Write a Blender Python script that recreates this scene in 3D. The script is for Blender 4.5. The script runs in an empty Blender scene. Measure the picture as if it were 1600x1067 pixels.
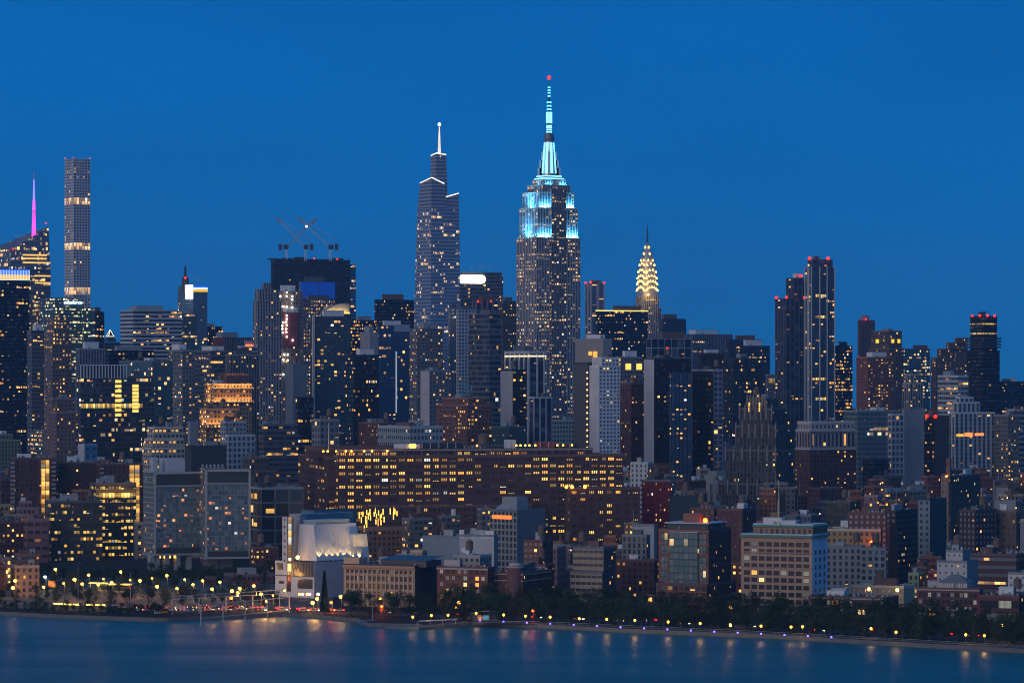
import bpy, math, random
from mathutils import Vector, Matrix
R = math.radians
sc = bpy.context.scene
COL = sc.collection

# ---------------------------------------------------------------- camera, sky, light
F, H, YH = 5790.0, 122.0, 580.0          # focal length in photo pixels, eye height (m), horizon row
cam = bpy.data.cameras.new("camera"); camo = bpy.data.objects.new("camera", cam); COL.objects.link(camo)
camo.location = (0, 0, H); camo.rotation_euler = (R(90), 0, 0)
cam.sensor_width = 36; cam.lens = F/1600*36; cam.shift_y = (YH-533.5)/1600
cam.clip_start = 5; cam.clip_end = 40000
sc.camera = camo
sc.view_settings.view_transform = 'Standard'; sc.view_settings.look = 'None'
sc.view_settings.exposure = 0; sc.view_settings.gamma = 1
sc.cycles.use_denoising = True
sc.cycles.filter_width = 1.05
sc.cycles.sample_clamp_indirect = 4
sc.cycles.max_bounces = 5; sc.cycles.diffuse_bounces = 2; sc.cycles.glossy_bounces = 3; sc.cycles.volume_bounces = 0
sc.cycles.caustics_reflective = False; sc.cycles.caustics_refractive = False

W = bpy.data.worlds.new("World"); sc.world = W; W.use_nodes = True
SUN_EL, SUN_AZ = -2.0, 0.0
def build_world():
    nt = W.node_tree; nt.nodes.clear(); N = nt.nodes.new; L = nt.links.new
    out = N('ShaderNodeOutputWorld'); bg = N('ShaderNodeBackground'); L(bg.outputs[0], out.inputs[0])
    tc = N('ShaderNodeTexCoord'); sep = N('ShaderNodeSeparateXYZ'); L(tc.outputs['Generated'], sep.inputs[0])
    # eastern dusk sky by elevation
    rp = N('ShaderNodeValToRGB'); e = rp.color_ramp.elements
    mr = N('ShaderNodeMapRange'); mr.inputs[1].default_value = -0.02; mr.inputs[2].default_value = 0.30
    L(sep.outputs[2], mr.inputs[0]); L(mr.outputs[0], rp.inputs[0])
    e[0].position = 0.0; e[0].color = (.003, .138, .400, 1)
    e[1].position = 1.0; e[1].color = (.006, .13, .38, 1)
    for p, c in ((.10, (.002, .141, .425, 1)), (.20, (.001, .143, .462, 1)), (.28, (.001, .138, .466, 1)), (.37, (.001, .122, .430, 1)), (.50, (.004, .10, .30, 1))):
        k = e.new(p); k.color = c
    # afterglow where the sun went down, behind the camera to the left
    sky = N('ShaderNodeTexSky'); sky.sky_type = 'NISHITA'; sky.sun_disc = False
    sky.sun_elevation = R(1.0); sky.sun_rotation = R(218); sky.altitude = 100
    dp = N('ShaderNodeVectorMath'); dp.operation = 'DOT_PRODUCT'; dp.inputs[1].default_value = (-.55, -.70, .45)
    L(tc.outputs['Generated'], dp.inputs[0])
    m2 = N('ShaderNodeMapRange'); m2.interpolation_type = 'SMOOTHSTEP'; m2.inputs[1].default_value = -.25; m2.inputs[2].default_value = .9
    L(dp.outputs['Value'], m2.inputs[0])
    sc_ = N('ShaderNodeMixRGB'); sc_.blend_type = 'MULTIPLY'; sc_.inputs[0].default_value = 1
    L(sky.outputs[0], sc_.inputs[1]); sc_.inputs[2].default_value = (.05, .05, .05, 1)
    ad = N('ShaderNodeMixRGB'); ad.blend_type = 'ADD'; ad.inputs[0].default_value = 1
    L(sc_.outputs[0], ad.inputs[1]); ad.inputs[2].default_value = (.075, .175, .345, 1)
    ns = N('ShaderNodeTexNoise'); ns.inputs['Scale'].default_value = 5.5; ns.inputs['Detail'].default_value = 4; mpn = N('ShaderNodeMapping'); mpn.inputs['Scale'].default_value = (1, 1, 4)
    L(tc.outputs['Generated'], mpn.inputs[0]); L(mpn.outputs[0], ns.inputs['Vector'])
    nr = N('ShaderNodeMapRange'); nr.inputs[1].default_value = .3; nr.inputs[2].default_value = .7; nr.inputs[3].default_value = .91; nr.inputs[4].default_value = 1.06; L(ns.outputs[0], nr.inputs[0])
    nm = N('ShaderNodeMixRGB'); nm.blend_type = 'MULTIPLY'; nm.inputs[0].default_value = 1; L(rp.outputs[0], nm.inputs[1]); L(nr.outputs[0], nm.inputs[2])
    mx = N('ShaderNodeMixRGB'); L(m2.outputs[0], mx.inputs[0]); L(nm.outputs[0], mx.inputs[1]); L(ad.outputs[0], mx.inputs[2])
    L(mx.outputs[0], bg.inputs[0]); bg.inputs[1].default_value = 1.0
build_world()
sl = bpy.data.lights.new("afterglow", 'SUN'); slo = bpy.data.objects.new("afterglow", sl); COL.objects.link(slo)
sl.energy = 0.80; sl.angle = R(50); sl.color = (1, .86, .82)
slo.rotation_euler = Vector((.62, .74, -.27)).to_track_quat('-Z', 'Y').to_euler()

# ---------------------------------------------------------------- materials
MATS = {}
def principled(name, col, rough=.8, metal=0, emis=None, estr=0, noise=0, nscale=.2, sample=False, spec=.5, alt=None):
    if name in MATS: return MATS[name]
    m = bpy.data.materials.new(name); m.use_nodes = True; nt = m.node_tree
    b = nt.nodes['Principled BSDF']
    b.inputs['Base Color'].default_value = (*col, 1); b.inputs['Roughness'].default_value = rough
    b.inputs['Metallic'].default_value = metal; b.inputs['Specular IOR Level'].default_value = spec
    if noise:
        g = nt.nodes.new('ShaderNodeNewGeometry'); n = nt.nodes.new('ShaderNodeTexNoise'); n.inputs['Scale'].default_value = nscale; n.inputs['Detail'].default_value = 6
        nt.links.new(g.outputs['Position'], n.inputs['Vector'])
        mx = nt.nodes.new('ShaderNodeMixRGB'); nt.links.new(n.outputs[0], mx.inputs[0])
        a2 = alt or [c*(1+noise) for c in col]
        mx.inputs[1].default_value = (*[c*(1-noise) for c in col], 1); mx.inputs[2].default_value = (*a2, 1)
        nt.links.new(mx.outputs[0], b.inputs['Base Color'])
    if emis:
        b.inputs['Emission Color'].default_value = (*emis, 1); b.inputs['Emission Strength'].default_value = estr
        try: m.cycles.emission_sampling = 'FRONT_BACK' if sample else 'NONE'
        except Exception: pass
    MATS[name] = m
    return m
def glow(name, col, s, sample=False): return principled(name, (.02, .02, .02), .5, emis=col, estr=s, sample=sample)

def facade_group():
    g = bpy.data.node_groups.new("Facade", 'ShaderNodeTree'); N = g.nodes.new; L = g.links.new
    I = g.interface
    def sock(n, t, d):
        s = I.new_socket(n, in_out='INPUT', socket_type=t); s.default_value = d
    for n, t, d in (("Wall", 'NodeSocketColor', (.3,.3,.3,1)), ("Glass", 'NodeSocketColor', (.02,.02,.03,1)), ("WW", 'NodeSocketFloat', .5), ("WH", 'NodeSocketFloat', .5),
                    ("LH", 'NodeSocketFloat', .5), ("Lit", 'NodeSocketFloat', .1), ("Row", 'NodeSocketFloat', .05), ("Refl", 'NodeSocketFloat', .2), ("Str", 'NodeSocketFloat', 1.5),
                    ("Mull", 'NodeSocketFloat', 0.0), ("LitA", 'NodeSocketColor', (1,.45,.10,1)), ("LitB", 'NodeSocketColor', (1,.74,.33,1)), ("Vary", 'NodeSocketFloat', .45), ("VExp", 'NodeSocketFloat', 4.0)): sock(n, t, d)
    I.new_socket("Shader", in_out='OUTPUT', socket_type='NodeSocketShader')
    gi = N('NodeGroupInput'); go = N('NodeGroupOutput')
    def math_(op, a, b=None, c=None):
        n = N('ShaderNodeMath'); n.operation = op
        for k, v in enumerate((a, b, c)):
            if v is None: continue
            if isinstance(v, (int, float)): n.inputs[k].default_value = v
            else: L(v, n.inputs[k])
        return n.outputs[0]
    uv = N('ShaderNodeUVMap'); uv.uv_map = 'UVMap'; sp = N('ShaderNodeSeparateXYZ'); L(uv.outputs[0], sp.inputs[0])
    u, v = sp.outputs[0], sp.outputs[1]
    cu, cv = math_('FLOOR', u), math_('FLOOR', v)
    fu, fv = math_('FRACT', u), math_('FRACT', v)
    du = math_('ABSOLUTE', math_('SUBTRACT', fu, .5)); dv = math_('ABSOLUTE', math_('SUBTRACT', fv, .5))
    inu = math_('LESS_THAN', du, math_('MULTIPLY', gi.outputs['WW'], .5))
    inv = math_('LESS_THAN', dv, math_('MULTIPLY', gi.outputs['WH'], .5))
    inl = math_('LESS_THAN', dv, math_('MULTIPLY', gi.outputs['LH'], .42))
    mu = math_('GREATER_THAN', math_('ABSOLUTE', math_('SUBTRACT', math_('ABSOLUTE', math_('SUBTRACT', fu, .5)), .12)), math_('MULTIPLY', gi.outputs['Mull'], .03))
    inu = math_('MULTIPLY', inu, mu)
    win = math_('MULTIPLY', inu, inv); lw = math_('MULTIPLY', inu, inl)
    oi = N('ShaderNodeObjectInfo')
    seed = math_('MULTIPLY', oi.outputs['Random'], 97.0)
    def wn(a, b, c):
        cb = N('ShaderNodeCombineXYZ')
        for k, x in enumerate((a, b, c)):
            if isinstance(x, (int, float)): cb.inputs[k].default_value = x
            else: L(x, cb.inputs[k])
        w = N('ShaderNodeTexWhiteNoise'); L(cb.outputs[0], w.inputs['Vector']); return w
    w1 = wn(cu, cv, seed)
    c1 = N('ShaderNodeSeparateColor'); L(w1.outputs['Color'], c1.inputs[0])
    r1, r2, r3 = c1.outputs[0], c1.outputs[1], c1.outputs[2]
    # tenants light runs of bays together
    wr = wn(math_('FLOOR', math_('MULTIPLY', cu, .14)), cv, math_('ADD', seed, 11.3))
    wz = wn(math_('FLOOR', math_('MULTIPLY', cu, .3)), math_('FLOOR', math_('MULTIPLY', cv, .35)), math_('ADD', seed, 5.1))
    thr = math_('MULTIPLY', gi.outputs['Lit'], math_('MULTIPLY_ADD', math_('POWER', wz.outputs['Value'], 1.5), 2.9, .35))
    lit1 = math_('LESS_THAN', r1, thr)
    lit2 = math_('MULTIPLY', math_('LESS_THAN', wr.outputs['Value'], gi.outputs['Row']), math_('LESS_THAN', r2, .82))
    blind = math_('MAXIMUM', math_('GREATER_THAN', fv, math_('MULTIPLY_ADD', r2, .34, .33)), math_('GREATER_THAN', math_('FRACT', math_('MULTIPLY', r1, 23.1)), .38))
    part_ = math_('MAXIMUM', math_('GREATER_THAN', fu, math_('MULTIPLY_ADD', r2, .5, .2)), math_('GREATER_THAN', math_('FRACT', math_('MULTIPLY', r1, 31.9)), .25))
    allon = math_('GREATER_THAN', gi.outputs['Lit'], 1.0); blind = math_('MAXIMUM', blind, allon); part_ = math_('MAXIMUM', part_, allon)
    lit = math_('MULTIPLY', math_('MULTIPLY', math_('MULTIPLY', math_('MAXIMUM', lit1, lit2), lw), blind), part_)
    vari = math_('MULTIPLY_ADD', math_('POWER', r3, 1.8), .95, .10)
    ecol = N('ShaderNodeMixRGB'); L(r2, ecol.inputs[0]); L(gi.outputs['LitA'], ecol.inputs[1]); L(gi.outputs['LitB'], ecol.inputs[2])
    ec2 = N('ShaderNodeMixRGB'); L(math_('GREATER_THAN', math_('FRACT', math_('MULTIPLY', r1, 41.3)), .94), ec2.inputs[0]); L(ecol.outputs[0], ec2.inputs[1]); ec2.inputs[2].default_value = (.95, .95, .82, 1); ecol = ec2
    # ceilings brighter than floors inside a lit room
    room = math_('MULTIPLY_ADD', fv, -.6, 1.25)
    es = math_('MULTIPLY', math_('MULTIPLY', math_('MULTIPLY', lit, vari), room), gi.outputs['Str'])
    # wall weathering
    geo = N('ShaderNodeNewGeometry'); nz = N('ShaderNodeTexNoise'); nz.inputs['Scale'].default_value = .11; nz.inputs['Detail'].default_value = 5
    L(geo.outputs['Position'], nz.inputs['Vector'])
    wv = N('ShaderNodeMixRGB'); wv.blend_type = 'MULTIPLY'; wv.inputs[0].default_value = .55
    L(gi.outputs['Wall'], wv.inputs[1]); L(nz.outputs[0], wv.inputs[2])
    wb = N('ShaderNodeMixRGB'); wb.blend_type = 'MIX'; wb.inputs[0].default_value = .35; L(wv.outputs[0], wb.inputs[1]); L(gi.outputs['Wall'], wb.inputs[2])
    # blinds: some panes paler than others
    gl = N('ShaderNodeMixRGB'); L(math_('MULTIPLY', math_('POWER', math_('FRACT', math_('MULTIPLY', r1, 13.7)), gi.outputs['VExp']), gi.outputs['Vary']), gl.inputs[0]); L(gi.outputs['Glass'], gl.inputs[1]); gl.inputs[2].default_value = (.25, .25, .27, 1)
    bc = N('ShaderNodeMixRGB'); L(win, bc.inputs[0]); L(wb.outputs[0], bc.inputs[1]); L(gl.outputs[0], bc.inputs[2])
    b = N('ShaderNodeBsdfPrincipled')
    L(bc.outputs[0], b.inputs['Base Color'])
    L(math_('MULTIPLY_ADD', win, -.62, .85), b.inputs['Roughness'])
    L(math_('MULTIPLY', win, math_('MULTIPLY', gi.outputs['Refl'], .6)), b.inputs['Metallic'])
    L(math_('MULTIPLY_ADD', win, .33, .07), b.inputs['Specular IOR Level'])
    L(ecol.outputs[0], b.inputs['Emission Color']); L(es, b.inputs['Emission Strength'])
    L(b.outputs[0], go.inputs[0])
    return g
FG = facade_group()
# style: wall colour, glass colour, bay m, floor m, window w/h, lit h, lit share, lit runs, glass reflectance
BASE = dict(wall=(.3,.3,.3), glass=(.03,.035,.045), bay=3.2, flr=3.6, ww=.5, wh=.5, lh=None, lit=.06, row=.0, refl=.15, st=2.3, mull=0, vary=.45, vexp=4, la=(1,.42,.08), lb=(1,.58,.15))
ST = {
 'black':  dict(wall=(.008,.012,.022), glass=(.016,.022,.04), ww=.86, wh=.62, lit=.05, row=.03, refl=.25, bay=1.9, flr=3.9),
 'navy':   dict(wall=(0.022,0.028,0.040), glass=(.03,.05,.09), ww=.8, wh=.62, lit=.05, row=.02, refl=.4, bay=1.9, flr=3.8),
 'teal':   dict(wall=(.05,.085,.10), glass=(.06,.13,.15), ww=.9, wh=.7, lit=.08, row=.05, refl=.45, bay=2.6, flr=3.9, lb=(1,.85,.45)),
 'blue':   dict(wall=(.10,.16,.24), glass=(.10,.20,.33), ww=.9, wh=.72, lit=.04, row=.02, refl=.5, bay=2.4, flr=3.8),
 'vand':   dict(wall=(.44,.44,.50), glass=(.20,.23,.30), ww=.96, wh=.70, lit=.05, row=.14, refl=.9, bay=2.4, flr=4.6, lb=(1,.85,.5)),
 'band':   dict(wall=(.62,.60,.64), glass=(.04,.045,.06), ww=1.0, wh=.52, lit=.05, row=.07, refl=.2, bay=3, flr=4.2),
 'bandg':  dict(wall=(0.149,0.149,0.167), glass=(.03,.035,.05), ww=1.0, wh=.5, lit=.05, row=.08, refl=.2, bay=3, flr=3.9),
 'rib':    dict(wall=(0.225,0.225,0.255), glass=(.03,.04,.055), ww=.52, wh=1.0, lh=.55, lit=.05, row=.02, refl=.2, bay=2.6, flr=3.8),
 'ribdk':  dict(wall=(0.098,0.112,0.150), glass=(.025,.03,.05), ww=.6, wh=1.0, lh=.5, lit=.04, row=.01, refl=.3, bay=3.2, flr=3.7),
 'esb':    dict(wall=(.50,.46,.46), glass=(.07,.07,.085), ww=.55, wh=.95, lh=.62, lit=.18, row=.26, refl=.1, bay=3.3, flr=3.9, st=1.7, lb=(1,.80,.42)),
 'grid':   dict(wall=(.62,.62,.66), glass=(.05,.07,.11), ww=.62, wh=.62, lit=.05, refl=.3, bay=4.4, flr=4.4),
 'egg':    dict(wall=(.52,.54,.60), glass=(.06,.07,.10), ww=.62, wh=.6, lit=.02, refl=.15, bay=3.6, flr=3.6),
 'stone':  dict(wall=(0.247,0.225,0.217), glass=(.03,.03,.04), ww=.45, wh=.55, lit=.10, row=.02, bay=3.0, flr=3.6),
 'stonedk':dict(wall=(0.105,0.096,0.096), glass=(.02,.022,.03), ww=.42, wh=.56, lit=.08, row=.03, bay=3.0, flr=3.7),
 'tan':    dict(wall=(.40,.32,.25), glass=(.03,.03,.04), ww=.45, wh=.55, lit=.10, row=.02, bay=3.2, flr=3.5),
 'cream':  dict(wall=(.48,.43,.36), glass=(.04,.04,.05), ww=.6, wh=.5, lit=.12, row=.08, bay=3.2, flr=3.8),
 'brick':  dict(wall=(.28,.115,.08), glass=(.03,.03,.04), ww=.42, wh=.52, lit=.10, bay=3.0, flr=3.1),
 'brickdk':dict(wall=(.14,.07,.06), glass=(.02,.022,.03), ww=.42, wh=.52, lit=.09, bay=3.0, flr=3.2),
 'red':    dict(wall=(.34,.05,.055), glass=(.05,.03,.03), ww=.3, wh=.5, lit=.14, bay=3.2, flr=3.2),
 'brown':  dict(wall=(.23,.145,.11), glass=(.025,.025,.03), ww=.46, wh=.52, lit=.10, row=.02, bay=3.0, flr=3.4),
 'white':  dict(wall=(.66,.66,.68), glass=(.05,.06,.08), ww=.45, wh=.5, lit=.08, bay=3.2, flr=3.4),
 'blank':  dict(wall=(.70,.68,.70), glass=(.5,.5,.5), ww=.0, wh=.0, lit=0),
 'blankg': dict(wall=(.30,.32,.36), glass=(.3,.3,.3), ww=.0, wh=.0, lit=0),
 'blankdk':dict(wall=(.08,.085,.10), glass=(.1,.1,.1), ww=.0, wh=.0, lit=0),
 'blankbr':dict(wall=(.18,.085,.07), glass=(.1,.1,.1), ww=.0, wh=.0, lit=0),
 'apt':    dict(wall=(.07,.085,.095), glass=(.06,.10,.12), ww=.8, wh=.7, lit=.10, refl=.35, bay=3.4, flr=3.1, st=1.7),
 'aptblk': dict(wall=(0.019,0.019,0.025), glass=(.03,.04,.05), ww=.7, wh=.65, lit=.14, refl=.25, bay=3.0, flr=3.1),
 'grey':   dict(wall=(0.195,0.203,0.217), glass=(.03,.035,.045), ww=.5, wh=.52, lit=.08, row=.02, bay=3.0, flr=3.4),
 'google': dict(wall=(.15,.083,.070), glass=(.03,.03,.035), ww=.66, wh=.46, lh=.5, lit=.30, row=.34, refl=.1, bay=5.4, flr=4.15, st=2.0, mull=1.6, la=(1,.40,.05), lb=(1,.70,.17)),
 'lit':    dict(wall=(.10,.09,.08), glass=(.05,.05,.05), ww=.82, wh=.5, lit=.3, row=.3, refl=.1, bay=2.0, flr=4.0, st=1.5, la=(1,.48,.05), lb=(1,.72,.2)),
 'stair':  dict(wall=(.14,.07,.06), glass=(.05,.05,.05), ww=.86, wh=.72, lh=1.7, lit=3, refl=0, bay=4, flr=2.9, st=1.7, la=(1,.45,.06), lb=(1,.56,.12)),
 'tank':   dict(wall=(.22,.17,.13), glass=(.2,.2,.2), ww=0, wh=0, lit=0),
}
FM = {}
def facade(sty):
    """sty: style name or (name, overrides)."""
    if isinstance(sty, tuple): nm, ov = sty
    else: nm, ov = sty, {}
    p = dict(BASE); p.update(ST[nm]); p.update(ov)
    if p['lh'] is None: p['lh'] = p['wh']
    key = repr((nm, sorted(ov.items())))
    if key not in FM:
        m = bpy.data.materials.new(nm + "_facade"); m.use_nodes = True; nt = m.node_tree; nt.nodes.clear()
        o = nt.nodes.new('ShaderNodeOutputMaterial'); g = nt.nodes.new('ShaderNodeGroup'); g.node_tree = FG
        nt.links.new(g.outputs[0], o.inputs[0])
        for s, k in (("Wall",'wall'),("Glass",'glass'),("LitA",'la'),("LitB",'lb')): g.inputs[s].default_value = (*p[k], 1)
        for s, k in (("WW",'ww'),("WH",'wh'),("LH",'lh'),("Lit",'lit'),("Row",'row'),("Refl",'refl'),("Str",'st'),("Mull",'mull'),("Vary",'vary'),("VExp",'vexp')): g.inputs[s].default_value = p[k]
        try: m.cycles.emission_sampling = 'NONE'
        except Exception: pass
        FM[key] = m
    return FM[key], p
ROOF = {
 'dark': principled('roof_tar', (.045,.05,.058), .9, noise=.35, nscale=.15, spec=.1),
 'grey': principled('roof_gravel', (.13,.14,.155), .9, noise=.3, nscale=.15, spec=.1),
 'pale': principled('roof_silver_coat', (.42,.45,.48), .7, noise=.25, nscale=.15),
}
M_STEEL = principled('painted_steel', (.55,.56,.58), .5, .2)
M_DKSTEEL = principled('dark_steel', (.06,.065,.08), .5, .4)
M_WOOD = principled('tank_wood', (.16,.11,.08), .85, noise=.3, nscale=2)
M_TRIM = principled('stone_trim', (.42,.38,.35), .8, noise=.2, nscale=.5)
M_WHITE = principled('white_render', (.68,.68,.70), .75, noise=.12, nscale=.2)
M_UNIT = principled('roof_unit_metal', (.33,.35,.38), .55, .3, noise=.2, nscale=1)
M_RED = glow('red_beacon', (1,.012,.002), 6)
M_AMBER = glow('amber_lamp', (1,.42,.045), 6, True)
M_WARMW = glow('warm_white_lamp', (1,.80,.5), 14, True)
M_BLUE = glow('blue_marker_lamp', (.10,.06,1), 9)

# ---------------------------------------------------------------- mesh builder
class MB:
    def __init__(s): s.v=[]; s.f=[]; s.m=[]; s.uv=[]
    def quad(s, pts, mat=0, uv=None):
        n=len(s.v); s.v += [tuple(p) for p in pts]; s.f.append(tuple(range(n, n+len(pts)))); s.m.append(mat)
        s.uv += uv if uv else [(0,0)]*len(pts)
    def poly(s, verts, faces, mat=0):
        n=len(s.v); s.v += [tuple(p) for p in verts]
        for f in faces:
            s.f.append(tuple(n+i for i in f)); s.m.append(mat); s.uv += [(0,0)]*len(f)
    def box(s, x0,x1,y0,y1,z0,z1, mat=0):
        V=[(x0,y0,z0),(x1,y0,z0),(x1,y1,z0),(x0,y1,z0),(x0,y0,z1),(x1,y0,z1),(x1,y1,z1),(x0,y1,z1)]
        s.poly(V, [(0,3,2,1),(4,5,6,7),(0,1,5,4),(1,2,6,5),(2,3,7,6),(3,0,4,7)], mat)
    def ring(s, pts, z0, z1, bay, flr, mat=0, mats=None, ptop=None, ztop=None, u0=0):
        """walls round a plan polygon (counter-clockwise), UV in bays and floors counted from the top."""
        n=len(pts); q=ptop or pts; zt = ztop or [z1]*n
        for i in range(n):
            a,b=pts[i],pts[(i+1)%n]; c,d=q[(i+1)%n],q[i]; zc,zd=zt[(i+1)%n],zt[i]
            L=math.dist(a,b); nb=max(1,round(L/bay)); o=u0+i*64
            zm=max(zc,zd)
            s.quad([(*a,z0),(*b,z0),(*c,zc),(*d,zd)], (mats[i] if mats else mat),
                   [(o,(zm-z0)/flr),(o+nb,(zm-z0)/flr),(o+nb,(zm-zc)/flr),(o,(zm-zd)/flr)])
    def cyl(s, cx,cy,r0,r1,z0,z1,n=12, mat=0, cap=True, ph=0):
        k=len(s.v); 
        for r,z in ((r0,z0),(r1,z1)):
            for i in range(n):
                a=2*math.pi*i/n+ph; s.v.append((cx+r*math.cos(a), cy+r*math.sin(a), z))
        for i in range(n):
            j=(i+1)%n; s.f.append((k+i,k+j,k+n+j,k+n+i)); s.m.append(mat); s.uv += [(0,0)]*4
        if cap:
            s.f.append(tuple(k+n+i for i in range(n))); s.m.append(mat); s.uv += [(0,0)]*n
    def tube(s, p, q, r0, r1=None, n=6, mat=0):
        p=Vector(p); q=Vector(q); d=(q-p); r1=r0 if r1 is None else r1
        a=d.orthogonal().normalized(); b=d.cross(a).normalized(); k=len(s.v)
        for c,r in ((p,r0),(q,r1)):
            for i in range(n):
                t=2*math.pi*i/n; s.v.append(tuple(c+a*r*math.cos(t)+b*r*math.sin(t)))
        for i in range(n):
            j=(i+1)%n; s.f.append((k+i,k+j,k+n+j,k+n+i)); s.m.append(mat); s.uv += [(0,0)]*4
        for o in (0,n):
            s.f.append(tuple(k+o+i for i in (range(n) if o else reversed(range(n))))); s.m.append(mat); s.uv += [(0,0)]*n
    def ball(s, c, r, mat=0, n=8, m=5, sq=1):
        k=len(s.v); c=Vector(c)
        for i in range(1,m):
            t=math.pi*i/m
            for j in range(n):
                a=2*math.pi*j/n; s.v.append(tuple(c+Vector((r*math.sin(t)*math.cos(a), r*math.sin(t)*math.sin(a), sq*r*math.cos(t)))))
        s.v += [tuple(c+Vector((0,0,r*sq))), tuple(c-Vector((0,0,r*sq)))]; T=len(s.v)-2
        for i in range(m-2):
            for j in range(n):
                jj=(j+1)%n; s.f.append((k+i*n+j,k+(i+1)*n+j,k+(i+1)*n+jj,k+i*n+jj)); s.m.append(mat); s.uv += [(0,0)]*4
        for j in range(n):
            jj=(j+1)%n
            s.f.append((T,k+j,k+jj)); s.m.append(mat); s.uv += [(0,0)]*3
            s.f.append((T+1,k+(m-2)*n+jj,k+(m-2)*n+j)); s.m.append(mat); s.uv += [(0,0)]*3
    def mesh(s, name, mats):
        me=bpy.data.meshes.new(name); me.from_pydata(s.v,[],s.f)
        for m in mats: me.materials.append(m)
        me.polygons.foreach_set('material_index', s.m)
        ul=me.uv_layers.new(name='UVMap'); ul.data.foreach_set('uv',[c for p in s.uv for c in p]); me.update(); return me
    def build(s, name, mats, parent=None):
        return link(name, s.mesh(name, mats if isinstance(mats,(list,tuple)) else [mats]), parent)
def link(name, me, parent=None, loc=None, rz=0, scale=None):
    o=bpy.data.objects.new(name, me); COL.objects.link(o)
    if parent: o.parent=parent
    if loc: o.location=loc
    if rz: o.rotation_euler[2]=rz
    if scale: o.scale=scale
    return o
def thing(name, label, cat, loc, rz=0, group=None):
    o=link(name, None, None, loc, rz); tag(o,label,cat,group); return o
def tag(o, label=None, cat=None, group=None, kind=None):
    for k,v in (('label',label),('category',cat),('group',group),('kind',kind)):
        if v: o[k]=v
    return o
def pos(px, py, z=0.0):
    D=F*(H-z)/(py-YH); return Vector(((px-800)/F*D, D, z))
def at(px, D, z=0.0): return Vector(((px-800)/F*D, D, z))
def zof(py, D): return H-(py-YH)/F*D
def lamp(kind, loc, energy, col, parent=None, size=None, aim=None, **kw):
    l=bpy.data.lights.new('lamp_light',kind); l.energy=energy; l.color=col
    if kind=='AREA':
        l.shape='RECTANGLE'; l.size, l.size_y = size
    elif size: l.shadow_soft_size=size
    for k,v in kw.items(): setattr(l,k,v)
    o=bpy.data.objects.new('lamp_light',l); COL.objects.link(o)
    if parent: o.parent=parent
    o.location=loc
    if aim is not None: o.rotation_euler=Vector(aim).to_track_quat('-Z','Y').to_euler()
    return o

# ---------------------------------------------------------------- buildings
GZ = 2.0
OCC = []          # (x0, x1, top row, D, world centre, radius, short phrase)
CATS = dict(office_tower='office tower', apartment_tower='apartment tower', brick_building='brick building', stone_building='stone building',
            low_building='low building', hotel='hotel', skyscraper='skyscraper', warehouse='warehouse', apartment_building='apartment building', office_building='office building')
def rect(x0, xc, x1, D, th):
    """near vertical edge at column xc and distance D; how far the two faces run to reach columns x0 and x1."""
    c,s=math.cos(th),math.sin(th); t0,tc,t1=((x-800)/F for x in (x0,xc,x1)); nx=tc*D
    w=(t1*D-nx)/(c-t1*s); d=(nx-t0*D)/(s+t0*c)
    return Vector((nx,D)), max(w,.5), max(d,.5)
class Bld: pass
def bld(name, label, x0, xc, x1, yt, D, sty, th=30, lsty=None, tiers=(), roof='dark', ref=None, parapet=True, stuff=None, zb=0.0, seed=None, cat=None, kind=None, ttop=None):
    a=R(th); n,w,d=rect(x0,xc,x1,D,a); ex=Vector((math.cos(a),math.sin(a))); ey=Vector((-math.sin(a),math.cos(a)))
    ctr=n+ex*w/2+ey*d/2
    B=Bld(); B.th=a; B.w,B.d,B.D=w,d,D; B.h=zof(yt,D)-GZ; B.ctr=ctr; B.label=label
    B.root=thing(name,label,cat or CATS.get(name,name.replace('_',' ')),(ctr.x,ctr.y,GZ),a)
    B.rng=random.Random(seed if seed is not None else hash_(label)); B.scale=F/D
    fm,p=facade(sty); lm,lp=facade(lsty) if lsty else (fm,p)
    mb=MB(); B.top=(-w/2,w/2,-d/2,d/2); u0=B.rng.randrange(40)
    def walls(x_0,x_1,y_0,y_1,z0,z1):
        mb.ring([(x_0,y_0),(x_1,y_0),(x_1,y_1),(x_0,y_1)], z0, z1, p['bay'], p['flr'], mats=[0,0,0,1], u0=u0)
    walls(*B.top, zb, B.h)
    rf=MB(); x_0,x_1,y_0,y_1=B.top; rf.quad([(x_0,y_0,B.h-.02),(x_1,y_0,B.h-.02),(x_1,y_1,B.h-.02),(x_0,y_1,B.h-.02)])
    if zb>0: rf.quad([(x_0,y_0,zb),(x_0,y_1,zb),(x_1,y_1,zb),(x_1,y_0,zb)])
    B.levels=[(*B.top,B.h)]
    zprev=B.h
    for (a0,ac,a1,ay) in tiers:
        n0,w0,d0=rect(a0,ac,a1,D,a)
        dd=max(0,((w-w0)*math.sin(a)+(d-d0)*math.cos(a))/2)
        n2,w2,d2=rect(a0,ac,a1,D+dd,a); rel=n2-ctr; lx,ly=rel.dot(ex),rel.dot(ey)
        z=zof(ay,D+dd)-GZ
        walls(lx,lx+w2,ly,ly+d2,zprev,z)
        rf.quad([(lx,ly,z-.02),(lx+w2,ly,z-.02),(lx+w2,ly+d2,z-.02),(lx,ly+d2,z-.02)])
        B.levels.append((lx,lx+w2,ly,ly+d2,z)); zprev=z; B.top=(lx,lx+w2,ly,ly+d2)
    B.ztop=zprev
    mb.build('wall',[fm,lm],B.root); rf.build('roof',[ROOF[roof]],B.root)
    if yt>540 and parapet: parapets(B, fm if p['ww']==0 else M_PAR(p['wall']))
    if stuff is None: stuff = 'auto' if min(yt,zprev and yt)>560 or tiers else 'cap'
    if stuff=='auto': roofstuff(B)
    elif stuff=='cap': bulk(B,.55,.5,3.5+B.rng.random()*3)
    OCC.append((x0,x1,yt,D,ctr,math.hypot(w,d)/2*.8,ref))
    return B
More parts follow.
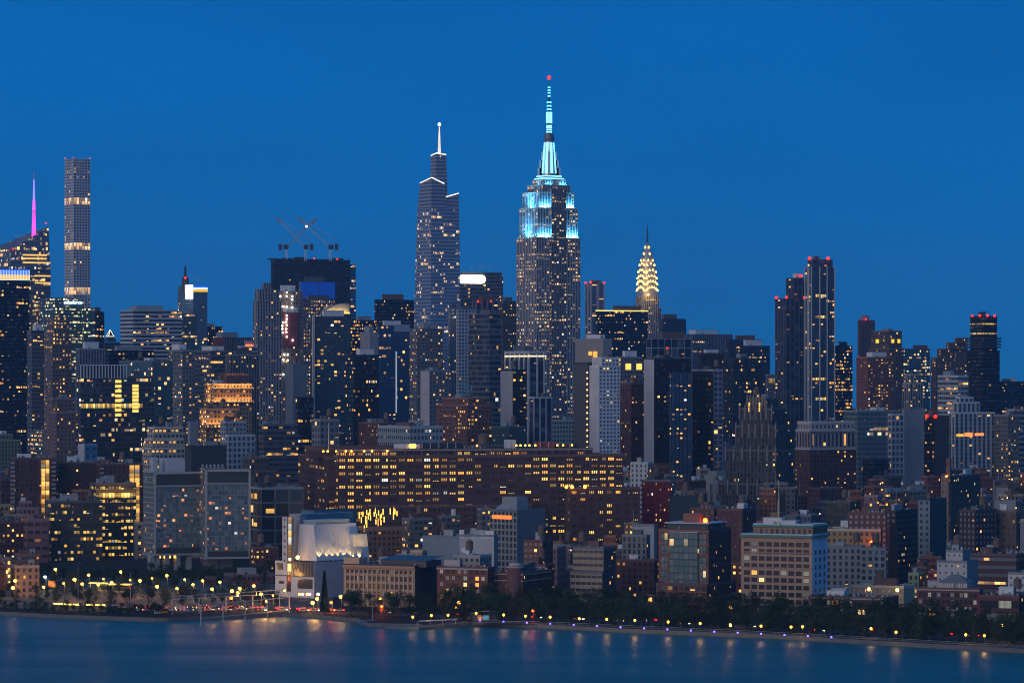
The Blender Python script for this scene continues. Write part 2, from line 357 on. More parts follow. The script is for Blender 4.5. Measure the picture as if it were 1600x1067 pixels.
def hash_(t):
    h=7
    for c in t: h=(h*31+ord(c))&0xffffff
    return h
def M_PAR(c): 
    return principled('coping_%02d_%02d_%02d'%tuple(int(x*50) for x in c),[min(.7,x*1.15) for x in c],.8,noise=.2,nscale=.3)
def parapets(B, m):
    for (x0,x1,y0,y1,z) in B.levels:
        mb=MB(); t=.35; h=1.0
        mb.box(x0-.05,x1+.05,y0-.05,y0+t,z-.3,z+h); mb.box(x0-.05,x1+.05,y1-t,y1+.05,z-.3,z+h)
        mb.box(x0-.05,x0+t,y0+t,y1-t,z-.3,z+h); mb.box(x1-t,x1+.05,y0+t,y1-t,z-.3,z+h)
        mb.build('parapet',[m],B.root)
def bulk(B, fx, fy, h, mat=None, ox=None, oy=None, name='bulkhead', z=None):
    x0,x1,y0,y1=B.top; r=B.rng; w,d=(x1-x0)*fx,(y1-y0)*fy; z=B.ztop if z is None else z
    ox=r.uniform(.1,.9-0) if ox is None else ox; oy=r.uniform(.3,.9) if oy is None else oy
    cx=x0+.6+(x1-x0-w-1.2)*ox; cy=y0+.6+(y1-y0-d-1.2)*oy
    mb=MB(); mb.box(cx,cx+w,cy,cy+d,z-.1,z+h); mb.box(cx-.2,cx+w+.2,cy-.2,cy+d+.2,z+h,z+h+.25)
    if d>3: mb.box(cx+w*.3,cx+w*.3+1.1,cy-.06,cy+.1,z,z+min(2.1,h*.8),1)
    return mb.build(name,[mat or r.choice([M_UNIT,ROOF['grey'],M_WHITE,principled('bulkhead_brick',(.17,.10,.085),.85,noise=.2,nscale=.5)]),M_DKSTEEL],B.root)
def tank(B, cx, cy, z, r=2.0, h=4.2, leg=3.2):
    mb=MB()
    for a in range(4):
        t=math.pi/4+a*math.pi/2; mb.box(cx+r*.7*math.cos(t)-.13,cx+r*.7*math.cos(t)+.13,cy+r*.7*math.sin(t)-.13,cy+r*.7*math.sin(t)+.13,z-.1,z+leg,1)
    mb.box(cx-r*.8,cx+r*.8,cy-r*.8,cy+r*.8,z+leg,z+leg+.2,1)
    mb.cyl(cx,cy,r,r*.95,z+leg+.2,z+leg+h,14,0); mb.cyl(cx,cy,r*1.08,.1,z+leg+h,z+leg+h+1.4,14,0)
    mb.build('water_tank',[M_WOOD,M_DKSTEEL],B.root)
def roofstuff(B, t=None):
    r=B.rng; x0,x1,y0,y1=B.top; w,d=x1-x0,y1-y0; z=B.ztop
    if min(w,d)<5: return
    if w*d>60: bulk(B, r.uniform(.14,.4), r.uniform(.2,.45), r.uniform(2.6,4.4))
    if w*d>350 and r.random()<.7: bulk(B, r.uniform(.1,.25), r.uniform(.15,.35), r.uniform(2.5,5.5))
    if B.D<3300 and r.random()<.6 and min(w,d)>8: tank(B, r.uniform(x0+3,x1-3), r.uniform(y0+3,y1-3), z)
    n=min(22,int(w*d/40))
    if n and B.D<3000:
        mb=MB()
        for _ in range(n):
            a,b=r.uniform(x0+1,x1-2.6),r.uniform(y0+1,y1-2.2); s=r.uniform(.6,1.5)
            mb.box(a,a+s*1.4,b,b+s,z,z+r.uniform(.8,1.9))
            if r.random()<.3: mb.cyl(a,b,.22,.22,z,z+r.uniform(1.5,3.2),6)
            if r.random()<.2: mb.box(a,min(x1-.6,a+r.uniform(4,9)),b-.5,b-.1,z+.3,z+.8)
        o=mb.build('roof_unit',[M_UNIT],B.root); o['kind']='stuff'
def beacons(B, pts, r=None):
    """red warning lights: (column, row, distance) each a part."""
    inv=Matrix.Translation(B.root.location)@Matrix.Rotation(B.th,4,'Z'); inv=inv.inverted()
    for (px,py,D) in pts:
        p=at(px,D,zof(py,D)); mb=MB(); rr=(r or D/F*1.7)*.72; mb.ball((0,0,0),rr); mb.tube((0,0,-rr*2.6),(0,0,-rr*.5),rr*.22,mat=1)
        o=mb.build('warning_light',[M_RED,M_DKSTEEL],B.root); o.location=inv@p
def loc(B, px, D, py):
    """pixel at distance D -> building coordinates"""
    p=at(px,D,zof(py,D))-B.root.location; c,s=math.cos(B.th),math.sin(B.th)
    return Vector((p.x*c+p.y*s, -p.x*s+p.y*c, p.z))

# windows with frames of their own, for the buildings near enough to show them
WM={}
M_PANE=principled('window_glass',(.018,.022,.03),.2,spec=.35)
M_BLIND=principled('window_blind',(.42,.42,.40),.7)
PANES={'d':M_PANE,'b':M_BLIND,'a':glow('window_lit_amber',(1,.46,.09),1.5),'y':glow('window_lit_yellow',(1,.70,.25),1.5),'w':glow('window_lit_pale',(.80,.82,.66),.30),'c':glow('window_lit_cool',(.35,.75,.75),.5)}
M_FRAMES={'white':M_WHITE,'dark':principled('window_frame_dark',(.05,.05,.055),.6),'tan':principled('window_surround',(.36,.28,.22),.8)}
def window_mesh(w,h,k,fr,bars):
    key=(round(w,2),round(h,2),k,fr,bars)
    if key not in WM:
        mb=MB(); t=.10; o=.14
        mb.box(-w/2,w/2,-.03,0,0,h,1)
        for a,b,c,d in ((-w/2-t,-w/2,0,h),(w/2,w/2+t,0,h),(-w/2-t,w/2+t,h,h+t),(-w/2-t*2,w/2+t*2,-t*1.6,0)): mb.box(a,b,-o,.0,c,d,0)
        for i in range(1,bars): x=-w/2+w*i/bars; mb.box(x-.05,x+.05,-.08,-.03,0,h,0)
        mb.box(-w/2,w/2,-.075,-.03,h*.5-.04,h*.5+.04,0)
        WM[key]=mb.mesh('window',[M_FRAMES[fr],PANES[k]])
    return WM[key]
def windows(B, face, us, zs, w, h, mix='dddddb', fr='dark', bars=2, fixed=None, area=None, lim=[0]):
    """face 'R' = the wall towards the lower right (local -y), 'L' = local -x."""
    x0,x1,y0,y1=area or (-B.w/2,B.w/2,-B.d/2,B.d/2)
    for j,z in enumerate(zs):
        for i,u in enumerate(us):
            k=(fixed or {}).get((i,j)) or B.rng.choice(mix)
            me=window_mesh(w,h,k,fr,bars)
            if face=='R': link('window',me,B.root,(x0+(x1-x0)*u,y0-.012,z))
            else: link('window',me,B.root,(x0-.012,y1-(y1-y0)*u,z),-math.pi/2)
def even(n, m=.06): return [m+(1-2*m)*(i+.5)/n for i in range(n)]

# ---------------------------------------------------------------- ground, water, quay
def structure(o): o['kind']='structure'; return o
def sheet(name, pts, z, mat):
    mb=MB(); mb.poly([(p[0],p[1],z) for p in pts],[tuple(range(len(pts)))]); return structure(mb.build(name,[mat]))
def water_mat():
    m=bpy.data.materials.new('river_water'); m.use_nodes=True; nt=m.node_tree; b=nt.nodes['Principled BSDF']
    b.inputs['Base Color'].default_value=(.004,.095,.125,1); b.inputs['Roughness'].default_value=.3; b.inputs['IOR'].default_value=1.33
    g=nt.nodes.new('ShaderNodeNewGeometry'); mp=nt.nodes.new('ShaderNodeMapping'); mp.inputs['Scale'].default_value=(.022,.05,1)
    n=nt.nodes.new('ShaderNodeTexNoise'); n.inputs['Scale'].default_value=1.0; n.inputs['Detail'].default_value=7; n.inputs['Roughness'].default_value=.6
    nt.links.new(g.outputs['Position'],mp.inputs[0]); nt.links.new(mp.outputs[0],n.inputs['Vector'])
    bp=nt.nodes.new('ShaderNodeBump'); bp.inputs['Strength'].default_value=.6; bp.inputs['Distance'].default_value=1.6
    nt.links.new(n.outputs[0],bp.inputs['Height']); nt.links.new(bp.outputs[0],b.inputs['Normal'])
    n2=nt.nodes.new('ShaderNodeTexNoise'); n2.inputs['Scale'].default_value=.012; n2.inputs['Detail'].default_value=4
    mp2=nt.nodes.new('ShaderNodeMapping'); mp2.inputs['Scale'].default_value=(.5,1.6,1); nt.links.new(g.outputs['Position'],mp2.inputs[0]); nt.links.new(mp2.outputs[0],n2.inputs['Vector'])
    r=nt.nodes.new('ShaderNodeMapRange'); r.inputs[1].default_value=.35; r.inputs[2].default_value=.7; r.inputs[3].default_value=.36; r.inputs[4].default_value=.50
    nt.links.new(n2.outputs[0],r.inputs[0]); nt.links.new(r.outputs[0],b.inputs['Roughness'])
    return m
sheet('water',[(-3200,300),(3200,300),(3200,3600),(-3200,3600)],0,water_mat())
EDGE_PX=[(-330,945),(-60,958),(0,961),(100,966),(240,971),(262,971),(300,969),(380,966),(440,963),(470,964),(560,972),(575,979),(660,981),(722,976),(760,977),(900,984),(1000,989),(1220,998),(1380,1008),(1600,1020),(1750,1028),(2000,1044)]
EDGE=[pos(x,y,0) for x,y in EDGE_PX]
def edge_D(px):
    for (a,b),(c,d) in zip(EDGE_PX,EDGE_PX[1:]):
        if a<=px<=c: return F*H/((b+(d-b)*(px-a)/(c-a))-YH)
    return 1800
M_GROUND=principled('city_ground',(.035,.035,.037),.95,noise=.4,nscale=.05,spec=.05)
M_QUAY=principled('quay_concrete',(.15,.145,.14),.85,noise=.35,nscale=.3)
mb=MB(); n=len(EDGE)
mb.poly([(-3200,3200,GZ)]+[(p.x,p.y,GZ) for p in EDGE]+[(3200,500,GZ),(3200,12000,GZ),(-3200,12000,GZ)],[tuple(range(n+4))],0)
SHORE=[Vector((-3200,3200,0))]+EDGE+[Vector((3200,500,0))]
for p,q in zip(SHORE,SHORE[1:]): mb.quad([(p.x,p.y,-1),(q.x,q.y,-1),(q.x,q.y,GZ),(p.x,p.y,GZ)],1)
structure(mb.build('ground',[M_GROUND,M_QUAY]))
def strip(name, d0, d1, z, mat, x_0=-400, x_1=1900, step=40):
    """a ribbon following the shore, from d0 to d1 metres inland"""
    xs=list(range(x_0,x_1+1,step)); mb=MB(); row=[]
    for x in xs:
        D=SH(x); row.append((at(x,D+d0),at(x,D+d1)))
    for (a,b),(c,d) in zip(row,row[1:]): mb.quad([(a.x,a.y,z),(c.x,c.y,z),(d.x,d.y,z),(b.x,b.y,z)])
    return structure(mb.build(name,[mat]))
def SH(px):   # smoothed shore distance
    return sum(edge_D(px+k) for k in range(-150,151,50))/7
strip('promenade',3,12,GZ+.05,principled('promenade_paving',(.12,.115,.11),.85,noise=.25,nscale=.5), 740, 1900)
strip('park_lawn',13,27,GZ+.06,principled('park_grass',(.02,.03,.014),.95,noise=.4,nscale=.4,spec=.05), 540, 1900)
strip('lightened_lot',58,330,GZ+.03,principled('lightened_lot_ground',(.13,.12,.11),.9,noise=.45,nscale=.06,spec=.05),-120,520)  # added ground sheet, lightened so the lamps' warm glow shows on it
strip('highway',30,58,GZ+.07,principled('highway_asphalt',(.04,.04,.042),.85,noise=.25,nscale=.3,spec=.1))
mk=MB()
for dd in (36.6,43.6,51.2):
    for x in range(-380,1880,14):
        D=SH(x)+dd; p=at(x,D); q=at(x+6,SH(x+6)+dd); mk.quad([(p.x,p.y-.09,GZ+.08),(q.x,q.y-.09,GZ+.08),(q.x,q.y+.09,GZ+.08),(p.x,p.y+.09,GZ+.08)])
structure(mk.build('road_marking',[principled('road_paint',(.75,.75,.72),.6)]))

# ---------------------------------------------------------------- far skyline (distance order is by real position)
BLUE_CROWN=glow('crown_light_blue',(.01,.16,1),1.0); YEL_CROWN=glow('crown_light_yellow',(1,.52,.015),1.1); WHITE_FIN=glow('crown_fin_white',(.8,.95,1),1.3)
# Art-deco skyscraper with the cyan crown
ESB_D=4020
E=bld('skyscraper','tallest stone skyscraper, its upper setbacks and mast floodlit cyan',807,838,907,372,ESB_D,'esb',
  tiers=[(811.5,840,903,325.5),(816.5,843,897,301),(824,848,891,289.5),(832,852,884,281)],parapet=False,stuff='none',ref='the cyan-crowned skyscraper')
def esb():
    B=E; s=B.scale; fm=facade(('esb',dict(wall=(.26,.25,.27),ww=.62,lit=.16,row=.12)))[0]
    # centre bay of the broad face and corner piers
    mb=MB(); x0,x1,y0,y1,z1=B.levels[0]; cx=(x0+x1)/2; w=(x1-x0)
    mb.ring([(cx-w*.17,y0-1.2),(cx+w*.17,y0-1.2),(cx+w*.17,y0+16),(cx-w*.17,y0+16)],0,B.levels[3][4]-4,3.1,3.9)
    mb.build('centre_bay',[fm],B.root)
    lm=facade('esb')[0]
    tr=MB()
    for l in B.levels:
        a,b,c,d,z=l; tr.box(a-.3,b+.3,c-.3,d+.3,z-.5,z+.9)
    tr.build('cornice',[M_TRIM],B.root)
    a,b,c,d,z=B.levels[-1]; mx,my=(a+b)/2,(c+d)/2
    # stepped lit terraces below the mast
    zt=zof(272,ESB_D)-GZ; zb=zof(281,ESB_D)-GZ
    m=MB(); m.box(mx-13,mx+13,my-10,my+10,zb,zb+3.2); m.box(mx-11,mx+11,my-8.5,my+8.5,zb+3.2,zt); m.build('terrace',[M_TRIM],B.root)
    LC=glow('mast_light_cyan',(.12,.62,1),2.6); LW=glow('mast_light_white',(.20,.66,1),3.0)
    for (hw,hd,zz) in ((13.1,10.1,zb+2.6),(11.1,8.6,zt-1)):
        m=MB(); m.box(mx-hw,mx+hw,my-hd,my+hd,zz-.6,zz+.5); m.build('terrace_light_band',[LW],B.root)
    # tapered mooring mast with four stepped wings
    ztop=zof(219,ESB_D)-GZ; m=MB(); m.cyl(mx,my,8.2,5.4,zt,ztop,8,ph=math.pi/8)
    m.build('mast',[principled('mast_aluminium',(.55,.62,.68),.4,.5)],B.root)
    for k in range(4):
        t=k*math.pi/2-R(30)+R(45)*0; m=MB(); dx,dy=math.cos(t),math.sin(t)
        for (r0,r1,h) in ((5,12.5,.22),(5,10.6,.45),(5,8.6,.7)):
            p=Vector((mx,my)); e=Vector((dx,dy)); q=Vector((-dy,dx))*1.3
            A=[p+e*r0-q,p+e*r1-q,p+e*r1+q,p+e*r0+q]; zz=zt+(ztop-zt)*h
            m.poly([(*v,zt) for v in A]+[(*v,zz) for v in A],[(4,5,6,7),(0,1,5,4),(1,2,6,5),(2,3,7,6),(3,0,4,7)])
        m.build('mast_wing',[principled('mast_aluminium',(.55,.62,.68),.4,.5)],B.root)
    # vertical strips of lit glass blocks
    for k in range(8):
        t=-R(30)-R(90)+R(22.5)+k*R(45); m=MB(); nb=15
        for i in range(nb):
            f=(i+.5)/nb; r=(8.2+(5.4-8.2)*f)*.93+.25; zz=zt+2+(ztop-zt-3)*f; hh=(ztop-zt)/nb*.36
            e=Vector((math.cos(t),math.sin(t))); q=Vector((-e.y,e.x))*1.35; c=Vector((mx,my))+e*r
            A=[c-q-e*.1,c+q-e*.1,c+q+e*.35,c-q+e*.35]
            m.poly([(*v,zz-hh) for v in A]+[(*v,zz+hh) for v in A],[(4,5,6,7),(0,1,5,4),(1,2,6,5),(2,3,7,6),(3,0,4,7)])
        m.build('light_strip',[LW],B.root)
    m=MB(); z2=zof(206,ESB_D)-GZ; m.cyl(mx,my,5.0,5.9,ztop,ztop+3.5,16); m.cyl(mx,my,5.9,5.6,ztop+3.5,z2-2,16); m.cyl(mx,my,4.4,4.0,z2-2,z2,16); m.build('mast_cap',[principled('mast_dark',(.18,.18,.2),.5,.4)],B.root)
    # antenna: lattice drum sections with ring lights
    z3=zof(118,ESB_D)-GZ; m=MB()
    secs=[(206,192,3.0),(192,170,2.9),(170,152,1.9),(152,130,1.1),(130,121,.5)]
    for a_,b_,r in secs: m.cyl(mx,my,r*.62,r*.55,zof(a_,ESB_D)-GZ,zof(b_,ESB_D)-GZ,8)
    m.build('antenna',[M_DKSTEEL],B.root)
    for py in [203.5,200,196.5,194]+[188.5,185.5,182.5,179.5,176.5,173.5]+[168,162.5,157]+[147,142,138,133.5]:
        r=2.9 if py>192 else 3.4 if py>171 else 2.6 if py>153 else 1.5
        z=zof(py,ESB_D)-GZ; m=MB(); m.cyl(mx,my,r,r,z-.75,z+.75,10); m.build('antenna_light_ring',[LW if py>171 else LC],B.root)
    m=MB(); m.ball((mx,my,z3),2.1); m.build('beacon',[M_RED],B.root)
    # floodlights along the setback ledges, washing the stone above them
    cyan=(.07,.52,1.0)
    for lo,hi,P in ((0,1,62000),(1,2,60000),(3,4,5000)):
        a,b,c,d,z=B.levels[lo]; A,Bx,Cc,Dd,Z=B.levels[hi]; ww=Bx-A; dd=Dd-Cc
        for f in (.16,.84):
            lamp('AREA',(A+ww*f,Cc-1.3,z+1.4),P*.5,cyan,B.root,(ww*.30,.5),(0,.42,1))
        lamp('AREA',(A-1.3,(Cc+Dd)/2,z+1.4),P*.75,cyan,B.root,(.5,dd*.9),(.42,0,1))
        m=MB()
        for f in [i/11 for i in range(12)]:
            if .36<f<.64: continue
            m.box(A+ww*f-.3,A+ww*f+.3,Cc-1.6,Cc-1.1,z+.9,z+1.4)
        for f in [i/7 for i in range(8)]: m.box(A-1.6,A-1.1,Cc+dd*f-.3,Cc+dd*f+.3,z+.9,z+1.4)
        o=m.build('floodlight',[LW],B.root); o['kind']='stuff'
    for k in range(4):
        t=-R(30)-R(45)+k*R(90); lamp('SPOT',(mx+14*math.cos(t),my+14*math.sin(t),zt-3),1500,cyan,B.root,.5,(-.35*math.cos(t),-.35*math.sin(t),1),spot_size=R(55))
esb()

# Tapering glass supertall with interlocked tops and a lit spire
def vanderbilt():
    D=4770; B=bld('skyscraper','tapering glass skyscraper with interlocking slanted tops and a thin lit spire',646,673,720,522,D,'vand',parapet=False,stuff='none',ref='the tapering glass skyscraper')
    fm,p=facade('vand'); a=B.th; c,s=math.cos(a),math.sin(a); ex=Vector((c,s)); ey=Vector((-s,c))
    def corner(x0,xc,x1,dd=0):
        n,w,d=rect(x0,xc,x1,D+dd,a); o=n-B.ctr; lx,ly=o.dot(ex),o.dot(ey); return [(lx,ly),(lx+w,ly),(lx+w,ly+d),(lx,ly+d)]
    def frustum(name,lo,hi,ylo,yhi,lit=True,dd=0,mat=fm):
        P0=corner(*lo,dd); P1=corner(*hi,dd+4); z0=zof(ylo,D)-GZ; zt=[zof(y,D)-GZ for y in yhi]
        m=MB(); m.ring(P0,z0,0,p['bay'],p['flr'],ptop=P1,ztop=zt); m.quad([(*P1[i],zt[i]-.05) for i in range(4)],0)
        m.build(name,[mat],B.root)
        if lit:
            g=MB()
            for i,j in ((3,0),(0,1)): g.tube((*P1[i],zt[i]),(*P1[j],zt[j]),.75,n=5)
            g.build('edge_light',[glow('edge_light_white',(1,.86,.74),1.7)],B.root)
    frustum('shaft',(646,673,720),(652,674,717.5),522,[325]*4,False)
    top=facade(('vand',dict(lit=.004,row=0,wh=.55,flr=6.5,wall=(.36,.36,.42),glass=(.16,.19,.26))))[0]
    # order of corners: near, right, far, left
    frustum('slanted_top',(652.5,674,699),(656.5,674.5,694),325,[277,286,281,284],dd=4,mat=top)
    frustum('slanted_top',(688,692,717),(690,694,716.5),325,[307.5,300.5,303,308],dd=14,mat=top)
    frustum('slanted_top',(671,680,699.5),(673.5,682,697),306,[238,240,237,241],dd=16,mat=top)
    z=zof(240,D)-GZ; P=corner(684,686.5,689,22); cx=sum(q[0] for q in P)/4; cy=sum(q[1] for q in P)/4; z1=zof(194,D)-GZ
    m=MB(); m.tube((cx,cy,z-4),(cx,cy,z1),2.4,.5,8); m.build('spire',[glow('spire_light',(1,.84,.66),1.6)],B.root)
    m=MB()
    for i in range(14): zz=z+(z1-z)*i/14; m.cyl(cx,cy,2.7-1.9*i/14,2.7-1.9*i/14,zz,zz+.7,8)
    m.build('spire_ring',[M_STEEL],B.root)
    m=MB(); m.ball((cx,cy,z1+1),2.0); m.build('beacon',[glow('beacon_white',(.8,.9,1),12)],B.root)
vanderbilt()

# Steel-crowned deco tower
def chrysler():
    D=4930; B=bld('skyscraper','slender deco skyscraper with a curved steel crown of lit amber triangles',993,1007.5,1030,462,D,('stone',dict(wall=(.40,.39,.38),ww=.5,wh=.9,lh=.5,lit=.12,bay=3)),parapet=False,stuff='none',ref='the amber-crowned deco skyscraper')
    h=B.h; x0,x1,y0,y1=B.top; cx,cy=(x0+x1)/2,(y0+y1)/2; hw=(x1-x0)/2; hd=(y1-y0)/2
    low=MB(); low.ring([(x0-6,y0+1),(x1+4,y0+1),(x1+4,y1+6),(x0-6,y1+6)],0,zof(482,D)-GZ,3,3.8); low.build('lower_shaft',[facade(('stone',dict(ww=.5,wh=.9,lh=.5)))[0]],B.root)
    ys=[462,440,425,412,400,391,384,378]; rs=[1.0,.95,.86,.73,.55,.38,.22,.10]
    prof=[(zof(y,D)-GZ,r) for y,r in zip(ys,rs)]
    def rad(z):
        for (a,b),(c,d) in zip(prof,prof[1:]):
            if a<=z<=c: return b+(d-b)*(z-a)/(c-a)
        return prof[-1][1] if z>prof[-1][0] else 1
    m=MB(); n=32
    def sq(t,r):  # rounded square section
        cc,ss=math.cos(t),math.sin(t); k=1/((abs(cc)**5+abs(ss)**5)**.2); return (cx+hw*r*k*cc, cy+hd*r*k*ss)
    for (a,b),(c,d) in zip(prof,prof[1:]):
        for i in range(n):
            t,u=2*math.pi*i/n,2*math.pi*(i+1)/n
            m.quad([(*sq(t,b),a),(*sq(u,b),a),(*sq(u,d),c),(*sq(t,d),c)])
    m.build('crown',[principled('crown_steel',(.50,.47,.44),.35,.75,noise=.2,nscale=.4)],B.root)
    m=MB(); m.tube((cx,cy,prof[-1][0]-2),(cx,cy,zof(350,D)-GZ),1.6,.25,8); m.build('spire',[M_DKSTEEL],B.root)
    tri=MB(); tri.poly([(-.95,-.35,0),(.95,-.35,0),(0,-.35,3.0),(-.95,.3,0),(.95,.3,0),(0,.3,3.0)],[(0,1,2),(5,4,3),(0,3,4,1),(1,4,5,2),(2,5,3,0)])
    te=tri.mesh('crown_window',[glow('crown_window_light',(1,.55,.08),9)])
    zb=[458,448.5,440,431,421,411,401,391]
    for k,yb in enumerate(zb):
        z0=zof(yb,D)-GZ; A=max(.12,rad(z0)*.86); nn=max(1,7-k) if k<6 else 1; Bz=7.0 if k<5 else 3
        for i in range(nn):
            t=math.pi*(i+1)/(nn+1); u=A*math.cos(t); z=z0+Bz*math.sin(t); rr=rad(z)
            if abs(u)>rr: u=math.copysign(rr*.9,u)
            sc_=(1.25,1,.95) if k<6 else (1.3,1,1.0)
            link('crown_window',te,B.root,(cx+u*hw,cy-hd*rr-.2,z),0,sc_)
            link('crown_window',te,B.root,(cx-hw*rr-.2,cy+u*hd,z),-math.pi/2,sc_)
    for (px,py) in ((996,459),(1007,460),(1026,459),(999,440),(1018,440),(1004,420),(1015,420),(1008,402)):  # unseen point lights added to turn the crown steel golden
        p=loc(B,px,D-3,py); lamp('POINT',(p.x-1,p.y-4,p.z-2),5500,(1,.60,.18),B.root,.8)
chrysler()

# slender gridded white tower with three lit open floors
def park_tower():
    D=5750; B=bld('skyscraper','pencil-thin white grid tower with three glowing open floors',101,115,141,248,D,'grid',parapet=False,stuff='none',ref='the pencil-thin grid tower')
    fm=facade(('grid',dict(lit=3.0,row=1,st=2.0,la=(1,.50,.15),lb=(1,.60,.24),ww=.8,wh=.8,lh=2.2)))[0]; x0,x1,y0,y1=B.top
    for a,b in ((309,319.5),(379.5,390),(449,460)):
        m=MB(); z0,z1=zof(b,D)-GZ,zof(a,D)-GZ; m.ring([(x0-.12,y0-.12),(x1+.12,y0-.12),(x1+.12,y1+.12),(x0-.12,y1+.12)],z0,z1,4.4,(z1-z0)/2.001); m.build('lit_open_floor',[fm],B.root)
    beacons(B,[(102,247.5,D),(115,246.5,D),(140.5,247.5,D+20)],1.0)
park_tower()

# crystalline tower and its magenta spire
def crystal():
    D=4488; B=bld('skyscraper','faceted glass skyscraper with a magenta lit spire and amber office floors',-14,17,79,420,D,('vand',dict(lit=.12,row=.38,wall=(.16,.17,.21),glass=(.06,.08,.12),la=(1,.5,.12),lb=(1,.68,.26),flr=5.2,st=1.9)),parapet=False,stuff='none',ref='the faceted tower with the magenta spire')
    fm,p=facade(('vand',dict(lit=.08,row=.42,wall=(.20,.21,.26),glass=(.12,.14,.2),flr=6,la=(1,.5,.12),lb=(1,.68,.26))))
    x0,x1,y0,y1=B.top; P=[(x0,y0),(x1,y0),(x1,y1),(x0,y1)]
    Q=[(x0+1,y0+1),(x1-2,y0+2),(x1-4,y1-3),(x0+2,y1-2)]
    z=[zof(y,D)-GZ for y in (391,353,362,386)]
    m=MB(); m.ring(P,B.h,0,p['bay'],p['flr'],ptop=Q,ztop=z); m.quad([(*Q[i],z[i]-.3) for i in range(4)]); m.build('slanted_top',[fm],B.root)
    for y in (397.5,403,409.5,430,441):
        m=MB(); m.box(x0+(x1-x0)*(.30 if y<420 else .6),x1-(5 if y<405 else .2),y0-.25,y0+1.5,zof(y+1.6,D)-GZ,zof(y-.6,D)-GZ); m.build('lit_floor',[glow('office_floor_amber',(1,.52,.10),1.5)],B.root)
    c=loc(B,53,D+20,372); t=loc(B,53,D+20,266)
    MAG=glow('spire_magenta',(1,.10,.85),1.8); VIO=glow('spire_violet',(.35,.25,1),1.4)
    m=MB(); m.tube((c.x,c.y,c.z-14),(c.x,c.y,c.z),3.6,3.4,8); k=t.z-c.z
    m.tube((c.x,c.y,c.z+k*.84),t,.7,.25,6); m.build('spire_mast',[M_STEEL],B.root)
    m=MB(); m.tube((c.x,c.y,c.z),(c.x,c.y,c.z+k*.55),3.1,1.6,8); m.build('spire',[MAG],B.root)
    m=MB(); m.tube((c.x,c.y,c.z+k*.55),(c.x,c.y,c.z+k*.86),1.6,.75,8); m.build('spire_upper_stage',[VIO],B.root)
    m=MB()
    for i in range(14): zz=c.z+k*.42*i/14; m.cyl(c.x,c.y,3.35-i*.09,3.35-i*.09,zz,zz+.9,8)
    m.build('spire_ring',[principled('spire_ring_metal',(.25,.2,.28),.5,.3)],B.root)
    beacons(B,[(72,349,D),(20,377+12,D)],1.3)
crystal()

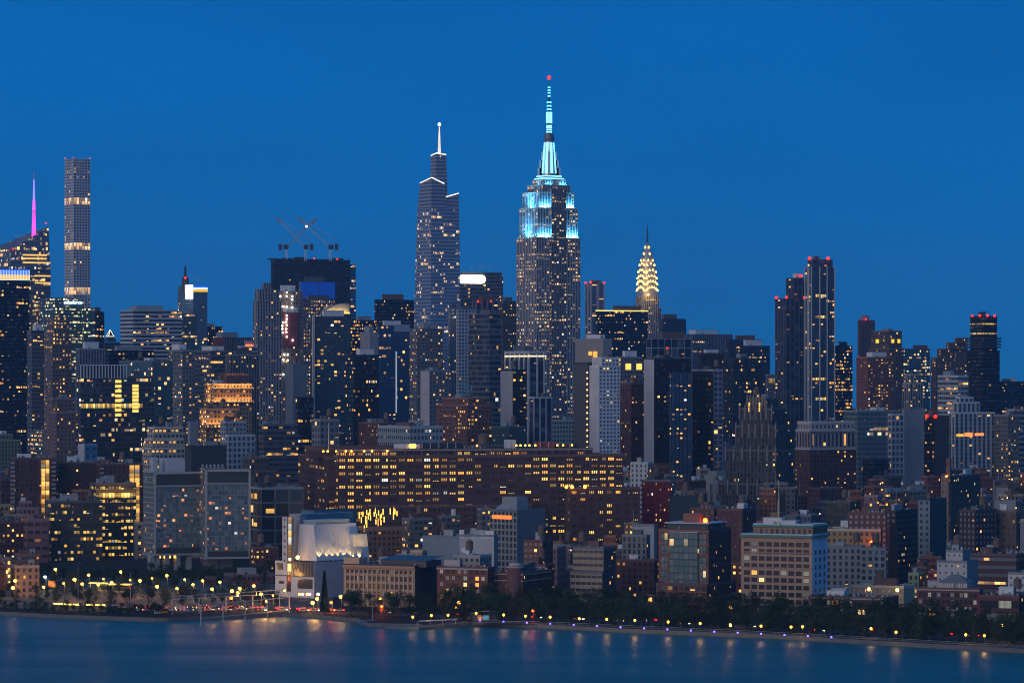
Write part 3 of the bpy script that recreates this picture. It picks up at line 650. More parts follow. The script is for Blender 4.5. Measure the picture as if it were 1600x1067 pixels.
# tower under construction, with its cranes
def site_tower():
    D=4600; B=bld('skyscraper','tower under construction wrapped in dark netting below three cranes',423,426,547,405,D,('black',dict(wall=(.03,.04,.055),wh=.5,lit=.01,row=0,refl=.15)),tiers=[],parapet=False,stuff='none',ref='the netted tower under construction')
    m=MB(); x0,x1,y0,y1=B.top; r=random.Random(4)
    for i in range(44):
        f=i/43; h=r.uniform(.5,3.2); m.box(x0+(x1-x0)*f-.25,x0+(x1-x0)*f+.25,y0-.3,y0+.1,B.h-1,B.h+h)
    for i in range(6): m.box(x0+.5+(x1-x0)*i/6,x0+(x1-x0)*(i+.7)/6,y0+8,y0+16,B.h-.5,B.h+r.uniform(1,4))
    o=m.build('formwork',[M_DKSTEEL],B.root)
    m=MB(); z0=zof(450,D)-GZ; w=x1-x0
    for k in range(9): m.box(x0-.35,x1+.35,y0-.35,y0-.05,B.h-6-k*4.5,B.h-5.5-k*4.5)
    m.build('safety_net',[principled('debris_net',(.05,.065,.085),.9)],B.root)
    beacons(B,[(491,404,D),(527,405,D)],1.5)
    C=bld('office_tower','glass flank beside the netted tower, with a bright lit triangle',537,540,556,413,D+60,('vand',dict(wall=(.10,.12,.15))),parapet=False,stuff='none')
    p=loc(C,544,D+50,447); m=MB(); m.poly([(p.x-3,C.top[2]-.6,p.z-2),(p.x+6,C.top[2]-.6,p.z-2),(p.x+2,C.top[2]-.6,p.z+8),(p.x-3,C.top[2]-.2,p.z-2),(p.x+6,C.top[2]-.2,p.z-2),(p.x+2,C.top[2]-.2,p.z+8)],[(0,1,2),(5,4,3),(0,3,4,1),(1,4,5,2),(2,5,3,0)]); m.build('lit_hoist_bay',[glow('site_light',(1,.8,.5),2.2)],C.root)
    def crane(px, jx, jy, label):
        t=thing('crane',label,'crane',at(px,D+15,zof(405,D)))
        s=D/F; zc=(405-389)*s
        m=MB()
        for a in (-1,1):
            for b in (-1,1): m.box(a*1.2-.25,a*1.2+.25,b*1.2-.25,b*1.2+.25,-2,zc)
        for i in range(5): m.tube((-1.2,-1.2,zc*i/5),(1.2,-1.2,zc*(i+1)/5),.2,n=4)
        m.build('mast',[M_STEEL],t)
        m=MB(); dx=(jx-px)*s; sg=1 if dx>0 else -1
        m.box(-4 if sg>0 else -2,2 if sg>0 else 4,-2,2,zc,zc+5.5); m.box(-sg*8-2,-sg*8+2,-2,2,zc-1,zc+6.5); m.build('machinery_deck',[principled('crane_deck',(.03,.04,.06),.7)],t)
        m=MB(); zt=(405-jy)*s; a=Vector((sg*2,0,zc+3)); b=Vector((dx,8,zt))
        for o in ((0,-.8,0),(0,.8,0),(-sg*.9,0,1.2)): m.tube(a+Vector(o),b+Vector(o)*.5,.50,.36,4)
        for i in range(16): f=i/16; m.tube(a+(b-a)*f+Vector((0,-.8,0)),a+(b-a)*(f+.06)+Vector((0,.8,0)),.15,n=3)
        m.build('jib',[principled('crane_jib',(.30,.33,.38),.6,.2)],t)
        e=a+(b-a)*.84; m=MB(); m.tube(e,b,1.2,.9,5); m.build('jib_tip',[principled('crane_tip',(.42,.17,.10),.6)],t)
        m=MB(); m.tube((-sg*3,0,zc+5),(-sg*6+2*sg,0,zc+14),.45,.3,4); m.tube((-sg*6+2*sg,0,zc+14),b,.28,n=3); m.build('back_stay',[principled('crane_stay',(.35,.2,.17),.6)],t)
        return t,b
    crane(448,494,341,'tower crane on the netted tower leaning its jib far to the right, westernmost base')
    crane(477,431,339,'middle tower crane on the netted tower, jib crossing to the upper left')
    t,b=crane(516,464,338,'tower crane on the netted tower with a bright white work lamp')
    m=MB(); m.ball(Vector(b)*.72+Vector((0,0,3)),1.5); m.build('work_lamp',[glow('work_lamp',(.85,.9,1),6)],t)
site_tower()

# broad octagonal slab with an overexposed luminous rooftop sign
def slab_sign():
    D=4936; B=bld('office_tower','broad dark slab tower with a glaring white lit sign near its roof',700,716,786,431,D,('bandg',dict(wall=(.20,.20,.23),lit=.05,row=.05,flr=5)),tiers=[(703,717,784.5,425)],parapet=False,stuff='none',ref='the slab tower with the glaring sign')
    x0,x1,y0,y1,_=B.levels[0]; a=loc(B,721,D,443); b=loc(B,757,D,429.5); m=MB(); h=b.z-a.z; w=(b.x-a.x); n=14; y=y0-1.0
    xl=x0+(1.0); xr=x0+(x1-x0)*.60; z0=zof(442.5,D)-GZ; z1=zof(429.5,D)-GZ; rr=(z1-z0)/2
    ring=[]
    for k in range(n+1): t=-math.pi/2+math.pi*k/n; ring.append((xr-rr+rr*math.cos(t),z0+rr+rr*math.sin(t)))
    for k in range(n+1): t=math.pi/2+math.pi*k/n; ring.append((xl+rr+rr*math.cos(t),z0+rr+rr*math.sin(t)))
    N=len(ring); m.poly([(p,y,q) for p,q in ring]+[(p,y+.9,q) for p,q in ring],[tuple(range(N))]+[(i,N+i,N+(i+1)%N,(i+1)%N) for i in range(N)])
    m.build('luminous_sign',[glow('luminous_sign',(1,.86,.66),9)],B.root)
slab_sign()

def conde():
    D=4330; B=bld('office_tower','tower with blazing white corner screen, blue and yellow light bands and dark mast',278,302,324,446,D,('blue',dict(lit=.02)),parapet=False,stuff='none',ref='the tower with the blazing corner screen')
    x0,x1,y0,y1=B.top; w=x1-x0;d=y1-y0
    m=MB(); m.box(x0-1.0,x0-.2,y0+d*.02,y0+d*.46,zof(467,D)-GZ,zof(445,D)-GZ); m.build('screen',[glow('screen_white',(.9,.84,1),7)],B.root)
    for a,b,mat in ((446,449,BLUE_CROWN),(449,452,WHITE_FIN),(452,456,YEL_CROWN)):
        m=MB(); m.box(x0-.15,x1+.3,y0-.4,y0-.05,zof(b,D)-GZ,zof(a,D)-GZ-.3); m.box(x1,x1+.3,y0,y1,zof(b,D)-GZ,zof(a,D)-GZ-.3); m.build('light_band',[mat],B.root)
    p=loc(B,289.5,D+20,445); m=MB(); m.tube((p.x,p.y,p.z-10),(p.x,p.y,p.z+9),5,4,8); m.tube((p.x,p.y,p.z+9),(p.x,p.y,p.z+22),1.6,1.1,6); m.build('mast',[M_DKSTEEL],B.root)
    beacons(B,[(289.5,434,D)],1.8)
conde()

def left_edge_tower():
    D=3600; B=bld('office_tower','black office tower crowned by white-finned blue and yellow light bands',-70,-12,46,420,D,('black',dict(lit=.04,row=.06)),parapet=False,stuff='none',ref='the black tower with the blue and yellow crown')
    x0,x1,y0,y1=B.top
    for a,b,mat in ((420.5,429,BLUE_CROWN),(429,436,YEL_CROWN)):
        m=MB(); m.box(x0,x1+.3,y0-.4,y0-.05,zof(b,D)-GZ,zof(a,D)-GZ); m.build('light_band',[mat],B.root)
    m=MB()
    for i in range(25): x=x0+(x1-x0)*i/24; m.box(x-.11,x+.11,y0-.75,y0-.42,zof(437,D)-GZ,zof(422,D)-GZ)
    m.box(x0,x1,y0-.75,y0-.42,zof(437.5,D)-GZ,zof(436.6,D)-GZ)
    m.build('crown_fin',[WHITE_FIN],B.root)
left_edge_tower()

def sign_tower():
    D=4420; B=bld('office_tower','dark green glass tower with a small glowing rooftop name sign',62,86,131,465,D,('teal',dict(lit=.14,row=.16,la=(1,.75,.3),lb=(.9,.95,.5))),parapet=False,stuff='none',ref='the green glass tower with the name sign')
    C=bld('office_tower','lower dark step joined to the green glass sign tower',128,131,148,481,D+5,('teal',dict(lit=.16,row=.2,la=(1,.75,.3),lb=(.9,.95,.5))),parapet=False,stuff='none')
    cu=bpy.data.curves.new('sign_text','FONT'); cu.body='salesforce'; cu.size=5.9; cu.extrude=.25; cu.align_x='CENTER'
    to=bpy.data.objects.new('tmp',cu); COL.objects.link(to); dg=bpy.context.evaluated_depsgraph_get(); me=bpy.data.meshes.new_from_object(to.evaluated_get(dg)); bpy.data.objects.remove(to)
    me.materials.clear(); me.materials.append(glow('sign_letters',(.55,.85,1),5)); x0,x1,y0,y1=B.top
    o=link('sign',me,B.root,(x0+(x1-x0)*.62,y0-.7,zof(474.5,D)-GZ)); o.rotation_euler=(R(90),0,0)
sign_tower()

# ---------------------------------------------------------------- midtown and Chelsea towers
OT,AT,BB,SB,LB,OB,AB='office_tower','apartment_tower','brick_building','stone_building','low_building','office_building','apartment_building'
TOWERS=[
 (OT,'dark narrow tower stepping down right of the green name-sign tower',146,149,163,487,4470,('black',dict(lit=.1)),{}),
 (SB,'brown stone tower with a flared crown and lit office rows, beside the black edge tower',69,82,112,520,3300,('stone',dict(row=.16,lit=.12,wall=(.20,.165,.16))),dict(tiers=[(73,84,109,495)],ref='the brown tower with the flared crown',kind=1)),
 (OB,'grey glass block tucked between the black edge tower and brown crowned tower',42,50,71,516,3480,('bandg',dict(lit=.05,ww=.8)),{}),
 (OT,'wide white-banded office slab with a blank pale top band',188,208,284,485,3900,('band',dict(row=.16)),dict(ref='the white-banded slab',lsty=('band',dict(lit=.01,row=0)))),
 (OT,'dark teal tower wedged behind the white-banded slab, one lit floor',282,285,308,490,4100,('teal',dict(row=.1)),{}),
 (OT,'distant dark stepped tower between the corner-screen tower and the stone condominium',307,311,357,519,4500,('black',dict(lit=.12)),dict(tiers=[(316,320,348,510)])),
 (OT,'brown-grey tower with a ribbed louvre band against the sky',332,351,396,527,4000,('rib',dict(wall=(.20,.20,.22),lit=.01)),dict(lsty='blankbr')),
 (OB,'grey banded office block with rows of small lit windows below the louvred tower',296,330,362,549,3350,('bandg',dict(lit=.14)),dict(ref='the grey banded block')),
 (OB,'pale-striped office block with a small red sign on its roof',371,376,402,542,3500,('band',dict(wall=(.42,.42,.46),lit=.08)),{}),
 (OB,'grey block with slim vertical piers under the red-signed office block',352,360,405,555,3250,('rib',dict(lit=.08)),{}),
 (OB,'louvred grey mechanical block above the white-finned crown',118,124,164,546,3250,('rib',dict(wall=(.24,.25,.28),lit=0)),dict(roof='grey')),
 (OB,'long dark block between the louvred block and the white-banded slab',163,170,240,549,3300,('black',dict(lit=.06)),{}),
 (OB,'tall glass-fronted block with a light column, right of the white-finned crown',186,238,270,565,2980,('teal',dict(wall=(.12,.13,.14),lit=.12,row=.05)),dict(ref='the glass-fronted block')),
 (OB,'brick apartment block with a column of lit windows beside the glass-fronted block',262,285,305,548,3150,('grey',dict(lit=.16)),{}),
 (AT,'tall masonry condominium with stepped top, left of the glaring hoist lights',395,402,440,470,3700,('stone',dict(wall=(.40,.38,.40),ww=.5,wh=.9,lh=.5,lit=.10)),dict(tiers=[(398,405,436,452),(409,412,424,442)],ref='the stepped condominium')),
 (OT,'unfinished tower with glaring white hoist lights and red netting',430,434,473,455,3900,('stone',dict(wall=(.30,.22,.20),lit=.12)),dict(ref='the tower with hoist lights')),
 (OT,'office tower with warm lit floors directly right of the hoist-light tower',460,466,524,468,4050,('stone',dict(wall=(.22,.19,.20),lit=.34,row=.3,flr=4)),{}),
 (OT,'tower topped by broad blue-lit louvre screens',467,470,523,440,4250,('blue',dict(wall=(.05,.10,.3),lit=0)),dict(ref='the blue-louvred tower')),
 (AT,'tall dark glass apartment tower with a bright corner fin and scattered lit flats',486,490,548,494,3200,('apt',{}),dict(ref='the dark glass apartment tower')),
 (OT,'rear tower with a curved gold-lit roof above the dark glass apartments',500,504,546,489,3420,('navy',dict(lit=.1)),{}),
 (OT,'dark block with lit office rows right of the dark glass apartments',543,548,586,500,4200,('black',dict(lit=.2,row=.1)),{}),
 (OT,'flat-topped black slab with three lit floors near its top',585,588,647,468,4300,('black',dict(row=.15)),dict(ref='the flat black slab')),
 (OB,'pale grey blank-walled box above the dark midblock tower',563,578,591,519,3350,'blankg',{}),
 (OT,'blue glass office tower with a pale cap and a thin white vertical line',588,592,640,508,3400,('blue',dict(lit=.05,row=.02,wall=(.05,.08,.13),glass=(.05,.1,.18))),dict(ref='the blue tower with the white line')),
 (OT,'navy midblock tower with scattered lights below the pale blank box',540,552,592,556,3000,('navy',dict(lit=.07,glass=(.025,.035,.05))),{}),
 (OT,'grey masonry tower with lit corner floors under the tapering glass skyscraper',637,652,692,513,3800,('grey',dict(wall=(.2,.2,.22),lit=.1,row=.15)),{}),
 (OT,'checkered white concrete tower with deep square windows',713,716,746,484,3800,('egg',{}),dict(ref='the checkered tower')),
 (OT,'slim tower with pale vertical stripes on the edge of the checkered tower',700,703,716,481,3850,('rib',dict(wall=(.5,.5,.52))),{}),
 (OT,'stone-crowned tower with two small red roof lights',738,744,779,469,4000,('ribdk',dict(wall=(.22,.21,.23),bay=7)),{}),
 (OT,'dark tower of thin horizontal ribs rising right of the checkered tower',732,765,783,490,3700,('bandg',dict(wall=(.16,.17,.21),glass=(.02,.025,.035),wh=.72,lit=.02,row=0,flr=5.2)),dict(ref='the thin-ribbed dark tower')),
 (OT,'dim brown masonry tower immediately left of the cyan-crowned skyscraper',777,786,808,470,4400,('stonedk',dict(lit=.07)),{}),
 (OT,'dark tower with white portal columns and a lit white cornice',790,827,851,552,3500,('ribdk',dict(wall=(.48,.48,.52),ww=.82,bay=8.5,glass=(.02,.025,.04),lit=.03)),dict(ref='the white portal tower')),
 (AT,'black slab tower with a pale blank end wall and an amber window column',782,801,822,579,3000,('aptblk',dict(lit=.2)),dict(lsty=('blank',dict(wall=(.42,.42,.46))),ref='the black slab with the pale end')),
 (AT,'slender tower with a tall pale blank end wall and bluish window grid',657,671,705,580,2950,('grey',dict(wall=(.17,.20,.25),lit=.12,ww=.45)),dict(lsty=('blank',dict(wall=(.48,.48,.52))),ref='the slender blank-ended tower')),
 (OB,'brown brick setback office block with rows of amber windows and a blue roof frame',681,730,769,634,2850,('brick',dict(wall=(.22,.11,.085),row=.16,lit=.12,ww=.55)),dict(ref='the amber-windowed brick setback',tiers=[(690,732,760,623)])),
 (AT,'dark tower of white vertical piers in front of the cyan-crowned skyscraper base',826,834,863,622,2800,('ribdk',dict(wall=(.36,.37,.42),bay=6,ww=.7,lit=.01)),dict(ref='the white-piered dark tower')),
 (OB,'teal rendered low block left of the white-piered dark tower',768,796,822,668,2780,('teal',dict(ww=.3,wh=.3,lit=.06)),dict(roof='grey')),
 (OT,'pale-framed glass tower with red roof lights right of the cyan-crowned skyscraper',914,923,945,443,4900,('ribdk',dict(wall=(.40,.40,.46),glass=(.08,.1,.16),bay=9,lit=.08)),dict(ref='the pale-framed glass tower')),
 (OT,'wide black slab with a thin gold line along its roof',931,934,1012,485,4350,('black',dict(lit=.05,row=.12)),dict(ref='the gold-lined slab')),
 (OT,'plain navy tower right of the amber-crowned deco skyscraper',1030,1036,1072,498,5200,('navy',dict(lit=.005,row=0)),{}),
 (SB,'blank concrete tower with amber lit openings, left of the white window-grid hotel',899,942,956,529,3300,'blankg',dict(lsty=('blank',dict(wall=(.36,.33,.32))),ref='the blank concrete tower')),
 (OB,'black shaft with a line of tiny lights on the left of the white hotel',896,919,926,568,3000,'blankdk',dict(lsty=('blank',dict(wall=(.13,.125,.13))))),
 ('hotel','white hotel tower with a plain end wall and small square windows',921,936,969,573,2850,('white',dict(wall=(.72,.76,.82),ww=.5,wh=.5,bay=3.4,flr=2.9,lit=.07)),dict(lsty='blank',tiers=[(925,940,967,560)],roof='grey',ref='the white hotel tower')),
 (OB,'pale boxy block with two yellow lit bays behind the white hotel',963,970,1004,559,3000,('grey',dict(lit=.1)),dict(roof='grey')),
 (BB,'dark brick tower filling the gap right of the white hotel',966,986,1008,600,2950,('brickdk',dict(lit=.06)),{}),
 (OT,'white-framed tower of large dark panes with a red light',1010,1018,1080,529,3500,('ribdk',dict(wall=(.50,.50,.54),ww=.93,wh=.93,lh=.4,bay=7.5,flr=9,lit=.02,glass=(.02,.025,.04))),dict(ref='the white-framed pane tower')),
 (AT,'tower with a tall pale blank wall and a dark glass side',1006,1022,1080,561,2900,('aptblk',dict(wall=(.035,.03,.035),lit=.02,glass=(.02,.025,.035))),dict(lsty=('blank',dict(wall=(.62,.58,.60))),ref='the tall blank-walled tower')),
 (AT,'blue-striped apartment front standing against the dark glass side tower',1046,1049,1080,584,2880,('ribdk',dict(wall=(.04,.06,.09),glass=(.05,.10,.15),bay=4,lit=.10,lh=.4)),{}),
 (OB,'long ribbed grey block on the skyline right of the white-framed pane tower',1061,1082,1145,522,4500,('rib',dict(wall=(.22,.24,.28),lit=0)),dict(roof='grey',ref='the long ribbed grey block')),
 (OB,'dark flat block stepping down right of the ribbed grey block',1135,1140,1191,530,4400,('navy',dict(lit=.03)),{}),
 (OB,'lower dark flat block beside the open sky gap',1150,1156,1203,540,4200,('navy',dict(lit=.04)),{}),
 (AT,'dark brown apartment tower below the ribbed grey block',1090,1096,1132,553,3350,('brickdk',dict(wall=(.05,.045,.05),lit=.04)),{}),
 (AT,'wide dim tower with a few amber flats left of the twin dark towers',1128,1146,1188,561,3250,('navy',dict(wall=(.03,.038,.05),glass=(.03,.04,.055),lit=.05)),dict(ref='the wide dim tower')),
 (AT,'navy tower with a white-gridded corner strip',1081,1115,1129,579,2920,('grid',dict(wall=(.36,.36,.40),bay=4,flr=4.2,ww=.76,wh=.76,lit=.05)),dict(lsty=('aptblk',dict(lit=.04)),ref='the tower with the gridded corner strip')),
 (OB,'small pale tower with a yellow lit louvre in the sky gap',1196,1200,1213,586,3900,('grey',dict(lit=.1)),{}),
 (AT,'dark ribbed tower with red roof lights, lower of the twin towers',1211,1228,1262,466,3750,('ribdk',dict(wall=(.10,.115,.16),lit=.05,bay=5)),dict(tiers=[(1228,1240,1260,434)],ref='the lower twin tower')),
 (AT,'tallest right-hand tower with pale vertical fins and red corner beacons',1258,1269,1304,418,3600,('navy',dict(wall=(.07,.09,.13),glass=(.05,.10,.14),lit=.05,row=.07,bay=3.4)),dict(tiers=[(1262,1270,1301,405)],ref='the finned twin tower')),
 (OT,'dark office block with bright lit floors right of the finned twin tower',1300,1304,1332,540,4100,('black',dict(row=.35,lit=.1)),dict(tiers=[(1309,1311,1324,534)])),
 (BB,'plain brick tower with a small red light behind the amber-topped tower',1340,1344,1367,500,4350,('brickdk',dict(wall=(.16,.10,.11),lit=.03)),dict(ref='the plain brick tower')),
 (OT,'brown tower with sloping shoulders and yellow lit crown niches',1358,1390,1412,545,3900,('stonedk',dict(wall=(.16,.12,.11),lit=.08,row=.05,bay=4)),dict(tiers=[(1361,1390,1409,518)],ref='the amber-topped brown tower')),
 (AB,'brick balconied apartment block in front of the amber-topped brown tower',1338,1356,1396,559,3500,('brick',dict(lit=.22,ww=.55)),dict(lsty=('brick',dict(lit=.05)),ref='the balconied brick block')),
 (OT,'teal glass slab with many tiny lit windows against the sky',1411,1414,1453,546,4400,('teal',dict(lit=.22,row=0)),dict(ref='the teal glass slab')),
 (SB,'pale setback stone block with lit base under the teal glass slab',1410,1422,1442,600,3400,('stone',dict(wall=(.32,.31,.32),ww=.5,wh=.95,lh=.5,lit=.12)),dict(tiers=[(1412,1423,1439,586)])),
 (BB,'stepped brick tower climbing towards the black corner tower',1454,1462,1514,560,4000,('brick',dict(wall=(.20,.13,.12),lit=.12)),dict(tiers=[(1464,1470,1512,546),(1478,1482,1512,536),(1492,1495,1512,529)],ref='the stepped brick tower')),
 (AT,'black tower with stacked balconies and red roof lights, last tower on the right',1511,1536,1562,549,3650,('black',dict(lit=.01,row=.0,bay=3.5,glass=(.02,.025,.035),refl=.2)),dict(tiers=[(1516,1538,1558,495)],ref='the black balconied tower')),
 (OB,'white-banded office block with two lit rows left of the black balconied tower',1465,1497,1513,588,3200,('band',dict(wall=(.42,.45,.50),row=.2,lit=.1,ww=.8)),dict(lsty=('band',dict(wall=(.46,.47,.52),row=.22,lit=.1,ww=.86)),roof='grey',ref='the white-banded right block')),
 (OB,'long dark office block at the far right edge of the skyline',1556,1562,1625,597,4200,('black',dict(lit=.04)),{}),
 (SB,'white setback building with tall window bays and orange shop lights',1482,1492,1555,646,2950,('white',dict(wall=(.46,.50,.54),ww=.5,wh=.92,lh=.5,bay=4.6,lit=.06)),dict(tiers=[(1489,1497,1531,630),(1493,1500,1521,622)],roof='pale',ref='the white setback building')),
 (OB,'grey stone block with an amber window right of the white setback building',1553,1575,1592,650,2880,('grey',dict(wall=(.2,.19,.19),lit=.08)),{}),
 (OB,'pale corner block at the right edge behind the grey stone block',1574,1584,1612,641,2960,('band',dict(wall=(.3,.32,.36),lit=.05)),dict(roof='grey')),
 (OB,'black cube with two red roof lights, left of the white setback building',1441,1460,1483,651,2850,('blankdk',{}),dict(lsty=('aptblk',dict(lit=.1)),ref='the black cube')),
 (SB,'classical building of arched bays and pale cornices',1244,1266,1336,673,2700,('stone',dict(wall=(.36,.32,.33),ww=.5,wh=.74,bay=3.6,flr=13.5,lit=.05)),dict(roof='grey',ref='the arched classical building')),
 (OB,'low blue-green glass block behind the arched classical building',1318,1340,1402,643,2900,('teal',dict(wall=(.2,.22,.24),lit=.03,bay=4)),dict(roof='grey')),
 (OB,'white window-grid block beside the violet-grey box',1387,1393,1412,648,2800,('grid',dict(wall=(.40,.40,.42),bay=4.5,flr=4.5,lit=.1)),dict(roof='grey')),
 (OB,'plain violet-grey box right of the white window-grid block',1409,1413,1444,641,2830,'blankg',dict(roof='grey')),
 (OB,'white ribbed long building on the hill of roofs left of the amber-windowed brick setback',590,640,692,668,2700,('white',dict(wall=(.34,.38,.42),ww=.6,wh=.45,lit=.03,flr=5)),dict(roof='pale',ref='the long white-ribbed building')),
 # left foothills
 (OB,'dark glass block under a white-finned crown with one glowing yellow floor',120,126,241,590,2900,('teal',dict(wall=(.10,.10,.11),lit=.10,row=.03,glass=(.03,.045,.05),st=1.6)),dict(ref='the block with the white-finned crown')),
 (BB,'pinkish brick block with two pale cornices beneath the brown crowned tower',74,82,118,624,2850,('brick',dict(wall=(.24,.16,.16),ww=.4,lit=.05)),dict(tiers=[])),
 (BB,'lower pinkish brick block with a pale cornice stepping forward',78,88,123,645,2780,('brick',dict(wall=(.24,.16,.16),ww=.4,lit=.06)),{}),
 (OB,'floodlit amber loft block with a glowing cornice and columns',319,334,394,601,3000,('stone',dict(wall=(.36,.25,.16),lit=.22,ww=.5)),dict(ref='the amber floodlit loft')),
 (OB,'lower amber-lit terrace block in front of the floodlit loft',312,322,374,640,2850,('stone',dict(wall=(.3,.2,.13),lit=.3,ww=.55)),{}),
 (OB,'cream stepped office block with lit upper floors',222,236,289,701,2700,('cream',{}),dict(tiers=[(225,238,288,687),(230,241,286,669)],roof='grey',ref='the cream stepped block')),
 (OB,'white square-windowed block with amber corner windows',352,356,399,681,2620,('grid',dict(wall=(.42,.45,.50),bay=3.4,flr=4,ww=.55,lit=.08)),dict(roof='grey',ref='the white square-windowed block')),
 (OB,'pale blue-grey block behind the white square-windowed block',344,352,385,660,2720,('grey',dict(wall=(.34,.38,.43),lit=.1)),dict(roof='pale')),
 (OB,'narrow pale tower with a plain front right of the cream stepped block',293,297,310,660,2800,'blankg',dict(roof='pale')),
 (OB,'curved dark glass block with lit strip windows',462,466,490,622,2800,('navy',dict(row=.06,glass=(.02,.025,.04))),dict(tiers=[])),
 (OB,'brown office block with amber strip windows left of the curved dark block',404,412,466,664,2720,('bandg',dict(wall=(.13,.13,.15),row=.2,lit=.06)),dict(ref='the amber-strip office block')),
 (OB,'blue-grey blank tower block below the hoist-light tower',446,458,480,571,3150,('blankg',dict(wall=(.20,.25,.30))),dict(roof='grey')),
 (OB,'dark warehouse with a broad black wall behind the panelled hotel',290,299,354,698,2560,'blankdk',dict(ref='the black-walled warehouse')),
 (OB,'grey gridded block with pale columns left of the long brick block',487,500,530,657,2660,('grid',dict(wall=(.26,.26,.28),bay=4,flr=4.5,lit=.08)),dict(roof='grey')),
 (BB,'red-brown low block with white-framed glass right of the gridded grey block',560,593,622,662,2760,('brickdk',dict(lit=.14)),dict(roof='grey')),
]
TB=[]
for (nm,lb,x0,xc,x1,yt,D,sty,kw) in TOWERS:
    kw=dict(kw); kw.pop('kind',None)
    TB.append(bld(nm,lb,x0,xc,x1,yt,D,sty,**kw))
def T(s): return next(b for b in TB if s in b.label)
def strip_light(B, name, y, mat, h=1.0, faces='RL', lv=0, out=.4, u0=0, u1=1):
    x0,x1,y0,y1=B.levels[lv][:4]; z=zof(y,B.D)-GZ; m=MB()
    if name in ('lit_floor','lit_louvre'):
        cool=mat.name.startswith('lit_floor_warm'); fm_=facade(('lit',dict(lit=3.0,row=1,ww=.84,wh=.86,lh=2.2,bay=2.0,flr=h*2+.01,st=1.1 if cool else 1.7)))[0]
        a,b=x0+(x1-x0)*u0-out*('L' in faces),x0+(x1-x0)*u1+out*(u1==1); c,d_=y0-out,(y1 if 'L' in faces else y0-.03)
        m.ring([(a,c),(b,c),(b,d_),(a,d_)],z-h,z,2.0,h+.001); return m.build(name,[fm_],B.root)
    if 'R' in faces: m.box(x0+(x1-x0)*u0-out,x0+(x1-x0)*u1+out,y0-out,y0-.05,z-h,z)
    if 'L' in faces: m.box(x0-out,x0-.05,y0-out,y1,z-h,z)
    return m.build(name,[mat],B.root)
GOLD=glow('gold_line_light',(1,.66,.12),2.2); AMB=glow('amber_strip',(1,.42,.05),1.5); YEL=glow('yellow_strip',(1,.60,.11),1.6); WARM=glow('warm_strip',(1,.78,.45),2.0)
def fins(B, n, mat, lv=0, w=.5, out=.8, z0=0, faces='R', name='fin', us=None):
    x0,x1,y0,y1,z=B.levels[lv]
    for i in range(n):
        u=us[i] if us else (i+.5)/n; m=MB()
        if faces=='R': m.box(x0+(x1-x0)*u-w,x0+(x1-x0)*u+w,y0-out,y0-.05,z0,z+1)
        else: m.box(x0-out,x0-.05,y1-(y1-y0)*u-w,y1-(y1-y0)*u+w,z0,z+1)
        m.build(name,[mat],B.root)
PALE=principled('pale_metal_fin',(.52,.52,.56),.6,.1)
# details of particular towers
B=T('white-banded office slab'); m=MB(); x0,x1,y0,y1=B.top; m.box(x0-.4,x1+.4,y0-.4,y1+.2,zof(484,B.D)-GZ,B.h+.3); m.build('cap_band',[principled('cap_band_stone',(.58,.56,.58),.8,noise=.1)],B.root)
B=T('thin gold line'); strip_light(B,'roof_light_line',484.6,GOLD,1.1)
B=T('blue-louvred') if 0 else T('blue-lit louvre')
x0,x1,y0,y1=B.top; z1=B.h
for a,b,zz in ((0,.52,0),(.55,1,0)):
    m=MB()
    for i in range(7): u=a+(b-a)*(i+.5)/7; m.box(x0+(x1-x0)*(u-.036),x0+(x1-x0)*(u+.030),y0-.9,y0-.1,z1-19,z1-.4)
    m.build('louvre_screen',[glow('louvre_blue',(.0,.045,.36),.72)],B.root)
B=T('curved gold-lit'); x0,x1,y0,y1=B.top; m=MB(); n=12; z=B.h
ring=[(x0,z)]+[(x0+(x1-x0)*i/n,z+(zof(474,B.D)-GZ-z)*math.sin(math.pi*.5*min(1,i/n*1.25))) for i in range(1,n+1)]+[(x1,z)]
k=len(ring); m.poly([(a,y0,b) for a,b in ring]+[(a,y1,b) for a,b in ring],[tuple(range(k))]+[(i,k+i,k+(i+1)%k,(i+1)%k) for i in range(k)]); m.build('curved_roof',[M_UNIT],B.root)
strip_light(B,'roof_light_line',487.5,YEL,1.5,'R'); lamp('AREA',((x0+x1)/2,y0-3,z+.6),2200,(1,.6,.15),B.root,(x1-x0-3,.4),(0,.55,1))
B=T('glaring white hoist'); x0,x1,y0,y1=B.top
m=MB(); m.box(x0+(x1-x0)*.22,x0+(x1-x0)*.80,y0-1.6,y0-.1,zof(542,B.D)-GZ,zof(488,B.D)-GZ); m.build('red_netting',[principled('red_netting',(.22,.05,.055),.9,noise=.3,nscale=.3)],B.root)
m=MB(); m.box(x0+(x1-x0)*.25,x0+(x1-x0)*.80,y0-1.7,y0-.1,zof(488,B.D)-GZ,zof(480,B.D)-GZ); m.build('site_banner',[principled('site_banner',(.5,.5,.52),.8)],B.root)
HL=glow('hoist_lamp',(.98,.95,.72),8)
for px,py in ((450,457),(437,463),(450,463),(461,463),(461,468),(438,479),(443,479),(450,479),(461,480),(450,493),(450,498.5),(443,504),(449,503),(441,509),(450,508),(441,514),(449,514),(442,519.5),(449,519),(450,526),(462,531.5),(445,554),(452,554),(443,562),(452,563),(443,585)):
    p=loc(B,px,B.D,py); m=MB(); m.ball((0,0,0),1.05,n=6,m=4); m.box(-.2,.2,.6,1.4,-.3,.3,1); o=m.build('hoist_lamp',[HL,M_DKSTEEL],B.root); o.location=(p.x,y0-2.6,p.z)
B=T('bright corner fin'); m=MB(); x0,x1,y0,y1=B.top; m.box(x0-1.2,x0+.6,y0-1.2,y0+.3,zof(655,B.D)-GZ,B.h+.5); m.build('corner_fin',[principled('corner_fin_tan',(.55,.47,.42),.7)],B.root)
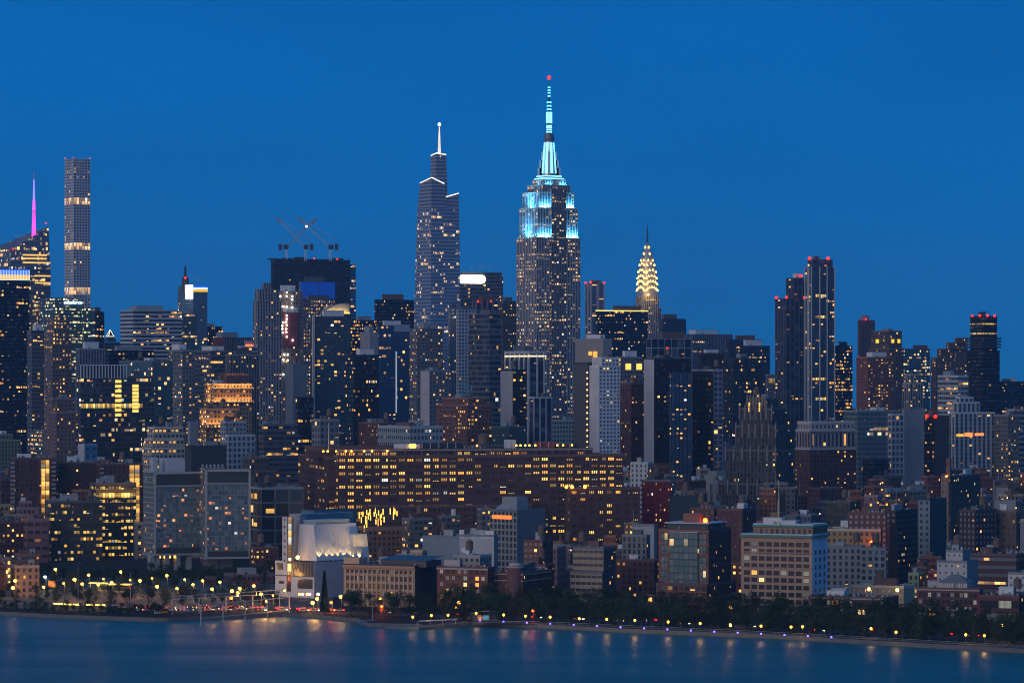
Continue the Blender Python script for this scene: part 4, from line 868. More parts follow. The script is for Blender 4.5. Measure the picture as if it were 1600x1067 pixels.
bld(AT,'lower glass step on the flank of the dark glass apartment tower',524,528,549,520,3230,('apt',dict(lit=.12)))
B=T('thin white vertical line'); x0,x1,y0,y1=B.top; m=MB(); u=.56; m.box(x0+(x1-x0)*u-.6,x0+(x1-x0)*u+.6,y0-.5,y0-.05,zof(645,B.D)-GZ,zof(549,B.D)-GZ); m.build('white_line',[glow('white_line',(.6,.7,.9),.55)],B.root)
m=MB(); m.box(x0+(x1-x0)*.5,x1+.3,y0-.3,y0+12,zof(518,B.D)-GZ,zof(507,B.D)-GZ); m.build('pale_cap',[principled('cap_panel',(.30,.34,.42),.6)],B.root)
B=T('amber windows and a blue roof frame'); z=B.ztop; x0,x1,y0,y1=B.top; p=loc(B,729,B.D+30,z and 617)
m=MB()
for a in (-4.6,0,4.6): m.box(a-.3,a+.3,-.3,.3,3,10.2)
for c in (3,6.6,10.2): m.box(-4.9,4.9,-.3,.3,c-.3,c+.3)
for a in (-4.6,4.6): m.tube((a,.3,10),(a,4.5,0),.25,n=4)
m.box(-1.2,1.2,-1,1,-.5,3)
o=m.build('roof_frame',[principled('roof_frame_blue',(.10,.34,.42),.6)],B.root); o.location=(p.x,p.y,z)
B=T('white portal columns'); x0,x1,y0,y1=B.top
m=MB(); m.box(x0-1.5,x1+1.5,y0-1.5,y1,B.h,B.h+2.2); m.build('portal_cornice',[PALE],B.root); strip_light(B,'cornice_light',555.2,WARM,1.3,'LR',out=1.2)
fins(B,6,PALE,0,.7,1.2,40,'L','portal_column',[0,.2,.4,.6,.8,.98]); fins(B,2,PALE,0,.6,1.2,40,'R','portal_column',[.5,.95])
B=T('pale-framed glass'); beacons(B,[(915,442,B.D),(923,441,B.D),(944,442,B.D+15)],2.0)
B=T('two small red roof'); beacons(B,[(747,471,B.D-4),(767,471,B.D-4)],1.5)
B=T('large dark panes'); beacons(B,[(1043,545,B.D-60)],2.0)
B=T('lower of the twin'); beacons(B,[(1213,465,B.D),(1229,464.5,B.D),(1257,465,B.D),(1252,431,B.D+10)],1.9)
B=T('tallest right-hand'); beacons(B,[(1265,404,B.D+5),(1294,404,B.D+5)],2.2); fins(B,4,PALE,0,.45,.9,0,'L','fin',[.05,.4,.6,.97]); fins(B,3,PALE,0,.45,.9,0,'R','fin',[.33,.66,.99])
for y in (460,493,590,621): strip_light(B,'lit_floor',y,AMB,2.6,'R',0,.12,.15,.62)
B=T('last tower on the right'); beacons(B,[(1519,493.5,B.D),(1531,493,B.D),(1543,493,B.D),(1554,493.5,B.D+8)],1.7)
m=MB(); z=B.ztop; x0,x1,y0,y1=B.top; m.tube(((x0+x1)/2,(y0+y1)/2,z),((x0+x1)/2,(y0+y1)/2,z+4),.6); m.poly([((x0+x1)/2-8,(y0+y1)/2-8,z+4),((x0+x1)/2+8,(y0+y1)/2-3,z+4.3),((x0+x1)/2+8,(y0+y1)/2+4,z+4.6),((x0+x1)/2-8,(y0+y1)/2+4,z+4.2),((x0+x1)/2,(y0+y1)/2,z+5.4)],[(0,1,4),(1,2,4),(2,3,4),(3,0,4),(3,2,1,0)]); m.build('roof_canopy',[M_DKSTEEL],B.root)
for k in range(4):
    m=MB(); x0,x1,y0,y1,zz=B.levels[0]; zk=zof(530+k*4.5,B.D)-GZ; m.box(x0-1.2,x1+1.2,y0-1.2,y1,zk,zk+1.6); m.build('balcony',[M_DKSTEEL],B.root)
for y in (505,520): strip_light(B,'lit_floor',y,glow('lit_floor_warm',(1,.5,.2),.9),1.4,'L',1,.2)
B=T('two red roof lights, left of'); beacons(B,[(1448,650,B.D),(1461.5,650.5,B.D)],1.9)
B=T('small red light behind'); beacons(B,[(1353,499,B.D)],1.6)
B=T('yellow lit crown niches'); x0,x1,y0,y1,z=B.levels[1]
for f,u in (('L',.35),('R',.25),('R',.75)):
    m=MB()
    if f=='L': c=y1-(y1-y0)*u; m.box(x0-.5,x0-.05,c-2.6,c+2.6,z-12,z-8)
    else: c=x0+(x1-x0)*u; m.box(c-1.7,c+1.7,y0-.5,y0-.05,z-12,z-8)
    m.build('crown_niche',[glow('niche_light',(1,.62,.04),1.3)],B.root)
B=T('yellow lit louvre'); strip_light(B,'lit_louvre',591,YEL,5,'R',0,.3,.1,.8)
B=T('two yellow lit bays'); 
for u in (.35,.85): strip_light(B,'lit_bay',568,YEL,5,'R',0,.3,u-.12,u+.1)
B=T('amber lit openings'); strip_light(B,'lit_opening',552,AMB,5,'L',0,.3,0,1) if 0 else None
m=MB(); x0,x1,y0,y1=B.top
for a,b,c,d in ((.2,.33,549,558),(.38,.5,549,555)): m.box(x0-.6,x0-.05,y0+(y1-y0)*a,y0+(y1-y0)*b,zof(d,B.D)-GZ,zof(c,B.D)-GZ)
m.build('lit_opening',[AMB],B.root)
B=T('line of tiny lights'); 
for i in range(14): p=loc(B,917.5,B.D-2,582+i*9); m=MB(); m.ball((0,0,0),.8,n=6,m=4); m.box(-.2,.2,0,1.2,-.2,.2,1); o=m.build('wall_light',[glow('wall_light',(1,.45,.16),3),M_DKSTEEL],B.root); o.location=(p.x,p.y,p.z)  # glowing balls stand in for a column of lit windows
B=T('orange shop lights'); strip_light(B,'shop_light',676,glow('shop_orange',(1,.22,.05),2),3,'R',0,.4,.25,.42); strip_light(B,'shop_light',678,AMB,2,'R',0,.4,.05,.2); strip_light(B,'shop_light',677,glow('shop_orange',(1,.22,.05),2),2,'R',0,.4,.5,.7)
B=T('one glowing yellow floor'); x0,x1,y0,y1=B.top; strip_light(B,'lit_floor',631,YEL,3.3,'R',0,.3,0,.84)
m=MB()
for i in range(16): u=.62*i/15; m.box(x0+(x1-x0)*u-.35,x0+(x1-x0)*u+.35,y0-.6,y0,B.h-.5,zof(571,B.D)-GZ)
m.box(x0-.4,x0+(x1-x0)*.63,y0-.7,y0+.4,zof(571,B.D)-GZ,zof(569.5,B.D)-GZ); m.build('finned_crown',[principled('white_fin',(.62,.64,.70),.6)],B.root)
m=MB(); m.box(x0+1,x0+(x1-x0)*.6,y0+1.5,y1-1,B.h-.1,zof(572,B.D)-GZ); m.build('crown_core',[M_DKSTEEL],B.root)
for px,r0,r1 in ((199.5,592,652),(233.5,600,645)):
    p=loc(B,px,B.D,r0); q=loc(B,px,B.D,r1); m=MB(); nn=8
    for i in range(nn): zz=q.z+(p.z-q.z)*(i+.5)/nn; m.box(p.x-2.6,p.x+2.6,y0-.5,y0-.32,zz-1.2,zz+1.0)
    m.build('lit_stair_window',[YEL],B.root)
B=T('red-brown') if 0 else T('small red sign'); m=MB(); x0,x1,y0,y1=B.top; m.box(x0+(x1-x0)*.3,x0+(x1-x0)*.75,y0-.4,y0+.1,B.h+.6,B.h+2.4); m.box(x0+(x1-x0)*.34,x0+(x1-x0)*.36,y0-.2,y0,B.h-.5,B.h+.7,1); m.box(x0+(x1-x0)*.68,x0+(x1-x0)*.70,y0-.2,y0,B.h-.5,B.h+.7,1); m.build('red_sign',[glow('red_sign',(1,.12,.03),3),M_DKSTEEL],B.root)
for key,rows in (('floodlit amber loft',(604,625)),('lower amber-lit terrace',(660,)),):
    B=T(key); x0,x1,y0,y1=B.top
    for y in rows:
        z=zof(y,B.D)-GZ; lamp('AREA',((x0+x1)/2,y0-2.2,z-1),3800,(1,.48,.12),B.root,(x1-x0,.5),(0,.5,1)); lamp('AREA',(x0-2.2,(y0+y1)/2,z-1),1500,(1,.48,.12),B.root,(.5,y1-y0),(.5,0,1))
        m=MB(); m.box(x0-2.6,x1+.5,y0-2.6,y0-.05,z-2.2,z-1.6); m.build('ledge',[M_TRIM],B.root)
        m=MB()
        for i in range(9): m.box(x0+(x1-x0)*i/8-.35,x0+(x1-x0)*i/8+.35,y0-2.5,y0-1.9,z-1.6,z-1.1)
        o=m.build('floodlight',[AMB],B.root); o['kind']='stuff'
B=T('floodlit amber loft'); x0,x1,y0,y1=B.top; m=MB(); m.box(x0+(x1-x0)*.4,x1-2,y0+4,y1-2,B.h,zof(583,B.D)-GZ); m.build('penthouse',[principled('penthouse_brick',(.16,.085,.075),.85,noise=.2)],B.root)
bld('low_building','small pyramid-roofed tower top with glowing edges, behind the white-banded slab',160,164,188,535,4700,('bandg',dict(lit=.05,row=.2)),parapet=False,stuff='none'); 
PB=MB(); D=4700; c=at(172,D+20,zof(534,D)); t=thing('pyramid_roof_tower','glass pyramid rooftop outlined in white light, behind the white-banded slab','roof pyramid',c,R(30)); s=D/F
q=11.5*s*.72; base=[(-q,-q,0),(q,-q,0),(q,q,0),(-q,q,0)]; ap=(0,0,19*s); bo=12*s*.75
m=MB(); m.poly(base+[ap],[(0,1,4),(1,2,4),(2,3,4),(3,0,4)]); m.build('pyramid_glass',[M_DKSTEEL],t)
m=MB(); mid=[tuple(b[i]*.55+ap[i]*.45 for i in range(3)) for b in base]
for i in range(4): m.tube(mid[i],ap,.45,n=4); m.tube(mid[i],mid[(i+1)%4],.45,n=4)
m.build('edge_light',[glow('pyramid_edge',(1,.85,.6),1.8)],t)

# ---------------------------------------------------------------- the long brick block
def corner_pts(B,x0,xc,x1,D):
    a=B.th; ex=Vector((math.cos(a),math.sin(a))); ey=Vector((-math.sin(a),math.cos(a)))
    n,w,d=rect(x0,xc,x1,D,a); o=n-B.ctr; lx,ly=o.dot(ex),o.dot(ey); return [(lx,ly),(lx+w,ly),(lx+w,ly+d),(lx,ly+d)]
def volume(B,name,x0,xc,x1,yt,yb,D,sty,roof='dark',lsty=None,par=True,top=None):
    """another volume of the same building; top = (x0,xc,x1,dD) makes it taper."""
    P=corner_pts(B,x0,xc,x1,D); fm,p=facade(sty); lm=facade(lsty)[0] if lsty else fm
    z0=(zof(yb,D)-GZ) if yb else 0; z1=zof(yt,D)-GZ; Q=corner_pts(B,*top[:3],D+top[3]) if top else P
    m=MB(); m.ring(P,z0,z1,p['bay'],p['flr'],mats=[0,0,0,1],ptop=Q); m.quad([(*q,z1-.02) for q in Q],2); m.quad([(*q,z0) for q in reversed(P)],2)
    if par and not top:
        xs=[q[0] for q in P]; ys=[q[1] for q in P]; x0,x1,y0,y1=min(xs),max(xs),min(ys),max(ys)
        for a,b,c,d in ((x0-.15,x1+.15,y0-.15,y0+.4),(x0-.15,x1+.15,y1-.4,y1+.15),(x0-.15,x0+.4,y0+.4,y1-.4),(x1-.4,x1+.15,y0+.4,y1-.4)): m.box(a,b,c,d,z1-.5,z1+1,3)
    return m.build(name,[fm,lm,ROOF[roof],M_PAR(p['wall'])],B.root), P, Q, z0, z1
def long_block():
    D=2330; B=bld('warehouse','very long dark brick block with rows of yellow windows and roof terraces',476,530,926,704,D,'google',th=14,stuff='none',ref='the long brick block')
    volume(B,'wing',520,528,974,714,None,D-14,'google')
    volume(B,'wing',466,512,540,716,None,D-4,('google',dict(lit=.12,row=.04)))
    volume(B,'lower_wing',884,890,1000,764,None,D-30,('google',dict(lit=.2,row=.12,ww=.5)))
    volume(B,'lower_wing',560,575,830,792,None,D-28,('google',dict(lit=.05,row=0)))
    volume(B,'roof_house',480,488,614,702,715,D+8,('google',dict(lit=0,row=0,ww=.3)))
    x0,x1,y0,y1=B.top; z=B.h; nb=max(1,round((x1-x0)/5.4)); pm=principled('block_pier',(.19,.10,.085),.85,noise=.25,nscale=.3)
    for i in range(0,nb+1,2):
        m=MB(); c=x0+(x1-x0)*i/nb; m.box(c-.55,c+.55,y0-.5,y0-.02,0,z+1.2); m.build('pier',[pm],B.root)
    for k in (0,1,5,9):
        m=MB(); zz=z-k*4.15+.1; m.box(x0-.7,x1+.7,y0-.7,y0-.52,zz-.35,zz+.35); m.build('string_course',[M_TRIM if k==0 else pm],B.root)
    for (a,b,yt,nm,mat) in ((622,662,694,'roof_house',M_WHITE),(660,730,692,'roof_plant',M_DKSTEEL),(730,770,697,'roof_house',ROOF['grey']),(806,820,688,'roof_house',M_WHITE),(857,885,691,'roof_house',principled('roof_house_red',(.25,.07,.06),.8)),(888,925,694,'roof_plant',M_DKSTEEL)):
        p=loc(B,a,D+20,700); q=loc(B,b,D+20,700); m=MB(); m.box(p.x,q.x-1,y0+9+B.rng.random()*3,y0+24,z-.2,zof(yt,D+20)-GZ)
        n=max(2,int((q.x-p.x)/5))
        for i in range(n): m.box(p.x+(q.x-p.x)*i/n,p.x+(q.x-p.x)*i/n+.3,y0+8.4,y0+9.2,z,zof(yt,D+20)-GZ,1)
        m.build(nm,[mat,M_STEEL],B.root)
    tank(B,loc(B,762,D+25,700).x,y0+14,z,3.2,6,3)
    for px in (503,510,524,540,549,570,583,608,)+(655,650)+(760,826,833,841,848,858,895,905,920): 
        p=loc(B,px,D,703); yy=y0+3 if px>615 else y0-2; zz=z if px>615 else zof(704,D)-GZ-3
        m=MB(); r=.7 if px not in (650,655) else 1.5; m.ball((0,0,1.2),r); m.box(-.1,.1,-.1,.1,-1,1,1); o=m.build('roof_lamp',[M_AMBER,M_DKSTEEL],B.root); o.location=(p.x,yy,zz+1.5)
    for px,py in ((885,760.5),(894,760.5),(914,760.5)):
        p=loc(B,px,D-32,py); m=MB(); m.ball((0,0,0),1.1); m.box(-.15,.15,0,2,-.2,.2,1); o=m.build('wall_light',[M_AMBER,M_DKSTEEL],B.root); o.location=p
    # flagpole with a lit base
    p=loc(B,514.5,D,700); m=MB(); m.tube((p.x,y0+4,z),(p.x,y0+4,zof(661,D)-GZ),.3,.15); m.build('flagpole',[principled('flagpole_pale',(.7,.66,.5),.5)],B.root); lamp('SPOT',(p.x,y0+3,z+1),1500,(1,.65,.2),B.root,.3,(0,.05,1),spot_size=R(20))
long_block()

# roof terrace with hanging tube lanterns
def lantern_terrace():
    D=2215; B=bld('low_building','low terrace building under a cluster of glowing vertical amber tube lanterns',556,575,640,828,D,('brown',dict(lit=.1)),th=20,stuff='none',ref='the lantern terrace')
    r=random.Random(8); pts=[(564,806),(569,803),(573,800),(571,812),(577,806),(580,800),(583,809),(586,803),(590,806),(592,798),(596,808),(598,802),(601,806),(604,800),(606,812),(566,812),(575,818),(588,815),(594,816),(602,817),(617,799),(620,806),(626,800),(629,803),(623,797),(573,826)]
    x0,x1,y0,y1=B.top
    m=MB()
    for i in range(5):
        u=i/4; m.box(x0+(x1-x0)*u-.12,x0+(x1-x0)*u+.12,y0+1,y0+1.3,B.h,zof(794,D)-GZ)
    m.box(x0,x1,y0+1,y0+1.3,zof(794,D)-GZ-.3,zof(794,D)-GZ); m.box(x0,x1,y0+9,y0+9.3,zof(794,D)-GZ-.3,zof(794,D)-GZ)
    for i in range(5):
        u=i/4; m.box(x0+(x1-x0)*u-.12,x0+(x1-x0)*u+.12,y0+1.3,y0+9,zof(794,D)-GZ-.3,zof(794,D)-GZ)
    m.build('pergola',[M_DKSTEEL],B.root)
    LT=glow('tube_lantern',(1,.50,.07),3.2,True)
    for px,py in pts:
        p=loc(B,px,D+3,py); h=r.uniform(1.3,2.4); m=MB(); m.cyl(0,0,.29,.29,-h,h,8); m.tube((0,0,h),(0,0,max(h+.5,zof(794,D)-GZ-p.z-.2)),.05,n=4,mat=1); o=m.build('tube_lantern',[LT,M_DKSTEEL],B.root); o.location=(p.x,y0+r.uniform(1.5,8),p.z)
lantern_terrace()

# ---------------------------------------------------------------- panelled hotel on stilts
def hotel():
    D=2230; zb=zof(868,D)-GZ
    P=('apt',dict(wall=(.24,.35,.38),glass=(.09,.145,.165),bay=1.9,flr=3.05,ww=.9,wh=.9,lh=.6,lit=.10,row=0,refl=.12,la=(1,.24,.05),lb=(1,.45,.13),st=1.5,vary=.95,vexp=1.6))
    G=('grid',dict(wall=(.34,.36,.36),glass=(.10,.12,.14),bay=3,flr=4.6,ww=.72,wh=.76,lit=.03))
    B=bld('hotel','panelled concrete hotel of two tall slabs raised on stilts',224,241,316,738,D,P,th=24,lsty=G,zb=zb,parapet=False,stuff='none',ref='the hotel on stilts')
    fr=principled('hotel_concrete',(.36,.37,.37),.8,noise=.2,nscale=.2); dk=principled('hotel_band',(.05,.055,.06),.4)
    def frame(root,x0,x1,y0,y1,z0,z1):
        m=MB(); t=1.1; o=.7
        m.box(x0-.2,x0+t,y0-o,y0-.03,z0,z1); m.box(x1-t,x1+.2,y0-o,y0-.03,z0,z1); m.box(x0+t,x1-t,y0-o,y0-.03,z1-t,z1+.4); m.box(x0+t,x1-t,y0-o,y0-.03,z0,z0+t); m.box(x0+t,x1-t,y0-o,y0-.03,z1-8.6,z1-7.8)
        m.box(x0-o,x0-.25,y0-o,y1,z1-.2,z1+.6); m.box(x0-o,x0-.25,y0-o,y1,z0-.2,z0+.6); m.build('frame',[fr],root)
        m=MB(); m.box(x0+t,x1-t,y0-.25,y0-.04,z1-7.8,z1-t); m.build('glass_band',[dk],root); m=MB(); m.box(x0+t,x1-t,y0-.25,y0-.04,z0+t,z0+4.6); m.build('glass_band',[dk],root)
    x0,x1,y0,y1=B.top; frame(B.root,x0,x1,y0,y1,zb,B.h)
    # second slab, hinged a little
    n,w,d=rect(318,321,391,D-6,R(14)); c,s=math.cos(R(14)),math.sin(R(14))
    sl=link('second_slab',None,B.root); ctr=Vector((n.x+c*w/2-s*9,n.y+s*w/2+c*9)); rel=ctr-B.ctr; ca,sa=math.cos(B.th),math.sin(B.th)
    h2=zof(734,D-6)-GZ; zb2=zof(892-19,D-6)-GZ
    fm,p=facade(P); m=MB(); q=[(-w/2,-9),(w/2,-9),(w/2,9),(-w/2,9)]; m.ring(q,zb2,h2,p['bay'],p['flr']); m.quad([(*v,h2-.02) for v in q],1); m.quad([(*v,zb2) for v in reversed(q)],1)
    bpy.data.objects.remove(sl); sl=m.build('second_slab',[fm,ROOF['dark']],B.root)
    sl.location=(rel.x*ca+rel.y*sa,-rel.x*sa+rel.y*ca,0); sl.rotation_euler[2]=R(14)-B.th
    frame(sl,-w/2,w/2,-9,9,zb2,h2)
    for px in (237,246,263,283,303):
        p=loc(B,px,D+3,890); m=MB(); m.poly([(p.x-1.7,y0+2,0),(p.x+1.7,y0+2,0),(p.x+1.7,y0+6,0),(p.x-1.7,y0+6,0),(p.x-1.1,y0+1,zb),(p.x+1.1,y0+1,zb),(p.x+1.1,y0+8,zb),(p.x-1.1,y0+8,zb)],[(0,1,5,4),(1,2,6,5),(2,3,7,6),(3,0,4,7)]); m.build('stilt',[fr],B.root)
    for px in (345,372):
        p=loc(B,px,D+3,890); m=MB(); m.poly([(p.x-4,y0+3,0),(p.x+4,y0+3,0),(p.x+4,y0+9,0),(p.x-4,y0+9,0),(p.x-3,y0+3,zb),(p.x+3.4,y0+3,zb),(p.x+3.4,y0+9,zb),(p.x-3,y0+9,zb)],[(0,1,5,4),(1,2,6,5),(2,3,7,6),(3,0,4,7)]); m.build('stilt',[fr],B.root)
    m=MB(); a=loc(B,258,D+10,735); b=loc(B,291,D+10,735); m.box(a.x,b.x,y0+4,y1-3,B.h-.1,zof(716,D+10)-GZ); m.build('roof_house',[principled('pale_plant_house',(.42,.47,.52),.7,noise=.1)],B.root)
    m=MB(); a=loc(B,234,D+10,735); b=loc(B,242,D+10,735); m.box(a.x,b.x,y0+4,y0+9,B.h-.1,zof(714,D+10)-GZ); m.build('roof_stack',[principled('pale_plant_house',(.42,.47,.52),.7)],B.root)
    for i in range(6):
        p=loc(B,328+i*7.2,D+8,733); m=MB(); m.box(-.9,.9,-1,1,0,.5); m.cyl(0,0,.8,.8,.5,2.6,8); o=m.build('roof_fan',[M_UNIT],B.root); o.location=(p.x,y0+7,h2)
    for i in range(4):
        p=loc(B,252+i*9,D+2,884); m=MB(); m.ball((0,0,0),.8); o=m.build('entrance_lamp',[M_AMBER],B.root); o.location=(p.x,y0+3,zb-1)
hotel()

# ---------------------------------------------------------------- metal-clad museum
def museum():
    D=1960; B=bld('museum','pale metal-clad museum with a tapered white upper volume and amber stair light',430,491,538,878,D,('blankg',dict(wall=(.50,.50,.56))),th=48,lsty=('blank',dict(wall=(.78,.78,.80))),parapet=False,stuff='none',cat='museum',ref='the metal-clad museum')
    x0,x1,y0,y1=B.top; z=B.h; d=y1-y0
    # riverside face: dark glass storey and large window
    def lf(name,a,b,yt,yb,mat,o=.18):
        m=MB(); m.box(x0-o,x0-.02,y1-d*b,y1-d*a,zof(yb,D)-GZ,zof(yt,D)-GZ); return m.build(name,[mat],B.root)
    gl=principled('museum_glass',(.05,.055,.06),.12,spec=.9)
    lf('glass_storey',.30,.99,878,901,gl); lf('gallery_window',.58,.96,905,920,gl)
    lf('recess',.30,.41,902,926,gl); lf('window',.05,.20,882,892,gl); lf('window',.10,.23,910,914,gl)
    lf('lit_window',.33,.42,882,894,PANES['y'],.3); lf('storey_line',.0,1,900.4,901.6,M_DKSTEEL,.3)
    for i in range(9): lf('mullion',.32+i*.075,.326+i*.075,878,901,M_STEEL,.26)
    st=('blank',dict(wall=(.62,.63,.65))); sd=('blankg',dict(wall=(.34,.38,.44)))
    volume(B,'stair_tower',441,448.6,450.5,807,878,D+6,sd,lsty=('white',dict(wall=(.60,.60,.62),bay=9,flr=8,ww=.3,wh=.35,lit=.1)),par=False)
    volume(B,'stair_tower',448,457.5,459,808,878,D+12,sd,lsty=('stair',dict(wall=(.3,.3,.3),lit=3,flr=4.4,bay=9,ww=.55,wh=.8,la=(1,.46,.06),lb=(1,.6,.16),st=1.3)),par=False)
    volume(B,'stair_tower',457,468,478,806,878,D+18,sd,lsty=sd,par=False)
    volume(B,'rear_volume',452,470,552,803,878,D+26,('blankg',dict(wall=(.13,.26,.36))),lsty=sd,roof='pale',par=False)
    volume(B,'rear_volume',470,490,556,797,878,D+40,('blankg',dict(wall=(.10,.2,.28))),par=False)
    v=volume(B,'tapered_volume',464,495,566,820,876.5,D+4,('blank',dict(wall=(.78,.80,.84))),lsty=('blank',dict(wall=(.84,.84,.86))),roof='pale',par=False,top=(468,490,556,6))
    volume(B,'roof_monitor',474,494,546,812.5,820.5,D+12,('blank',dict(wall=(.35,.45,.52))),roof='pale',par=False)
    volume(B,'terrace_wing',538,552,578,835,880,D+22,('blank',dict(wall=(.75,.75,.75))),roof='pale',par=False,top=(540,552,573,4))
    _,P,Q,z0,z1=v
    # cladding seams on the tapered faces
    m=MB()
    for i in range(1,16):
        f=i/16; a=Vector((*P[0],z0)).lerp(Vector((*P[1],z0)),f); b=Vector((*Q[0],z1)).lerp(Vector((*Q[1],z1)),f); m.tube(a,b,.06,n=3)
    for i in range(1,11):
        f=i/11; a=Vector((*P[0],z0)).lerp(Vector((*P[3],z0)),f); b=Vector((*Q[0],z1)).lerp(Vector((*Q[3],z1)),f); m.tube(a,b,.06,n=3)
    m.build('cladding_seam',[principled('seam_metal',(.5,.51,.53),.6)],B.root)
    # terrace lights washing the right-hand metal face, and the bright corner lamp
    for i,f in enumerate((.08,.24,.36,.48,.62,.76,.9)):
        a=Vector((*P[0],z0)).lerp(Vector((*P[1],z0)),f); lamp('SPOT',(a.x,a.y-1.6,z0+.7),2400 if i else 3000,(1,.62,.22),B.root,.3,(0,.30,1),spot_size=R(75))
        m=MB(); m.box(a.x-.3,a.x+.3,a.y-2.0,a.y-1.6,z0,z0+.5); m.build('terrace_lamp',[M_DKSTEEL],B.root)
    c=corner_pts(B,552,556,580,D+15)[0]
    for k in range(3): lamp('SPOT',(c[0]+2+k*6,c[1]-3,z0+1),4200,(1,.62,.2),B.root,.3,(0,.35,1),spot_size=R(90))
    p=loc(B,466,D-2,876); m=MB(); m.ball((0,0,0),1.0); m.tube((0,0,-3),(0,0,-.6),.1,mat=1); o=m.build('corner_lamp',[glow('corner_lamp',(1,.45,.06),18,True),M_DKSTEEL],B.root); o.location=(x0-1.2,y1-d*.62,z+2.2)
    for px,c_ in ((468,M_AMBER),(473,glow('lobby_pink',(1,.25,.6),6,True)),(480,M_AMBER),(484,glow('lobby_pink',(1,.25,.6),6,True)),(497,M_WARMW)):
        p=loc(B,px,D-14,928); m=MB(); m.ball((0,0,0),.75); m.tube((0,0,-max(1.5,p.z)),(0,0,-.6),.08,mat=1); o=m.build('lobby_lamp',[c_,M_DKSTEEL],B.root); o.location=p
museum()

